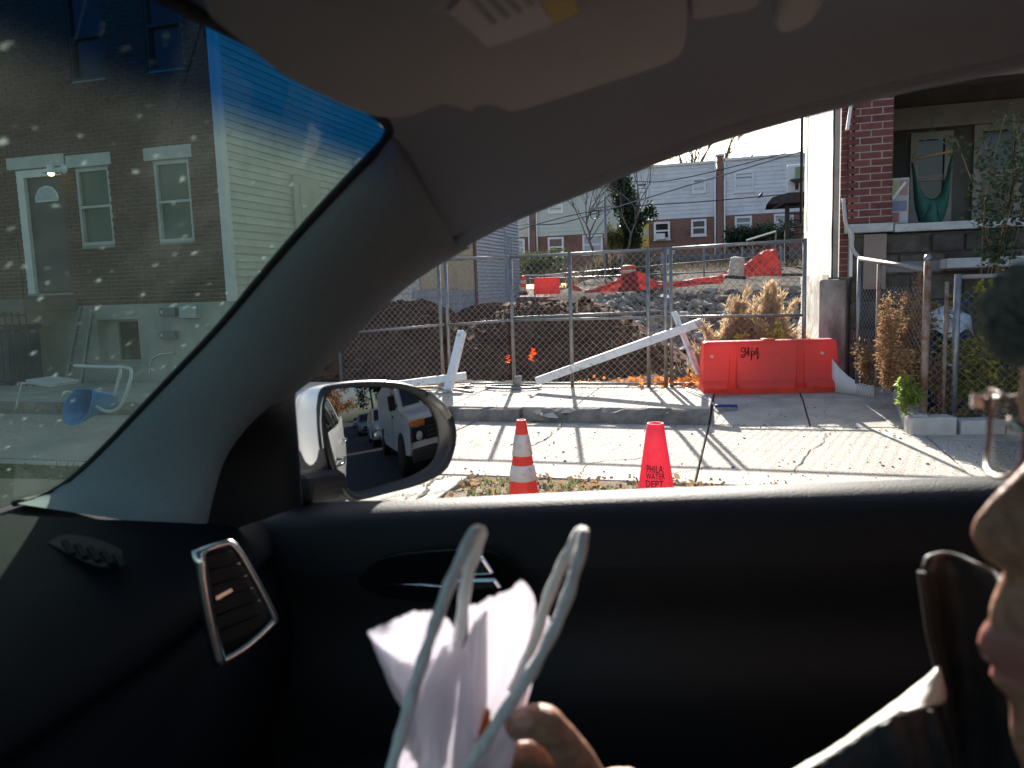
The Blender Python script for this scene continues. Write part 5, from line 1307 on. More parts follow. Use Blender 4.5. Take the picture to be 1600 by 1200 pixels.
visor_m = mat('visor_vinyl', (.38, .40, .42), (.41, .43, .45), scale=120, rough=.8, bump=.08, bscale=400)
chrome = mat('satin_chrome', (.65, .66, .68), rough=.22, metal=1)
body_w = mat('pearl_white_paint', (.70, .69, .66), (.73, .72, .69), scale=2, rough=.35, coat=.7)
rubber = mat('weatherstrip_rubber', (.012, .012, .013), rough=.7)

# windshield
WA = RAD(35); WN = (-sin(WA), 0, cos(WA)); W0 = (-.30, 0, 1.575)
edge_px = [(20, 786), (80, 768), (140, 720), (250, 605), (340, 510), (440, 390), (540, 280), (590, 230), (604, 208), (600, 196), (580, 178), (540, 150), (470, 110), (420, 85), (300, 25), (250, 0), (150, -50)]
E3 = [carP(px, py, W0, WN) for px, py in edge_px]
E3s = smooth_pts(E3, 3)
left_bot = Vector((E3[0].x - .02, -.75, E3[0].z - .014)); left_top = Vector((E3[-1].x, -.65, E3[-1].z))
def glass_sheet(name, mt, off=0.0):
    n = Vector(WN); k = len(E3s); i_c = min(range(k), key=lambda i: (E3s[i] - E3[8]).length)
    lower = resample(E3s[:i_c + 1], 30)                       # right hand edge, bottom to top
    top = E3s[i_c:]
    mb = MB(); rows = []
    for i, p in enumerate(lower):
        f = i / 29; q = left_bot.lerp(left_top, f)
        rows.append([p.lerp(q, j / 24) + n * off for j in range(25)])
    # the strip under the header
    cap = resample(top + [left_top], 25); last = rows[-1]
    for a in (.5, 1): rows.append([last[j].lerp(cap[j], a) for j in range(25)])
    mb.grid(rows); return mb.build(name, mt, car)
gm = bpy.data.materials.new('windshield_glass'); gm.use_nodes = True; N = gm.node_tree.nodes; L = gm.node_tree.links; N.clear()
out = N.new('ShaderNodeOutputMaterial'); tc = N.new('ShaderNodeTexCoord'); sep = N.new('ShaderNodeSeparateXYZ'); L.new(tc.outputs['Object'], sep.inputs[0])
# shade band: blue tint baked into the glass, fading downwards along the pane
mr = N.new('ShaderNodeMapRange'); mr.inputs['From Min'].default_value = 1.532; mr.inputs['From Max'].default_value = 1.560; mr.interpolation_type = 'SMOOTHSTEP'
L.new(sep.outputs['Z'], mr.inputs['Value'])
cmix = N.new('ShaderNodeMix'); cmix.data_type = 'RGBA'; cmix.inputs['A'].default_value = (.43, .55, .46, 1); cmix.inputs['B'].default_value = (.003, .15, .40, 1)
L.new(mr.outputs[0], cmix.inputs['Factor'])
tb = N.new('ShaderNodeBsdfTransparent'); L.new(cmix.outputs['Result'], tb.inputs[0])
gl = N.new('ShaderNodeBsdfGlossy'); gl.inputs['Roughness'].default_value = .02
lw_ = N.new('ShaderNodeLayerWeight'); lw_.inputs[0].default_value = .5; pw = N.new('ShaderNodeMath'); pw.operation = 'POWER'; pw.inputs[1].default_value = 5; L.new(lw_.outputs['Facing'], pw.inputs[0]); fr = N.new('ShaderNodeMath'); fr.operation = 'MULTIPLY_ADD'; fr.inputs[1].default_value = .3; fr.inputs[2].default_value = .02; L.new(pw.outputs[0], fr.inputs[0])
m1_ = N.new('ShaderNodeMixShader'); L.new(fr.outputs[0], m1_.inputs[0]); L.new(tb.outputs[0], m1_.inputs[1]); L.new(gl.outputs[0], m1_.inputs[2])
# dust film with bird-lime specks: translucent, so it glows only where the sun strikes the glass
tl = N.new('ShaderNodeBsdfTranslucent'); tl.inputs[0].default_value = (.66, .82, .70, 1)
vo = N.new('ShaderNodeTexVoronoi'); vo.inputs['Scale'].default_value = 58; vo.inputs['Randomness'].default_value = 1
ns = N.new('ShaderNodeTexNoise'); ns.inputs['Scale'].default_value = 120; ns.inputs['Detail'].default_value = 2
vadd = N.new('ShaderNodeMix'); vadd.data_type = 'RGBA'; vadd.inputs['Factor'].default_value = .012
L.new(tc.outputs['Object'], vadd.inputs['A']); L.new(ns.outputs['Color'], vadd.inputs['B']); L.new(vadd.outputs['Result'], vo.inputs['Vector'])
sp = N.new('ShaderNodeSeparateColor'); L.new(vo.outputs['Color'], sp.inputs[0])
rs = N.new('ShaderNodeMapRange'); rs.inputs['From Min'].default_value = .05; rs.inputs['From Max'].default_value = 1; rs.inputs['To Min'].default_value = 0; rs.inputs['To Max'].default_value = .19; L.new(sp.outputs[0], rs.inputs['Value'])
lt = N.new('ShaderNodeMath'); lt.operation = 'SUBTRACT'; L.new(rs.outputs[0], lt.inputs[0]); L.new(vo.outputs['Distance'], lt.inputs[1])
sm = N.new('ShaderNodeMapRange'); sm.inputs['From Min'].default_value = -.04; sm.inputs['From Max'].default_value = .16; sm.inputs['To Min'].default_value = 0; sm.inputs['To Max'].default_value = .22; L.new(lt.outputs[0], sm.inputs['Value'])
n2 = N.new('ShaderNodeTexNoise'); n2.inputs['Scale'].default_value = 9; n2.inputs['Detail'].default_value = 6; L.new(tc.outputs['Object'], n2.inputs['Vector'])
fm = N.new('ShaderNodeMapRange'); fm.inputs['From Min'].default_value = .3; fm.inputs['From Max'].default_value = .7; fm.inputs['To Min'].default_value = .008; fm.inputs['To Max'].default_value = .020; L.new(n2.outputs[0], fm.inputs['Value'])
ad = N.new('ShaderNodeMath'); ad.operation = 'ADD'; L.new(sm.outputs[0], ad.inputs[0]); L.new(fm.outputs[0], ad.inputs[1])
inv = N.new('ShaderNodeMapRange'); inv.inputs['To Min'].default_value = 1; inv.inputs['To Max'].default_value = .06; L.new(mr.outputs[0], inv.inputs['Value'])
mu = N.new('ShaderNodeMath'); mu.operation = 'MULTIPLY'; L.new(ad.outputs[0], mu.inputs[0]); L.new(inv.outputs[0], mu.inputs[1])
m2_ = N.new('ShaderNodeMixShader'); L.new(mu.outputs[0], m2_.inputs[0]); L.new(m1_.outputs[0], m2_.inputs[1]); L.new(tl.outputs[0], m2_.inputs[2]); L.new(m2_.outputs[0], out.inputs[0])
ws = glass_sheet('windshield', gm)
ws['label'] = 'green tinted windshield with blue shade band and dust specks'
MB().tube([p + Vector((.004, -.002, .0)) for p in resample(E3s, 60)], .0045, 6).build('windshield_seal', rubber, car)

# A pillar trim: lofted from the windshield edge to the door edge
outer_px = [(318, 832), (332, 770), (352, 710), (400, 648), (470, 590), (530, 525), (600, 458), (660, 415), (715, 384)]
OUT = resample(smooth_pts([carL(px, py, .86) for px, py in outer_px], 4), 28)
INN = resample(E3s[: min(range(len(E3s)), key=lambda i: (E3s[i] - E3[8]).length) + 1], 28)
toward = Vector((0, 0, EYE))
rows = []
for i in range(28):
    a, b = INN[i], OUT[i]; row = []
    for j in range(11):
        f = j / 10; p = a.lerp(b, f); d = (toward - p).normalized()
        row.append(p + d * (.030 * sin(pi * f) ** .7))
    row.append(b + Vector((0, .05, .0)))
    rows.append(row)
SEAM = smooth_pts([E3[8], carL(625, 225, .75), carL(655, 270, .79), carL(690, 340, .83), carL(715, 384, .86)], 4)
sm_ = resample(SEAM, 11)
for f in (.35, .7, 1.0): rows.append([rows[27][j].lerp(sm_[j], f) + ((toward - sm_[j]).normalized() * .004 * (1 - f)) for j in range(11)] + [rows[27][11]])
rows.append([p + Vector((.01, .0, .03)) for p in rows[-1]])
mbp = MB(); mbp.grid(rows); mbp.build('pillar_trim', pillar_pl, car)
# door frame at the pillar foot (black) and the thin seal along the opening
fr_in = [(312, 845), (330, 770), (350, 708), (398, 646), (468, 588)]
op_px = [(470, 792), (466, 720), (461, 660), (459, 612), (470, 598)]
A_ = resample(smooth_pts([carL(px, py, .862) for px, py in fr_in], 4), 14); B_ = resample(smooth_pts([carL(px, py, .93) for px, py in op_px], 4), 14)
mbp = MB(); mbp.grid([[A_[i].lerp(B_[i], j / 5) for j in range(6)] + [B_[i] + Vector((-.004, .012, 0))] for i in range(14)]); mbp.build('mirror_sail_panel', black_pl, car)
seal_a = [(455, 604), (530, 528), (600, 461), (660, 418), (720, 383), (800, 343), (900, 303), (1000, 262), (1100, 226), (1200, 195), (1300, 168), (1400, 143), (1500, 122), (1600, 102), (1700, 84), (1850, 66)]
S_ = smooth_pts([carL(px, py, .885) for px, py in seal_a], 3)
MB().tube([p + Vector((0, .012, .004)) for p in S_], .005, 8).build('window_seal', rubber, car)

# headliner
T0 = [(715, 384), (800, 340), (900, 300), (1000, 258), (1100, 222), (1200, 192), (1300, 165), (1400, 140), (1500, 119), (1600, 99), (1700, 82), (1850, 62)]
T3 = resample(smooth_pts([carL(px, py, .86) for px, py in T0], 4), 30)
T3 += [T3[-1] + Vector((.15 * k, 0, .002 * k)) for k in range(1, 6)]
seam_px = [(715, 384), (690, 340), (655, 270), (625, 225), (604, 205)]
seam = smooth_pts([carL(715, 384, .86), carL(690, 340, .83), carL(655, 270, .79), carL(625, 225, .75)] + [E3[8]], 4)
hdr = [p for p in E3s[min(range(len(E3s)), key=lambda i: (E3s[i] - E3[8]).length):]] + [left_top, Vector((left_top.x, -.85, left_top.z - .02))]
NC = 34
col0 = resample(seam, 10)[:-1] + resample(hdr, NC - 9)
cols = [[p + Vector((.001, 0, .001)) for p in col0]]
for k, tp in enumerate(T3):
    s = tp.x; zr = max(1.600 + .075 * (1 - math.exp(-max(s + .24, 0) * 5)), tp.z + .025)
    sec = smooth_pts([tp, tp + Vector((0, -.018, .010)), Vector((s, .80, min(tp.z + .05, zr - .01))), Vector((s, .70, zr - .004)), Vector((s, .5, zr + .012)), Vector((s, 0, zr + .03)), Vector((s, -.5, zr + .01)), Vector((s, -.88, zr - .1))], 5)
    c_ = resample(sec, NC)
    # keep the edge region dense
    c_ = resample(sec[:16], 10)[:-1] + resample(sec[15:], NC - 9)
    if k == 0: c_ = None
    elif k <= 4:
        w_ = (k / 5) ** .8; c_ = [cols[0][i].lerp(c_[i], w_) for i in range(NC)]; c_[0] = tp
    if c_: cols.append(c_)
mbp = MB(); mbp.grid(cols); hl = mbp.build('headliner', liner_m, car)
mbp = MB(); mbp.grid([[c[i] + Vector((0, 0, .035)) for i in (0, 9, 14, 22, 28, NC - 1)] for c in cols]); mbp.build('roof', body_w, car)
# roof edge roll above the seal
mbp = MB(); mbp.tube([p + Vector((0, .0, .006)) for p in T3], .011, 8); mbp.build('roof_edge_trim', liner_m, car)

# sun visor with warning label
va = RAD(7); VN = (-sin(va), 0, cos(va)); V0 = (-.2, 0, 1.555)
vis_px = [(440, 118), (520, 158), (588, 183), (640, 182), (690, 164), (722, 171), (738, 175), (744, 167), (768, 164), (792, 173), (820, 171), (960, 127), (1040, 100), (1064, 84), (1072, 55), (1074, 10), (1070, -60), (1050, -180), (360, -120), (330, 30)]
VP = smooth_pts([carP(px, py, V0, VN) for px, py in vis_px], 3)
vis = MB(); vis.prism(VP, (0, 0, .016)); v_o = vis.build('sun_visor', visor_m, car, bevel=.006, seg=3)
def onvis(pts, off): return [carP(px, py, (V0[0], 0, V0[2] - off), VN) for px, py in pts]
MB().prism(onvis([(700, 18), (763, 76), (866, 38), (815, -35), (760, -40)], .0015), (0, 0, .0012)).build('warning_label', mat('label_white', (.50, .51, .52), rough=.6), v_o)
MB().prism(onvis([(866, 38), (907, 20), (880, -30), (822, -30)], .0015), (0, 0, .0012)).build('label_stripe', mat('label_yellow', (.48, .36, .05), rough=.6), v_o)
tx = MB()
for k in range(5):
    x0, y0 = 735 + k * 20, 5 - k * 7
    tx.prism(onvis([(x0 - 4, y0 - 8), (x0 + 34, y0 + 34 - k * 2), (x0 + 42, y0 + 31 - k * 2), (x0 + 4, y0 - 12)], .0022), (0, 0, .0005))
tx.build('label_text', mat('label_grey', (.32, .34, .36), rough=.7), v_o)
hinge = MB(); hinge.tube([carP(585, 20, (V0[0], 0, V0[2] - .012), VN), carP(470, -20, (V0[0], 0, V0[2] - .012), VN)], .012, 8)
mbp = MB(); mbp.prism(smooth_pts(onvis([(470, -60), (480, 0), (520, 22), (600, 36), (660, 34), (700, 15), (730, -20), (740, -80), (470, -60)], .012), 3)[:-1], (0, 0, .014)); mbp.build('visor_flap', visor_m, v_o, bevel=.006)
# visor clip and grab handle stubs on the roof
for (q, nm) in (([(1072, -60), (1074, 30), (1090, 34), (1180, 18), (1192, 5), (1190, -60)], 'visor_clip'), ([(1230, -60), (1205, 40), (1212, 54), (1230, 57), (1270, 40), (1286, 18), (1310, -60)], 'grab_handle')):
    mbp = MB(); mbp.prism([carP(px, py, (0, 0, 1.60), (0, 0, 1)) for px, py in q], (0, 0, .03)); mbp.build(nm, visor_m, car, bevel=.01, seg=3)

# door: top roll, inner panel
sill = [carL(px, py, .985) for px, py in ((480, 789), (740, 777), (1000, 765), (1280, 755), (1550, 744))]
sill = [sill[0] + (sill[0] - sill[1]) * .35] + sill + [sill[-1] + (sill[-1] - sill[-2]) * k * .9 for k in range(1, 4)]
sill = resample(smooth_pts(sill, 4), 40)
prof = [(-.0, .0), (-.016, -.001), (-.032, -.004), (-.044, -.011), (-.054, -.022), (-.062, -.040), (-.070, -.075), (-.068, -.12), (-.06, -.17), (-.075, -.19), (-.085, -.25), (-.08, -.32), (-.07, -.36), (-.12, -.38), (-.15, -.40), (-.15, -.44), (-.10, -.47), (-.07, -.6), (-.08, -.75)]
def door_pt(p, i):
    dl, dz = prof[i]; k = 1.0
    return p + Vector((0, dl, dz))
rows = [[door_pt(p, i) for i in range(len(prof))] for p in sill]
mbp = MB(); mbp.grid([r[:7] for r in rows]); mbp.build('door_top', door_pl, car)
mbp = MB(); mbp.grid([r[6:] for r in rows]); mbp.build('door_panel', mat('door_panel_plastic', (.005, .006, .0078), (.0065, .0075, .0095), scale=40, rough=.6, bump=.06, bscale=300), car)
# waist weatherstrip
MB().tube([p + Vector((0, .010, -.009)) for p in sill], .007, 7).build('waist_seal', rubber, car)
# chrome inner handle in a dark recess
hx = link('door_handle', None, car); HPN = (0, 1, .0); HP0 = (0, .893, 0)
def hp(px, py, d=0): return carP(px, py, (0, .893 - d, 0), HPN)
MB().prism([hp(*q, .014) for q in ((722, 897), (726, 872), (742, 866), (757, 868), (775, 895))], (0, -.008, 0)).build('grip', chrome, hx, bevel=.003)
MB().prism([hp(*q, .016) for q in ((700, 902), (776, 900), (788, 917), (735, 920), (700, 918))], (0, -.010, 0)).build('lever', chrome, hx, bevel=.003)
MB().tube([hp(602, 914, .012), hp(660, 914, .016), hp(730, 919, .016)], .0025, 6).build('trim_strip', chrome, hx)
mbp = MB(); mbp.prism(smooth_pts([hp(*q, .004) for q in ((560, 905), (600, 870), (700, 858), (770, 860), (805, 890), (812, 930), (760, 945), (600, 930), (560, 905))], 3)[:-1], (0, -.006, 0)); mbp.build('recess', mat('recess_black', (.003, .0032, .004), rough=.8, spec=.08), hx, bevel=.002)

# dashboard
def carS(px, py, s): return carP(px, py, (s, 0, 0), (1, 0, 0))
dl = [-.8, -.5, -.2, .1, .3, .45, .55, .63, .70, .76, .81, .86, .91, .96]
def dash_prof(l):
    k = max((l - .55) / .4, 0); sh = -.06 * k * k                        # the pad curves forward at its end
    d = -.012 * max(.6 - l, 0)
    pr = [(-1.25, 1.15), (-.95, 1.155), (-.80, 1.15), (-.68 + sh, 1.142), (-.60 + sh, 1.13), (-.545 + sh, 1.105), (-.525 + sh, 1.08), (-.54 + sh, 1.06), (-.525 + sh, 1.045), (-.51 + sh, .99), (-.515 + sh, .90), (-.55 + sh, .84), (-.55 + sh, .74), (-.60 + sh, .4)]
    return [(s_, z_ + d) for s_, z_ in pr]
rows = [[Vector((s, l, z)) for s, z in smooth_pts([(a, 0, b) for a, b in dash_prof(l)], 3) and [(v.x, v.z) for v in smooth_pts([(a, 0, b) for a, b in dash_prof(l)], 3)]] for l in dl]
mbp = MB(); mbp.grid(rows); mbp.build('dashboard', dash_pl, car)
# side demister grille on the pad
gv = link('demister_grille', None, car)
def dz_(px, py, z=1.146): return carP(px, py, (0, 0, z), (0, 0, 1))
MB().prism(smooth_pts([dz_(*q) for q in ((76, 850), (100, 838), (140, 842), (190, 862), (180, 885), (150, 885), (110, 868), (76, 850))], 3)[:-1], (0, 0, .002)).build('recess', mat('vent_black', (.004, .004, .004), rough=.8), gv)
for k in range(5):
    x = 100 + k * 20; MB().bar(dz_(x, 846 + k * 5, 1.150), dz_(x + 14, 866 + k * 5, 1.150), .006, .004).build('vane', dash_pl, gv)
# end air vent with satin bezel
VN2 = Vector((.80, -.60, .1)).normalized(); v0 = carS(350, 940, -.50)
bez = [(309, 862), (345, 850), (364, 853), (396, 905), (425, 962), (422, 974), (385, 1008), (348, 1030), (340, 1028), (322, 950)]
av = link('air_vent', None, car); BZ = smooth_pts([carP(px, py, v0, VN2) for px, py in bez] + [carP(*bez[0], v0, VN2)], 4)[:-1]
MB().tube([p + VN2 * .004 for p in BZ], [.0042 if 0 < i < 99 and not (i > 30) else .007 for i in range(len(BZ))], 8, closed=True).build('bezel', chrome, av)
mbp = MB(); mbp.prism([p - VN2 * .012 for p in BZ], VN2 * .004); mbp.build('cavity', mat('vent_black', (0, 0, 0)), av)
ct = sum(BZ, Vector()) / len(BZ)
for k in range(6):
    f = k / 5; a = carP(318 + 24 * f, 880 + 120 * f, v0, VN2); b = carP(368 + 52 * f, 872 + 95 * f, v0, VN2); MB().bar(a - VN2 * .004, b - VN2 * .004, .014, .0025, up=VN2).build('vane', black_pl, av)
MB().bar(carP(337, 935, v0, VN2), carP(362, 921, v0, VN2), .004, .003, up=VN2).build('slider', chrome, av)

# ---- passenger mirror
mc = carL(600, 688, 1.19); vv = (mc - Vector((0, 0, EYE))).normalized(); rr = Vector((.985, .14, -.085)).normalized()
MN = (rr - vv).normalized()
mir = link('side_mirror', None, car)
gl_px = [(512, 616), (530, 608), (570, 605), (615, 607), (650, 617), (676, 640), (687, 672), (686, 705), (672, 728), (640, 745), (600, 757), (562, 768), (548, 764), (532, 738), (518, 690), (511, 645)]
rim_px = [(503, 640), (508, 612), (528, 602), (575, 598), (625, 600), (668, 613), (696, 638), (709, 668), (707, 702), (692, 735), (655, 756), (600, 771), (560, 780), (538, 772), (520, 742), (507, 695)]
GP = smooth_pts([carP(px, py, mc, MN) for px, py in gl_px + gl_px[:1]], 4)[:-1]
RP = smooth_pts([carP(px, py, mc, MN) for px, py in rim_px + rim_px[:1]], 4)[:-1]
gc = sum(GP, Vector()) / len(GP); RAD_C = 1.15
mirror_m = mat('mirror_silver', (.22, .23, .24), rough=.0, metal=1)
rows = []
for k in range(13):
    f = max(k / 12, .001); rows.append([gc + (p - gc) * f - MN * (((p - gc).length * f) ** 2 / (2 * RAD_C)) for p in GP + GP[:1]])
mbp = MB(); mbp.grid(rows); mg = mbp.build('mirror_glass', mirror_m, mir)
edge = rows[-1][:-1]
mbp = MB(); mbp.grid([[e, e.lerp(r_, .25) - MN * .004, e.lerp(r_, .55) + MN * .004, r_ + MN * .006, r_ + (r_ - gc).normalized() * .004 - MN * .01] for e, r_ in zip(edge + edge[:1], RP + RP[:1])]); mbp.build('mirror_bezel', mat('bezel_black', (.012, .013, .015), rough=.3), mir)
rows = []
for k in range(9):
    f = k / 8; sc_ = math.sqrt(max(1 - (f * .95) ** 2.6, .02)); rows.append([gc + (r_ - gc) * sc_ * 1.02 - MN * (.008 + .125 * f) + Vector((-.01, 0, .0)) * f for r_ in RP + RP[:1]])
mbp = MB(); mbp.grid(rows); mbp.build('mirror_shell', body_w, mir)
# inboard flank of the housing: painted above, black below
ra = resample(smooth_pts([carP(px, py, mc + MN * .003, MN) for px, py in ((512, 609), (504, 625), (502, 660), (506, 700))], 4), 12); ob = resample(smooth_pts([carL(px, py, 1.19) for px, py in ((480, 608), (463, 622), (461, 660), (464, 706))], 4), 12)
MB().grid([[a_.lerp(b_, j / 6) + Vector((.012 * sin(pi * j / 6), -.012 * sin(pi * j / 6), 0)) for j in range(7)] for a_, b_ in zip(ra, ob)]).build('mirror_flank', body_w, mir)
ra = resample(smooth_pts([carP(px, py, mc + MN * .003, MN) for px, py in ((506, 700), (514, 735), (532, 770), (545, 778))], 4), 12); ob = resample(smooth_pts([carL(px, py, 1.16) for px, py in ((462, 704), (464, 735), (470, 775), (500, 792))], 4), 12)
MB().grid([[a_.lerp(b_, j / 6) + Vector((.012 * sin(pi * j / 6), -.012 * sin(pi * j / 6), 0)) for j in range(7)] for a_, b_ in zip(ra, ob)]).build('mirror_base', black_pl, mir)
# mounting arm, black
a = carL(455, 765, .97); b = carP(535, 752, mc - MN * .05, MN)
MB().bar(a, b, .05, .05).build('mirror_arm', black_pl, mir, bevel=.02, seg=3)
MB().tube([carP(668, 616, mc + MN * .004, MN), carP(690, 635, mc + MN * .004, MN), carP(700, 652, mc + MN * .004, MN)], .008, 6).build('mirror_lamp', mat('smoked_lens', (.10, .10, .09), rough=.15), mir)
# ---- white outer skin of the car, seen in the mirror
zs_ = lambda s: 1.15 + .045 * s
def skin(s0, s1, nm, n=10, mt=body_w):
    rows = []
    for i in range(n + 1):
        s = s0 + (s1 - s0) * i / n; zb_ = zs_(s); bl_ = -.05 * max(s - 2.2, 0) ** 1.6 - .05 * max(-.5 - s, 0) ** 1.5
        pr_ = [(1.000, zb_), (1.012, zb_ - .02), (1.03, zb_ - .12), (1.028, zb_ - .2), (1.045, zb_ - .30), (1.04, zb_ - .5), (1.02, zb_ - .66), (1.03, zb_ - .78), (.98, zb_ - .86)]
        rows.append([Vector((s, l + bl_, z)) for l, z in pr_])
    mbp = MB(); mbp.grid(rows); return mbp.build(nm, mt, car)
skin(-1.9, -.62, 'front_fender'); skin(-.612, .62, 'door_skin'); skin(.628, 1.62, 'rear_door_skin'); skin(1.628, 3.1, 'rear_quarter')
for s_ in (.42, 1.42):
    h_ = link('outer_handle', None, car); MB().tube([(s_, 1.035, zs_(s_) - .17), (s_ + .03, 1.075, zs_(s_) - .165), (s_ + .17, 1.078, zs_(s_) - .16), (s_ + .2, 1.035, zs_(s_) - .16)], .012, 8).build('grip', chrome, h_)
# rear side glass, B pillar, far side, tail and floor close the cabin
tint = mat('rear_tint_glass', (.01, .012, .013), rough=.05, spec=.8)
top_z = 1.60
MB().prism([(.78, .99, 1.17), (.95, .99, 1.18), (.93, .86, 1.62), (.82, .86, 1.62)], (0, .015, 0)).build('b_pillar', black_pl, car)
MB().prism([(.96, 1.0, 1.19), (1.75, 1.0, 1.22), (1.55, .87, 1.60), (.94, .87, 1.62)], (0, .008, 0)).build('rear_window', tint, car)
MB().prism([(1.75, 1.0, 1.22), (3.0, .95, 1.26), (2.5, .85, 1.56), (1.55, .87, 1.60)], (0, .012, 0)).build('rear_pillar', body_w, car)
MB().box2((-1.2, -1.02, .2), (3.0, -.96, 1.16)).build('driver_door', black_pl, car)
MB().prism([(.7, -.98, 1.16), (3.0, -.98, 1.2), (2.6, -.85, 1.62), (.8, -.85, 1.62)], (0, -.012, 0)).build('driver_side_rear_glass', tint, car)
MB().box2((3.0, -1.0, .2), (3.08, 1.0, 1.3)).build('tailgate', body_w, car)
MB().prism([(3.02, -.9, 1.3), (3.02, .9, 1.3), (2.5, .82, 1.6), (2.5, -.82, 1.6)], (.02, 0, .01)).build('tail_glass', tint, car)
MB().prism([(1.5, -.9, 1.69), (2.62, -.9, 1.62), (2.62, .9, 1.62), (1.5, .9, 1.69)], (0, 0, .03)).build('rear_roof', body_w, car)
MB().box2((-1.3, -1.0, .18), (3.0, 1.0, .22)).build('floor', black_pl, car)
MB().prism([(-2.5, -.95, .82), (-2.5, .95, .82), (-1.15, .98, 1.04), (-1.15, -.98, 1.04)], (0, 0, -.05)).build('bonnet', body_w, car)
seat_m = mat('seat_fabric', (.018, .018, .02), (.026, .026, .028), scale=60, rough=.9)
for l0, nm in ((.38, 'passenger_seat'),):
    st = link(nm, None, car)
    MB().box((.25, l0, .62), (.52, .50, .18)).build('cushion', seat_m, st, bevel=.06, seg=4)
    MB().box((.62, l0, .98), (.16, .50, .62), M=Matrix.Rotation(.28, 3, 'Y')).build('backrest', seat_m, st, bevel=.06, seg=4)
    MB().box((.74, l0, 1.40), (.10, .26, .18), M=Matrix.Rotation(.2, 3, 'Y')).build('headrest', seat_m, st, bevel=.04, seg=4)
for (s_, l_) in ((-1.5, .86), (1.95, .86), (-1.5, -.86), (1.95, -.86)):
    w_ = link('wheel', None, car, (s_, l_, .2)); MB().lathe([(.15, -.1), (.30, -.11), (.34, -.08), (.34, .08), (.30, .11), (.15, .1)], n=24, tilt=Matrix.Rotation(pi / 2, 3, 'X')).build('tyre', black_r, w_); MB().lathe([(0, .085), (.2, .095), (.22, .08), (.22, -.08), (0, -.08)], n=20, tilt=Matrix.Rotation(pi / 2, 3, 'X')).build('rim', galv, w_)
# ================================================================== passenger
random.seed(3)
per = thing('person', 'passenger in dark zipped jacket and glasses, face in profile, holding the paper bag', 'person', (0, 0, 0), CYAW)
skin_m = mat('skin', (.24, .115, .074), (.42, .235, .16), scale=110, rough=.5, spec=.4, bump=.15, bscale=260)
N = skin_m.node_tree.nodes; N['Principled BSDF'].inputs['Subsurface Weight'].default_value = .12; N['Principled BSDF'].inputs['Subsurface Radius'].default_value = (.012, .005, .003); N['Principled BSDF'].inputs['Subsurface Scale'].default_value = 1
LM = .40
prof_px = [(1690, 420), (1640, 470), (1612, 530), (1600, 590), (1598, 640), (1604, 670), (1618, 700), (1606, 724), (1580, 750), (1552, 776), (1524, 810), (1518, 832), (1524, 852), (1535, 870), (1556, 886), (1572, 893), (1566, 905), (1552, 935), (1546, 958), (1548, 972), (1537, 988), (1532, 1006), (1538, 1026), (1556, 1040), (1552, 1056), (1556, 1072), (1574, 1086), (1580, 1110), (1580, 1140), (1584, 1170), (1600, 1205), (1640, 1240), (1700, 1255)]
PF = [carL(px, py, LM) for px, py in prof_px]
ztop, zbot = PF[0].z + .03, PF[-1].z
def prof_s(z):
    for a, b in zip(PF, PF[1:]):
        if a.z >= z >= b.z: f = (a.z - z) / max(a.z - b.z, 1e-6); return a.x + (b.x - a.x) * f
    return PF[0].x + (z - PF[0].z) * 1.2 if z > PF[0].z else PF[-1].x
z_nose, z_lip, z_chin, z_eye = PF[11].z, PF[21].z, PF[28].z, PF[6].z
rows = []; nl = 90; na = 56; crown = z_eye + .125
for i in range(nl + 1):
    z = zbot + (crown - zbot) * i / nl
    face = PF[6].x + .010 + (.010 if z < z_nose else 0) * min((z_nose - z) / .03, 1)    # cheek plane, slightly behind the bridge
    t_ = (z - zbot) / (crown - zbot)
    back = PF[6].x + .20
    if z > z_eye: k = (z - z_eye) / (crown - z_eye); shr = math.sqrt(max(1 - k ** 2.4, 0.0004)); face = (face + back) / 2 - (back - face) / 2 * shr; back = face + (2 * ((PF[6].x + .010 + PF[6].x + .20) / 2 - face))
    if z < z_lip: back -= min((z_lip - z) / .06, 1) * .05
    hw = .074 * (1 - .30 * max((z_nose - z) / (z_nose - zbot), 0) ** 1.5) * (math.sqrt(max(1 - max((z - z_eye) / (crown - z_eye), 0) ** 2.6, .0004)))
    ps = prof_s(z)
    if abs(z - z_nose) < .016: sg = .0165
    elif z > z_nose: sg = .011 + .012 * min((z - z_nose) / .05, 1) ** 2 + (.03 if z > z_eye + .012 else 0)
    else: sg = .024
    row = []
    for j in range(na):
        u = 2 * j / na - 1; th = pi * (abs(u) ** 1.6) * (1 if u >= 0 else -1)         # dense near the face midline
        x = (face + back) / 2 - cos(th) * (back - face) / 2; y = sin(th) * hw * (1 - .06 * cos(2 * th))
        if abs(th) < 1.5:
            g = math.exp(-(y / sg) ** 2); x = x + (ps - face) * g
            for sd in (-1, 1):                                                         # eye sockets
                d2 = ((y - sd * .031) / .014) ** 2 + ((z - z_eye - .002) / .011) ** 2; x += .010 * math.exp(-d2)
                d3 = ((y - sd * .013) / .006) ** 2 + ((z - z_nose + .002) / .008) ** 2; x -= .008 * math.exp(-d3)   # nostril wings
        row.append(Vector((x, LM + y, z)))
    row.append(row[0].copy()); rows.append(row)
head = MB(); head.grid(rows)
head.add([rows[-1][j] for j in range(na)], [tuple(range(na))])
# neck
nk = []
for i in range(8):
    f = i / 7; c = Vector((PF[6].x + .115 + .03 * f, LM, z_lip - .01 - .16 * f)); nk.append([c + Vector((.058 * cos(a), .055 * sin(a), 0)) * (1 + .25 * f * f) for a in [2 * pi * k / 20 for k in range(21)]])
head.grid(nk)
# lips have their own colour: a thin shell over the lip zone
lipm = mat('lips', (.30, .12, .10), (.36, .15, .13), scale=60, rough=.35)
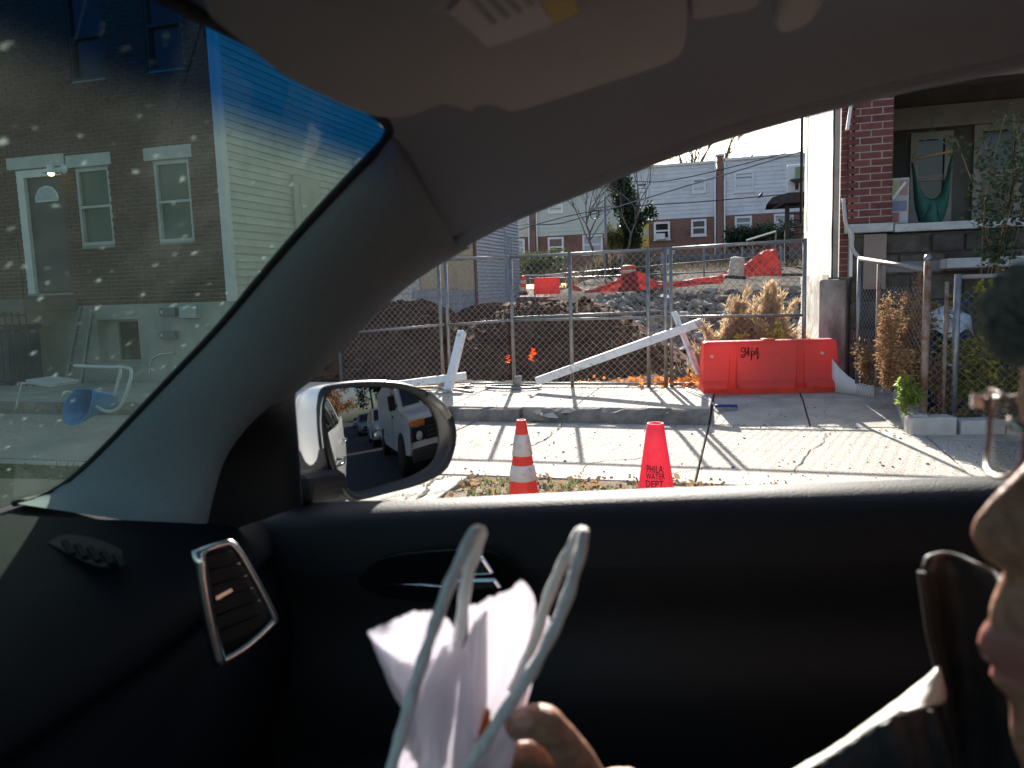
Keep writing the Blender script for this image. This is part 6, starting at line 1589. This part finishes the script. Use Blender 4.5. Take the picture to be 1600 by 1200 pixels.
# hand around the bag: fingers are chains that merge with the palm
HD = .47
def hp3(px, py, d=HD): return carD(px, py, d)
def chain(pts, rs):
    P = smooth_pts(pts, 5); n = len(P); R_ = [rs[min(int(i / 5), len(rs) - 2)] * (1 - (i % 5) / 5) + rs[min(int(i / 5) + 1, len(rs) - 1)] * ((i % 5) / 5) if i < n - 1 else rs[-1] for i in range(n)]
    R_ = [r * (1 + .07 * math.exp(-((i % 5) / 1.1) ** 2) - .05 * (1 if i % 5 == 2 else 0) + .03 * nz(i * .9, r * 900)) for i, r in enumerate(R_)]
    d0 = (P[0] - P[1]).normalized(); cap = [P[0] + d0 * R_[0] * k for k in (.92, .75, .45)]
    return cap + P, [R_[0] * k for k in (.25, .62, .88)] + R_
hand = MB()
def fin(px, d, r, ext=None):
    pts = [hp3(x, y, dd + .095) for (x, y), dd in zip(px, d)]; P, R_ = chain(pts, r); hand.tube(P, R_, 12)
fin([(812, 1132), (848, 1130), (893, 1178), (945, 1262)], [.352, .350, .362, .395], [.0085, .0105, .0105, .014])         # thumb
fin([(780, 1192), (830, 1176), (890, 1205), (960, 1262)], [.372, .376, .396, .410], [.0078, .0088, .0095, .012])        # index
fin([(765, 1222), (825, 1212), (895, 1240), (965, 1280)], [.380, .392, .412, .420], [.008, .009, .0098, .0125])
fin([(770, 1256), (835, 1248), (900, 1272), (970, 1305)], [.388, .402, .420, .425], [.0078, .0088, .0095, .012])
fin([(790, 1290), (850, 1283), (910, 1302), (972, 1325)], [.390, .404, .420, .425], [.0068, .0076, .0085, .011])
pl = [hp3(945, 1262, .49), hp3(985, 1290, .505), hp3(1035, 1330, .52)]
hand.tube(smooth_pts(pl, 4), [.022, .026, .03, .031, .031, .03, .028, .026, .026], 14)
hand.tube([hp3(975, 1320, .50), hp3(1040, 1335, .52)], [.022, .026], 12)
hand.tube([hp3(1020, 1330, .52), hp3(1150, 1420, .54)], [.026, .032], 14)
ho = hand.build('hand_tmp', skin_m)
md = ho.modifiers.new('r', 'REMESH'); md.mode = 'VOXEL'; md.voxel_size = .0022; md.use_smooth_shade = True
md = ho.modifiers.new('s', 'SMOOTH'); md.iterations = 2; md.factor = .5
# far hand resting on the thigh
hand = MB(); c0 = Vector((-.02, .52, .80))
for k in range(4): y = .50 + .02 * k; hand.tube(smooth_pts([(-.11 + .006 * abs(k - 1.5), y, .782), (-.075, y, .795), (-.03, y, .80), (.02, .52 + .006 * k, .80)], 4), [.006, .007, .0078, .008, .0085, .0085, .009, .009, .0095, .0095, .01, .01, .011], 10)
hand.tube(smooth_pts([(-.045, .475, .785), (-.02, .485, .79), (.03, .51, .80)], 4), [.008, .009, .009, .01, .0105, .011, .012, .013, .014], 10)
hand.tube([(.0, .525, .80), (.05, .53, .80), (.12, .54, .81)], [.026, .03, .026], 14)
h2 = hand.build('hand_tmp', skin_m); md = h2.modifiers.new('r', 'REMESH'); md.mode = 'VOXEL'; md.voxel_size = .003; md.use_smooth_shade = True
bpy.context.view_layer.update(); dg = bpy.context.evaluated_depsgraph_get()
for o_ in (ho, h2):
    me = bpy.data.meshes.new_from_object(o_.evaluated_get(dg)); head.add([v.co.copy() for v in me.vertices], [tuple(p.vertices) for p in me.polygons], True); bpy.data.objects.remove(o_)
# torso and arms under the clothes tie head and hands together
head.tube([(PF[6].x + .145, LM, z_lip - .12), (PF[6].x + .17, LM, 1.05), (PF[6].x + .20, LM, .80)], [.06, .09, .09], 14)
head.tube([(PF[6].x + .17, LM, 1.06), (PF[6].x + .16, LM - .15, 1.07), (.30, .12, .90), (.22, .13, .86), hp3(1060, 1360, .525), hp3(1020, 1330, .52)], [.05, .045, .036, .032, .025, .025], 12)
head.tube([(PF[6].x + .17, LM, 1.06), (PF[6].x + .16, LM + .15, 1.07), (.34, .60, .92), (.26, .60, .84), (.10, .54, .81), (.04, .53, .80)], [.05, .045, .036, .032, .025, .024], 12)
body = head.build('body', skin_m, per)
# nail on the thumb
nc, nd = hp3(818, 1128, .437), (hp3(848, 1126, .437) - hp3(812, 1128, .437)).normalized(); vw = (Vector((0, 0, EYE)) - nc).normalized(); nu = nd.cross(vw).normalized()
mb = MB(); mb.grid([[nc + nd * (u * .006) + nu * (v * .0048 * (1 - .25 * abs(u))) + vw * (.0012 - .0022 * v * v) for v in (-1, -.5, 0, .5, 1)] for u in (-1, -.6, 0, .6, 1)]); mb.build('thumb_nail', mat('nail', (.50, .30, .24), rough=.25), per, solid=.0006)
lp = MB(); rr_ = []
for i in range(17):
    z = PF[24].z + (PF[19].z - PF[24].z) * i / 16
    row = []
    for j in range(17):
        y = (j / 8 - 1) * .022; fall = (1 - (y / .024) ** 2); g = math.exp(-(y / .024) ** 2); fc_ = PF[6].x + .020
        row.append(Vector((fc_ + (prof_s(z) - fc_) * g - .0012 * max(fall, 0) + .004 * (y / .022) ** 4, LM + y, z)))
    rr_.append(row)
lp.grid(rr_); lp.build('lips', lipm, per)
eye_m = mat('eye_white', (.7, .68, .66), rough=.2); iris_m = mat('iris', (.05, .03, .02), rough=.2)
for sd in (-1, 1):
    e = link('eye', None, per, (PF[6].x + .016, LM + sd * .031, z_eye + .002)); MB().lathe([(0, -.0115), (.006, -.0098), (.010, -.0055), (.0115, 0), (.010, .0055), (.006, .0098), (0, .0115)], n=16).build('eyeball', eye_m, e)
    MB().lathe([(0, .0112), (.004, .0110), (.0055, .0100)], n=14, tilt=Matrix.Rotation(-pi / 2, 3, 'Y')).build('iris', iris_m, e)
    ear = MB(); ear.grid([[Vector((PF[6].x + .115 + .022 * f * cos(a) + .004 * sin(a), LM + sd * (.072 + .012 * (1 - f)), z_eye - .012 + .034 * f * sin(a))) for a in [2 * pi * k / 16 for k in range(17)]] for f in (0.02, .5, .8, 1)]); ear.build('ear', skin_m, per, solid=.006)
# hair: dark cap plus frizzy curls over the brow, their lit rim painted pale grey-teal
hair_m = mat('dark_hair', (.018, .016, .015), (.035, .032, .03), scale=60, rough=.6)
frizz_m = mat('lit_rim_frizz', (.30, .36, .36), (.48, .54, .53), scale=40, rough=.7, trans=.4)
hm2 = MB(); hr_ = []
for i in range(14):
    f = i / 13; z = z_eye + .055 + (.105) * f; k = math.sqrt(max(1 - f ** 2.2, .001))
    hr_.append([Vector((PF[6].x + .118 - .102 * k * cos(a), LM + .085 * k * sin(a), z + (.0 if cos(a) > -.2 else -.10 * (1 - f)))) for a in [2 * pi * q / 30 for q in range(31)]])
hm2.grid(hr_); hm2.build('hair', hair_m, per)
cv = MB(); cc = carL(1606, 494, LM - .02)
for _ in range(1100):
    a = random.random() * 6.3; r_ = random.gauss(.0150, .0024); p0 = cc + Vector((r_ * cos(a) * .95, random.gauss(0, .010), r_ * sin(a) * 1.15))
    cv.tube([p0 + Vector((.003 * cos(a + k * .5 + 1.2) * k, random.gauss(0, .001), .003 * sin(a + k * .5 + 1.2) * k)) for k in range(4)], .00045, 3, caps=False)
cv.build('frizzy_curl', frizz_m, per)
cv = MB()
for k in range(60): a = random.random() * 6.3; cv.tube([cc + Vector((.008 * f * cos(a), random.gauss(0, .004), .010 * f * sin(a))) for f in (.1, .6, 1)], .0012, 4, caps=False)
cv.lathe([(0, -.007), (.005, -.005), (.007, 0), (.005, .005), (0, .007)], cc + Vector((.002, .004, 0)), 12); cv.build('hair_lock', hair_m, per)

# jacket
jk = mat('dark_jacket', (.010, .011, .013), (.016, .017, .020), scale=30, rough=.6, bump=.15, bscale=80)
lining = mat('pale_lining', (.42, .41, .37), (.48, .47, .43), scale=20, rough=.5, bump=.2, bscale=40)
jeans_m = mat('blue_jeans', (.012, .018, .035), (.02, .028, .05), scale=80, rough=.9)
tor = MB(); rws = []
for i in range(14):
    f = i / 13; z = .68 + .46 * f; c = Vector((PF[6].x + .10 + .10 * (1 - f) + .05, LM, z)); a_ = .125 - .02 * f; b_ = .19 + .02 * sin(pi * f) - (.10 if i > 11 else 0)
    if i == 13: a_, b_ = .07, .075
    rws.append([c + Vector((a_ * cos(a), b_ * sin(a), 0)) for a in [2 * pi * k / 28 for k in range(29)]])
tor.grid(rws)
def limb(P, R_, mbx): mbx.tube(smooth_pts(P, 5), [R_[0] + (R_[-1] - R_[0]) * i / (5 * (len(P) - 1)) for i in range(5 * (len(P) - 1) + 1)], 16)
w1 = hp3(1060, 1360, .525)
sh1 = Vector((PF[6].x + .16, LM - .17, 1.08)); limb([sh1, Vector((.30, .12, .90)), Vector((.22, .13, .86)), w1.lerp(Vector((.22, .13, .86)), .3), w1], [.062, .034], tor)
sh2 = Vector((PF[6].x + .16, LM + .17, 1.08)); limb([sh2, Vector((.34, .60, .92)), Vector((.26, .60, .84)), Vector((.11, .54, .81))], [.062, .036], tor)
tor.build('jacket', jk, per)
lg = MB()
for sd, y in ((-1, LM - .10), (1, LM + .12)): limb([Vector((.32, y, .78)), Vector((.05, y, .80)), Vector((-.16, y, .80)), Vector((-.24, y, .68)), Vector((-.30, y, .45)), Vector((-.34, y, .30))], [.088, .055], lg)
lg.build('jeans', jeans_m, per)
for k, y in enumerate((LM - .10, LM + .12)): MB().box((-.42, y, .27), (.28, .10, .09)).build('shoe', black_r, per, bevel=.035, seg=4)
# standing collar with zipper, behind the chin
CLp = .50
def cpx(px, py, l=CLp): return carL(px, py, l)
col_rows = []
for f, (xl, yl, xr, yr) in zip((0, .2, .5, .8, 1), ((1452, 872, 1560, 884), (1443, 900, 1590, 930), (1456, 980, 1605, 1010), (1470, 1060, 1610, 1100), (1482, 1230, 1625, 1230))):
    col_rows.append([cpx(xl, yl).lerp(cpx(xr, yr), j / 8) + Vector((0, .02 * sin(pi * j / 8) - .05 * (j / 8) ** 2, 0)) for j in range(9)])
mb = MB(); mb.grid(col_rows); mb.build('collar', jk, per, solid=.006)
MB().tube([p + Vector((0, -.003, .001)) for p in col_rows[0][:7]], .0018, 6).build('collar_lit_edge', mat('lit_edge_grey', (.05, .05, .05), rough=.7), per)  # light along the collar's top edge, painted as a paler thin tube
zp = link('zipper', None, per)
Zl = resample([cpx(1440, 893), cpx(1452, 980), cpx(1466, 1042), cpx(1476, 1098), cpx(1486, 1200)], 46)
zt_ = mat('brass_teeth', (.010, .008, .007), rough=.5)
me = MB().box((0, 0, 0), (.0042, .004, .0026)).mesh('zipper_tooth'); me.materials.append(zt_)
for p in Zl: link('zipper_tooth', me, zp, p + Vector((-.001, -.004, 0)))
MB().tube([p + Vector((.003, -.002, 0)) for p in Zl], .003, 6).build('zipper_tape', mat('brown_tape', (.006, .005, .004), rough=.8), zp)
# pale lining of the open front, catching the sun
tp = [cpx(1469, 1040, .49), cpx(1420, 1082, .485), cpx(1372, 1118, .48), cpx(1300, 1170, .47), cpx(1238, 1206, .46), cpx(1180, 1250, .45)]
bt = [cpx(1477, 1097, .48), cpx(1440, 1108, .465), cpx(1390, 1122, .455), cpx(1312, 1174, .45), cpx(1252, 1210, .445), cpx(1195, 1256, .44)]
T_, B2 = resample(smooth_pts(tp, 5), 26), resample(smooth_pts(bt, 5), 26)
mb = MB(); mb.grid([[T_[i].lerp(B2[i], j / 6) + Vector((0, -.004 * sin(pi * j / 6), .001 * nz(i * .8, j))) for j in range(7)] for i in range(26)]); mb.build('lining', lining, per, solid=.002)
mb = MB(); mb.grid([[B2[i].lerp(B2[i] + Vector((.05, .03, -.17)), j / 6) + Vector((.0, .01 * nz(i * .5, j * .6), 0)) for j in range(7)] for i in range(26)]); mb.build('jacket_front', jk, per, solid=.003)

# ---- eyeglasses
gls = thing('eyeglasses', 'thin brown-rimmed eyeglasses worn by the passenger', 'glasses', (0, 0, 0), CYAW)
gsx = carL(1538, 690, LM + .045).x; gz = carL(1560, 690, LM).z
fr_m = mat('brown_rim', (.10, .055, .04), rough=.3, coat=.4); lens_m = bpy.data.materials.new('lens_glass'); lens_m.use_nodes = True
N = lens_m.node_tree.nodes; L = lens_m.node_tree.links; N.clear(); o_ = N.new('ShaderNodeOutputMaterial'); a_ = N.new('ShaderNodeBsdfTransparent'); a_.inputs[0].default_value = (.62, .60, .56, 1); b_ = N.new('ShaderNodeBsdfGlossy'); b_.inputs['Roughness'].default_value = .03; mx = N.new('ShaderNodeMixShader'); mx.inputs[0].default_value = .10; L.new(a_.outputs[0], mx.inputs[1]); L.new(b_.outputs[0], mx.inputs[2]); L.new(mx.outputs[0], o_.inputs[0])
for sd in (-1, 1):
    c = Vector((gsx, LM + sd * .033, gz)); ring = []
    for k in range(28):
        a = 2 * pi * k / 28; y = .025 * abs(cos(a)) ** .8 * math.copysign(1, cos(a)); z = .019 * abs(sin(a)) ** .8 * math.copysign(1, sin(a)); ring.append(c + Vector((abs(sd * y + .0) * 0 + .006 * ((y * sd) / .025) ** 2, y, z + (-.004 if z < 0 else 0))))
    MB().tube(ring, .0013, 7, closed=True).build('rim', fr_m, gls)
    mb = MB(); mb.grid([[c + (p - c) * f for p in ring + ring[:1]] for f in (.02, .5, 1)]); mb.build('lens', lens_m, gls)
    h0 = c + Vector((.005, sd * .028, .010)); MB().tube([h0, h0 + Vector((.04, sd * .012, .002)), h0 + Vector((.115, sd * .012, -.002)), h0 + Vector((.14, sd * .01, -.025))], .0022, 6).build('temple', fr_m, gls)
    MB().box(h0 + Vector((-.004, 0, 0)), (.006, .004, .007)).build('hinge', chrome, gls)
MB().tube(smooth_pts([(gsx, LM - .008, gz + .006), (gsx - .003, LM, gz + .010), (gsx, LM + .008, gz + .006)], 4), .002, 6).build('bridge', chrome, gls)

# ================================================================== paper bag with twisted handles
bag = thing('paper_bag', 'crumpled white paper gift bag with grey twisted handles held in the hand', 'bag', (0, 0, 0), CYAW)
paper = mat('white_paper', (.70, .69, .73), (.78, .77, .80), scale=8, rough=.75, trans=.5, tcol=(.90, .87, .93), bump=.25, bscale=26)
cord_m = mat('twisted_paper_cord', (.74, .73, .73), (.84, .83, .83), scale=60, rough=.85, bump=.5, bscale=160)
BD = .45
def bp3(px, py, d=.36): return carD(px, py, d + .09)
def cordp(pts, ds, r=.0035):
    P = resample(smooth_pts([bp3(x, y, d) for (x, y), d in zip(pts, ds)], 8), 70)
    mbx = MB(); mbx.tube([p + Vector((.0007 * nz(i * .4, 1), .0006 * nz(i * .4, 5), .0005 * nz(i * .5, 9))) for i, p in enumerate(P)], [r * (1 + .10 * sin(i * 1.1) + .12 * nz(i * .25, 3)) for i in range(70)], 9); return mbx
cordp([(606, 1235), (618, 1180), (640, 1100), (668, 1010), (700, 920), (724, 866), (742, 830), (752, 836), (742, 866), (730, 905), (722, 960), (714, 1010), (700, 1090)], [.335, .336, .337, .338, .34, .345, .352, .366, .372, .374, .375, .376, .376]).build('handle', cord_m, bag)
cordp([(712, 1235), (745, 1178), (792, 1108), (842, 1030), (880, 950), (902, 880), (912, 836), (904, 834), (886, 868), (862, 918), (846, 965), (828, 1020), (800, 1080)], [.335, .336, .338, .34, .343, .348, .356, .368, .376, .378, .38, .38, .38]).build('handle', cord_m, bag)
def sheet(name, top, bot, dt, db, mt=paper, zig=0.0, wav=.004, seed=0):
    T_ = resample(smooth_pts([bp3(x, y, d) for (x, y), d in zip(top, dt)], 6), 60); B_ = resample(smooth_pts([bp3(x, y, d) for (x, y), d in zip(bot, db)], 6), 60)
    rows = []
    for j in range(15):
        f = j / 14; rows.append([T_[i].lerp(B_[i], f) + Vector((.0, wav * 1.6 * nz(i * .05 + seed, f * .9, seed) + wav * .9 * abs(nz(i * .06 + f * 2.2 + seed * 3, f * 2.6 - i * .03, seed)) , wav * .3 * nz(i * .3, f * 5, seed))) + (Vector((0, 0, zig * (1 if i % 2 else -1))) if j == 0 else Vector()) for i in range(60)])
    mbx = MB(); mbx.grid(rows); return mbx.build(name, mt, bag, solid=.0004)
sheet('back_flap', [(574, 988), (612, 970), (650, 958), (690, 962), (712, 985)], [(622, 1095), (640, 1140), (650, 1170), (672, 1180), (690, 1180)], [.37, .365, .362, .37, .375], [.352, .352, .352, .36, .365], zig=.0005, seed=2)
sheet('back_flap', [(574, 988), (600, 980), (650, 985), (700, 990)], [(622, 1096), (640, 1110), (660, 1130), (690, 1150)], [.371, .378, .382, .38], [.352, .362, .366, .366], zig=.0005, seed=3)
sheet('side_panel', [(732, 948), (765, 932), (795, 925), (812, 908), (826, 920), (836, 948)], [(722, 1235), (735, 1235), (750, 1235), (765, 1235), (785, 1235), (800, 1235)], [.392, .388, .385, .386, .39, .395], [.372] * 6, zig=.0006, seed=5, wav=.006)
sheet('front_panel', [(622, 1190), (640, 1130), (662, 1080), (688, 1018), (706, 1010), (726, 1020)], [(610, 1240), (640, 1240), (670, 1240), (700, 1240), (730, 1240), (750, 1240)], [.345, .348, .35, .352, .356, .362], [.34] * 6, zig=.0005, seed=7, wav=.005)
sheet('inner_fold', [(722, 1015), (735, 985), (748, 960), (760, 955)], [(700, 1240), (715, 1240), (740, 1240), (760, 1240)], [.366, .37, .374, .378], [.354, .356, .36, .364], seed=9)
sheet('front_panel', [(784, 1100), (800, 1130), (806, 1160), (800, 1190)], [(700, 1240), (740, 1240), (770, 1240), (790, 1240)], [.355, .356, .356, .356], [.345] * 4, seed=11, zig=.0005)
sheet('inner_fold', [(846, 980), (852, 965), (858, 968), (852, 990)], [(770, 1160), (790, 1150), (800, 1150), (806, 1160)], [.382, .383, .384, .385], [.372] * 4, seed=15)
sheet('orange_card', [(758, 1108), (764, 1118), (768, 1130), (762, 1150)], [(720, 1240), (735, 1240), (748, 1240), (762, 1240)], [.366, .366, .366, .366], [.352] * 4, mt=mat('orange_card', (.60, .20, .05), (.70, .27, .08), scale=6, rough=.6, trans=.3), seed=13)
# ================================================================== street behind, seen in the side mirror
random.seed(21)
van_w = mat('van_white', (.66, .66, .65), (.72, .72, .71), scale=2, rough=.4, coat=.4)
tyre_m = black_r; lampg = mat('headlamp_glass', (.45, .47, .48), rough=.12, spec=.8); amber = mat('amber_lens', (.62, .17, .02), rough=.25)
GZ = -.134
def wheel(t, x, y, r=.36, w_=.24):
    o = link('wheel', None, t, (x, y, r)); R_ = Matrix.Rotation(pi / 2, 3, 'X')
    MB().lathe([(r * .55, -w_ / 2), (r * .93, -w_ / 2), (r, -w_ * .36), (r, w_ * .36), (r * .93, w_ / 2), (r * .55, w_ / 2)], n=26, tilt=R_).build('tyre', tyre_m, o)
    MB().lathe([(0, w_ * .42), (r * .2, w_ * .45), (r * .5, w_ * .38), (r * .57, w_ * .48), (r * .57, -w_ * .48), (r * .5, -w_ * .38), (0, -w_ * .42)], n=20, tilt=R_).build('rim', galv, o)
def shell(t, prof, w_, mt, name='body', tum=.0, zt=1.2):
    """side outline extruded to the width, leaning inwards above the waist"""
    rows = []; n = 12
    mb = MB(); pts = smooth_pts([(x, 0, z) for x, z in prof], 3)
    for j in range(n + 1):
        v = j / n * 2 - 1; e = 1 - abs(v) ** 7
        row = []
        cxp = sum(p.x for p in pts) / len(pts)
        for p in pts:
            lean = max(p.z - zt, 0) * tum; y = v * (w_ / 2 - lean)
            k = 1 - (abs(v) ** 8) * .018
            row.append(((p.x - cxp) * k + cxp, y, p.z * k + (1 - k) * .9))
        rows.append(row)
    mb.grid(rows, closed=True); m_ = len(pts); mb.f.append(tuple(range(m_))); mb.f.append(tuple(n * m_ + i for i in range(m_))[::-1]); mb.sm += [False] * 2
    return mb.build(name, mt, t)
# panel van
t = thing('van', 'white panel van with black grille parked behind, seen in the side mirror', 'van'); 
VS, VL = 3.7, 3.45
org = CS * VS + CL * VL; t.location = (org.x, org.y, GZ); t.rotation_euler.z = CYAW
W = 2.0
shell(t, [(.02, .50), (0, .80), (.03, 1.10), (.12, 1.20), (.80, 1.30), (.95, 1.36), (1.55, 2.0), (1.75, 2.08), (3.5, 2.12), (5.3, 2.08), (5.45, 1.9), (5.5, 1.0), (5.45, .48), (4.9, .42), (3.0, .40), (1.0, .42)], W, van_w, tum=.10, zt=1.3)
for x in (1.0, 4.4):
    for y in (-.86, .86):
        wheel(t, x, y, .37)
    for sd in (-1, 1): MB().lathe([(.0, 0), (.46, 0), (.46, .02), (0, .02)], (x, sd * 1.0 - (.02 if sd > 0 else 0), .42), 24, tilt=Matrix.Rotation(pi / 2 * 1, 3, 'X')).build('wheel_arch', black_r, t)
g = link('grille', None, t); MB().box((-.015, 0, .92), (.06, 1.22, .36)).build('surround', black_pl, g, bevel=.02)
for k in range(4): MB().box((-.05, 0, .80 + k * .08), (.03, 1.15, .03)).build('bar', mat('dark_grey_bar', (.04, .04, .04), rough=.4), g)
MB().box((-.10, 0, .52), (.20, 1.96, .24)).build('bumper', mat('bumper_black', (.02, .02, .021), rough=.5), t, bevel=.04, seg=3)
for sd in (-1, 1):
    h = link('headlamp', None, t); MB().box((-.01, sd * .80, .87), (.08, .36, .24)).build('housing', black_pl, h, bevel=.02)
    MB().lathe([(0, 0), (.075, .0), (.085, .03), (.06, .05), (0, .055)], (-.06, sd * .80, .84), 18, tilt=Matrix.Rotation(-pi / 2, 3, 'Y')).build('lens', lampg, h)
    MB().box((-.02, sd * .80, 1.06), (.09, .36, .10)).build('turn_signal', amber, t, bevel=.015)
    mo = link('door_mirror', None, t); MB().box((1.15, sd * 1.14, 1.52), (.10, .20, .32)).build('housing', black_pl, mo, bevel=.03); MB().bar((1.2, sd * .95, 1.45), (1.15, sd * 1.1, 1.45), .04, .04).build('stalk', black_pl, mo)
    MB().prism([(1.22, sd * .985, 1.40), (2.05, sd * .985, 1.40), (2.05, sd * .935, 1.92), (1.62, sd * .935, 1.92)], (0, sd * .012, 0)).build('door_window', tint, t)
    MB().box((2.12, sd * 1.002, 1.2), (.012, .006, 1.5)).build('door_seam', black_r, t); MB().box((1.95, sd * 1.012, 1.22), (.16, .02, .05)).build('door_handle', black_pl, t, bevel=.006)
    MB().box((3.3, sd * 1.002, .72), (4.1, .008, .03)).build('side_moulding', mat('pale_moulding', (.5, .5, .49), rough=.5), t)
MB().prism([(.98, -.86, 1.40), (.98, .86, 1.40), (1.52, .80, 1.97), (1.52, -.80, 1.97)], (-.012, 0, .010)).build('windshield', tint, t)
MB().lathe([(0, 0), (.06, 0), (.06, .012), (0, .014)], (.06, 0, 1.15), 16, tilt=Matrix.Rotation(-pi / 2, 3, 'Y')).build('badge', mat('badge_dark', (.03, .04, .08), rough=.3), t)
def suv(label, s, l, mt, L_=4.5, rz=0.0):
    t = thing('parked_car', label, 'car', (0, 0, 0), 0, 'cars parked along the street behind'); o_ = CS * s + CL * l; t.location = (o_.x, o_.y, GZ); t.rotation_euler.z = CYAW + rz
    shell(t, [(.05, .35), (0, .60), (.08, .85), (.3, .95), (1.1, 1.05), (1.25, 1.10), (1.85, 1.60), (2.2, 1.68), (3.4, 1.66), (4.2, 1.45), (4.45, 1.1), (L_, .6), (4.35, .30), (2.2, .24)], 1.82, mt, tum=.22, zt=1.0)
    for x in (.9, 3.55):
        for y in (-.78, .78): wheel(t, x, y, .34, .22)
        for sd in (-1, 1): MB().lathe([(.0, 0), (.40, 0), (.40, .02), (0, .02)], (x, sd * .91 - (.02 if sd > 0 else 0), .36), 22, tilt=Matrix.Rotation(pi / 2, 3, 'X')).build('wheel_arch', black_r, t)
    MB().prism([(1.24, -.74, 1.12), (1.24, .74, 1.12), (1.82, .62, 1.58), (1.82, -.62, 1.58)], (-.012, 0, .012)).build('windshield', tint, t)
    for sd in (-1, 1):
        MB().prism([(1.55, sd * .895, 1.08), (3.9, sd * .895, 1.12), (3.5, sd * .79, 1.56), (2.0, sd * .79, 1.56)], (0, sd * .012, 0)).build('side_window', tint, t)
        MB().box((.06, sd * .66, .78), (.14, .34, .12)).build('headlamp', lampg, t, bevel=.03); MB().box((1.5, sd * .99, 1.05), (.1, .16, .12)).build('door_mirror', mt, t, bevel=.03)
    MB().box((.02, 0, .62), (.06, .9, .18)).build('grille', black_pl, t, bevel=.02); MB().box((.04, 0, .42), (.08, 1.3, .1)).build('lower_intake', black_pl, t, bevel=.02)
suv('white car parked behind the panel van, seen in the side mirror', 10.2, 3.2, van_w)
suv('silver car farther down the street, seen in the side mirror', 19.5, 2.75, mat('silver_paint', (.42, .44, .46), rough=.3, metal=.4, coat=.5))
suv('white car at the far end of the street, seen in the side mirror', 44, 2.6, van_w)
# street trees behind
autumn = mat('autumn_leaf', (.26, .11, .04), (.42, .20, .08), scale=3, rough=.8, trans=.35)
darkgreen = mat('evergreen_leaf', (.012, .022, .012), (.03, .045, .022), scale=3, rough=.8, trans=.15)
def street_tree(label, s, l, H, rad, mt, n, size):
    o_ = CS * s + CL * l; t = thing('street_tree', label, 'tree', (o_.x, o_.y, GZ), 0, 'trees along the street behind')
    MB().tube([(0, 0, -.1), (.05, 0, H * .25), (.0, .1, H * .55), (.1, 0, H * .8)], [.22, .18, .12, .05], 9).build('trunk', bark, t)
    mb = MB()
    for k in range(26):
        a = random.random() * 6.3; f = random.random() ** .5; z = H * random.uniform(.30, .98); sc_ = math.sqrt(max(1 - ((z / H - .6) / .45) ** 2, .1))
        leafmass(mb, (cos(a) * f * rad * sc_, sin(a) * f * rad * sc_, z), (rad * .33, rad * .33, rad * .28), n // 26, size)
    for k in range(7): a = k * .9; mb.tube([(0, 0, H * .4), (cos(a) * rad * .6, sin(a) * rad * .6, H * .75)], [.06, .02], 5)
    mb.build('crown', mt, t)
street_tree('orange-brown autumn tree down the street, seen in the side mirror', 52, -1.5, 11, 4.2, autumn, 5200, .42)
street_tree('second autumn tree at the street end, seen in the side mirror', 70, -6, 12, 5, autumn, 4200, .5)
street_tree('dark evergreen tree over the parked cars, seen in the side mirror', 36, 5.2, 11, 3.6, darkgreen, 5600, .36)
street_tree('near dark evergreen above the white car, seen in the side mirror', 22, 6.5, 10, 3.2, darkgreen, 5600, .32)
# house row along the street behind, closing the mirror view
t = thing('terrace_house', 'plain brick terrace along the street behind, glimpsed in the side mirror', 'house', (34, 12, GZ))
MB().box2((-26, 0, 0), (26, 7, 7)).build('wall', brick_m, t)
for k in range(12):
    for z in (1.1, 4.3): window(t, (-25 + k * 4.2, -.01, z), (1, 0, 0), (0, -1, 0), 1.0, 1.6)
MB().box2((-26.2, -.3, 7), (26.2, 7.2, 7.25)).build('cornice', trim_g, t)
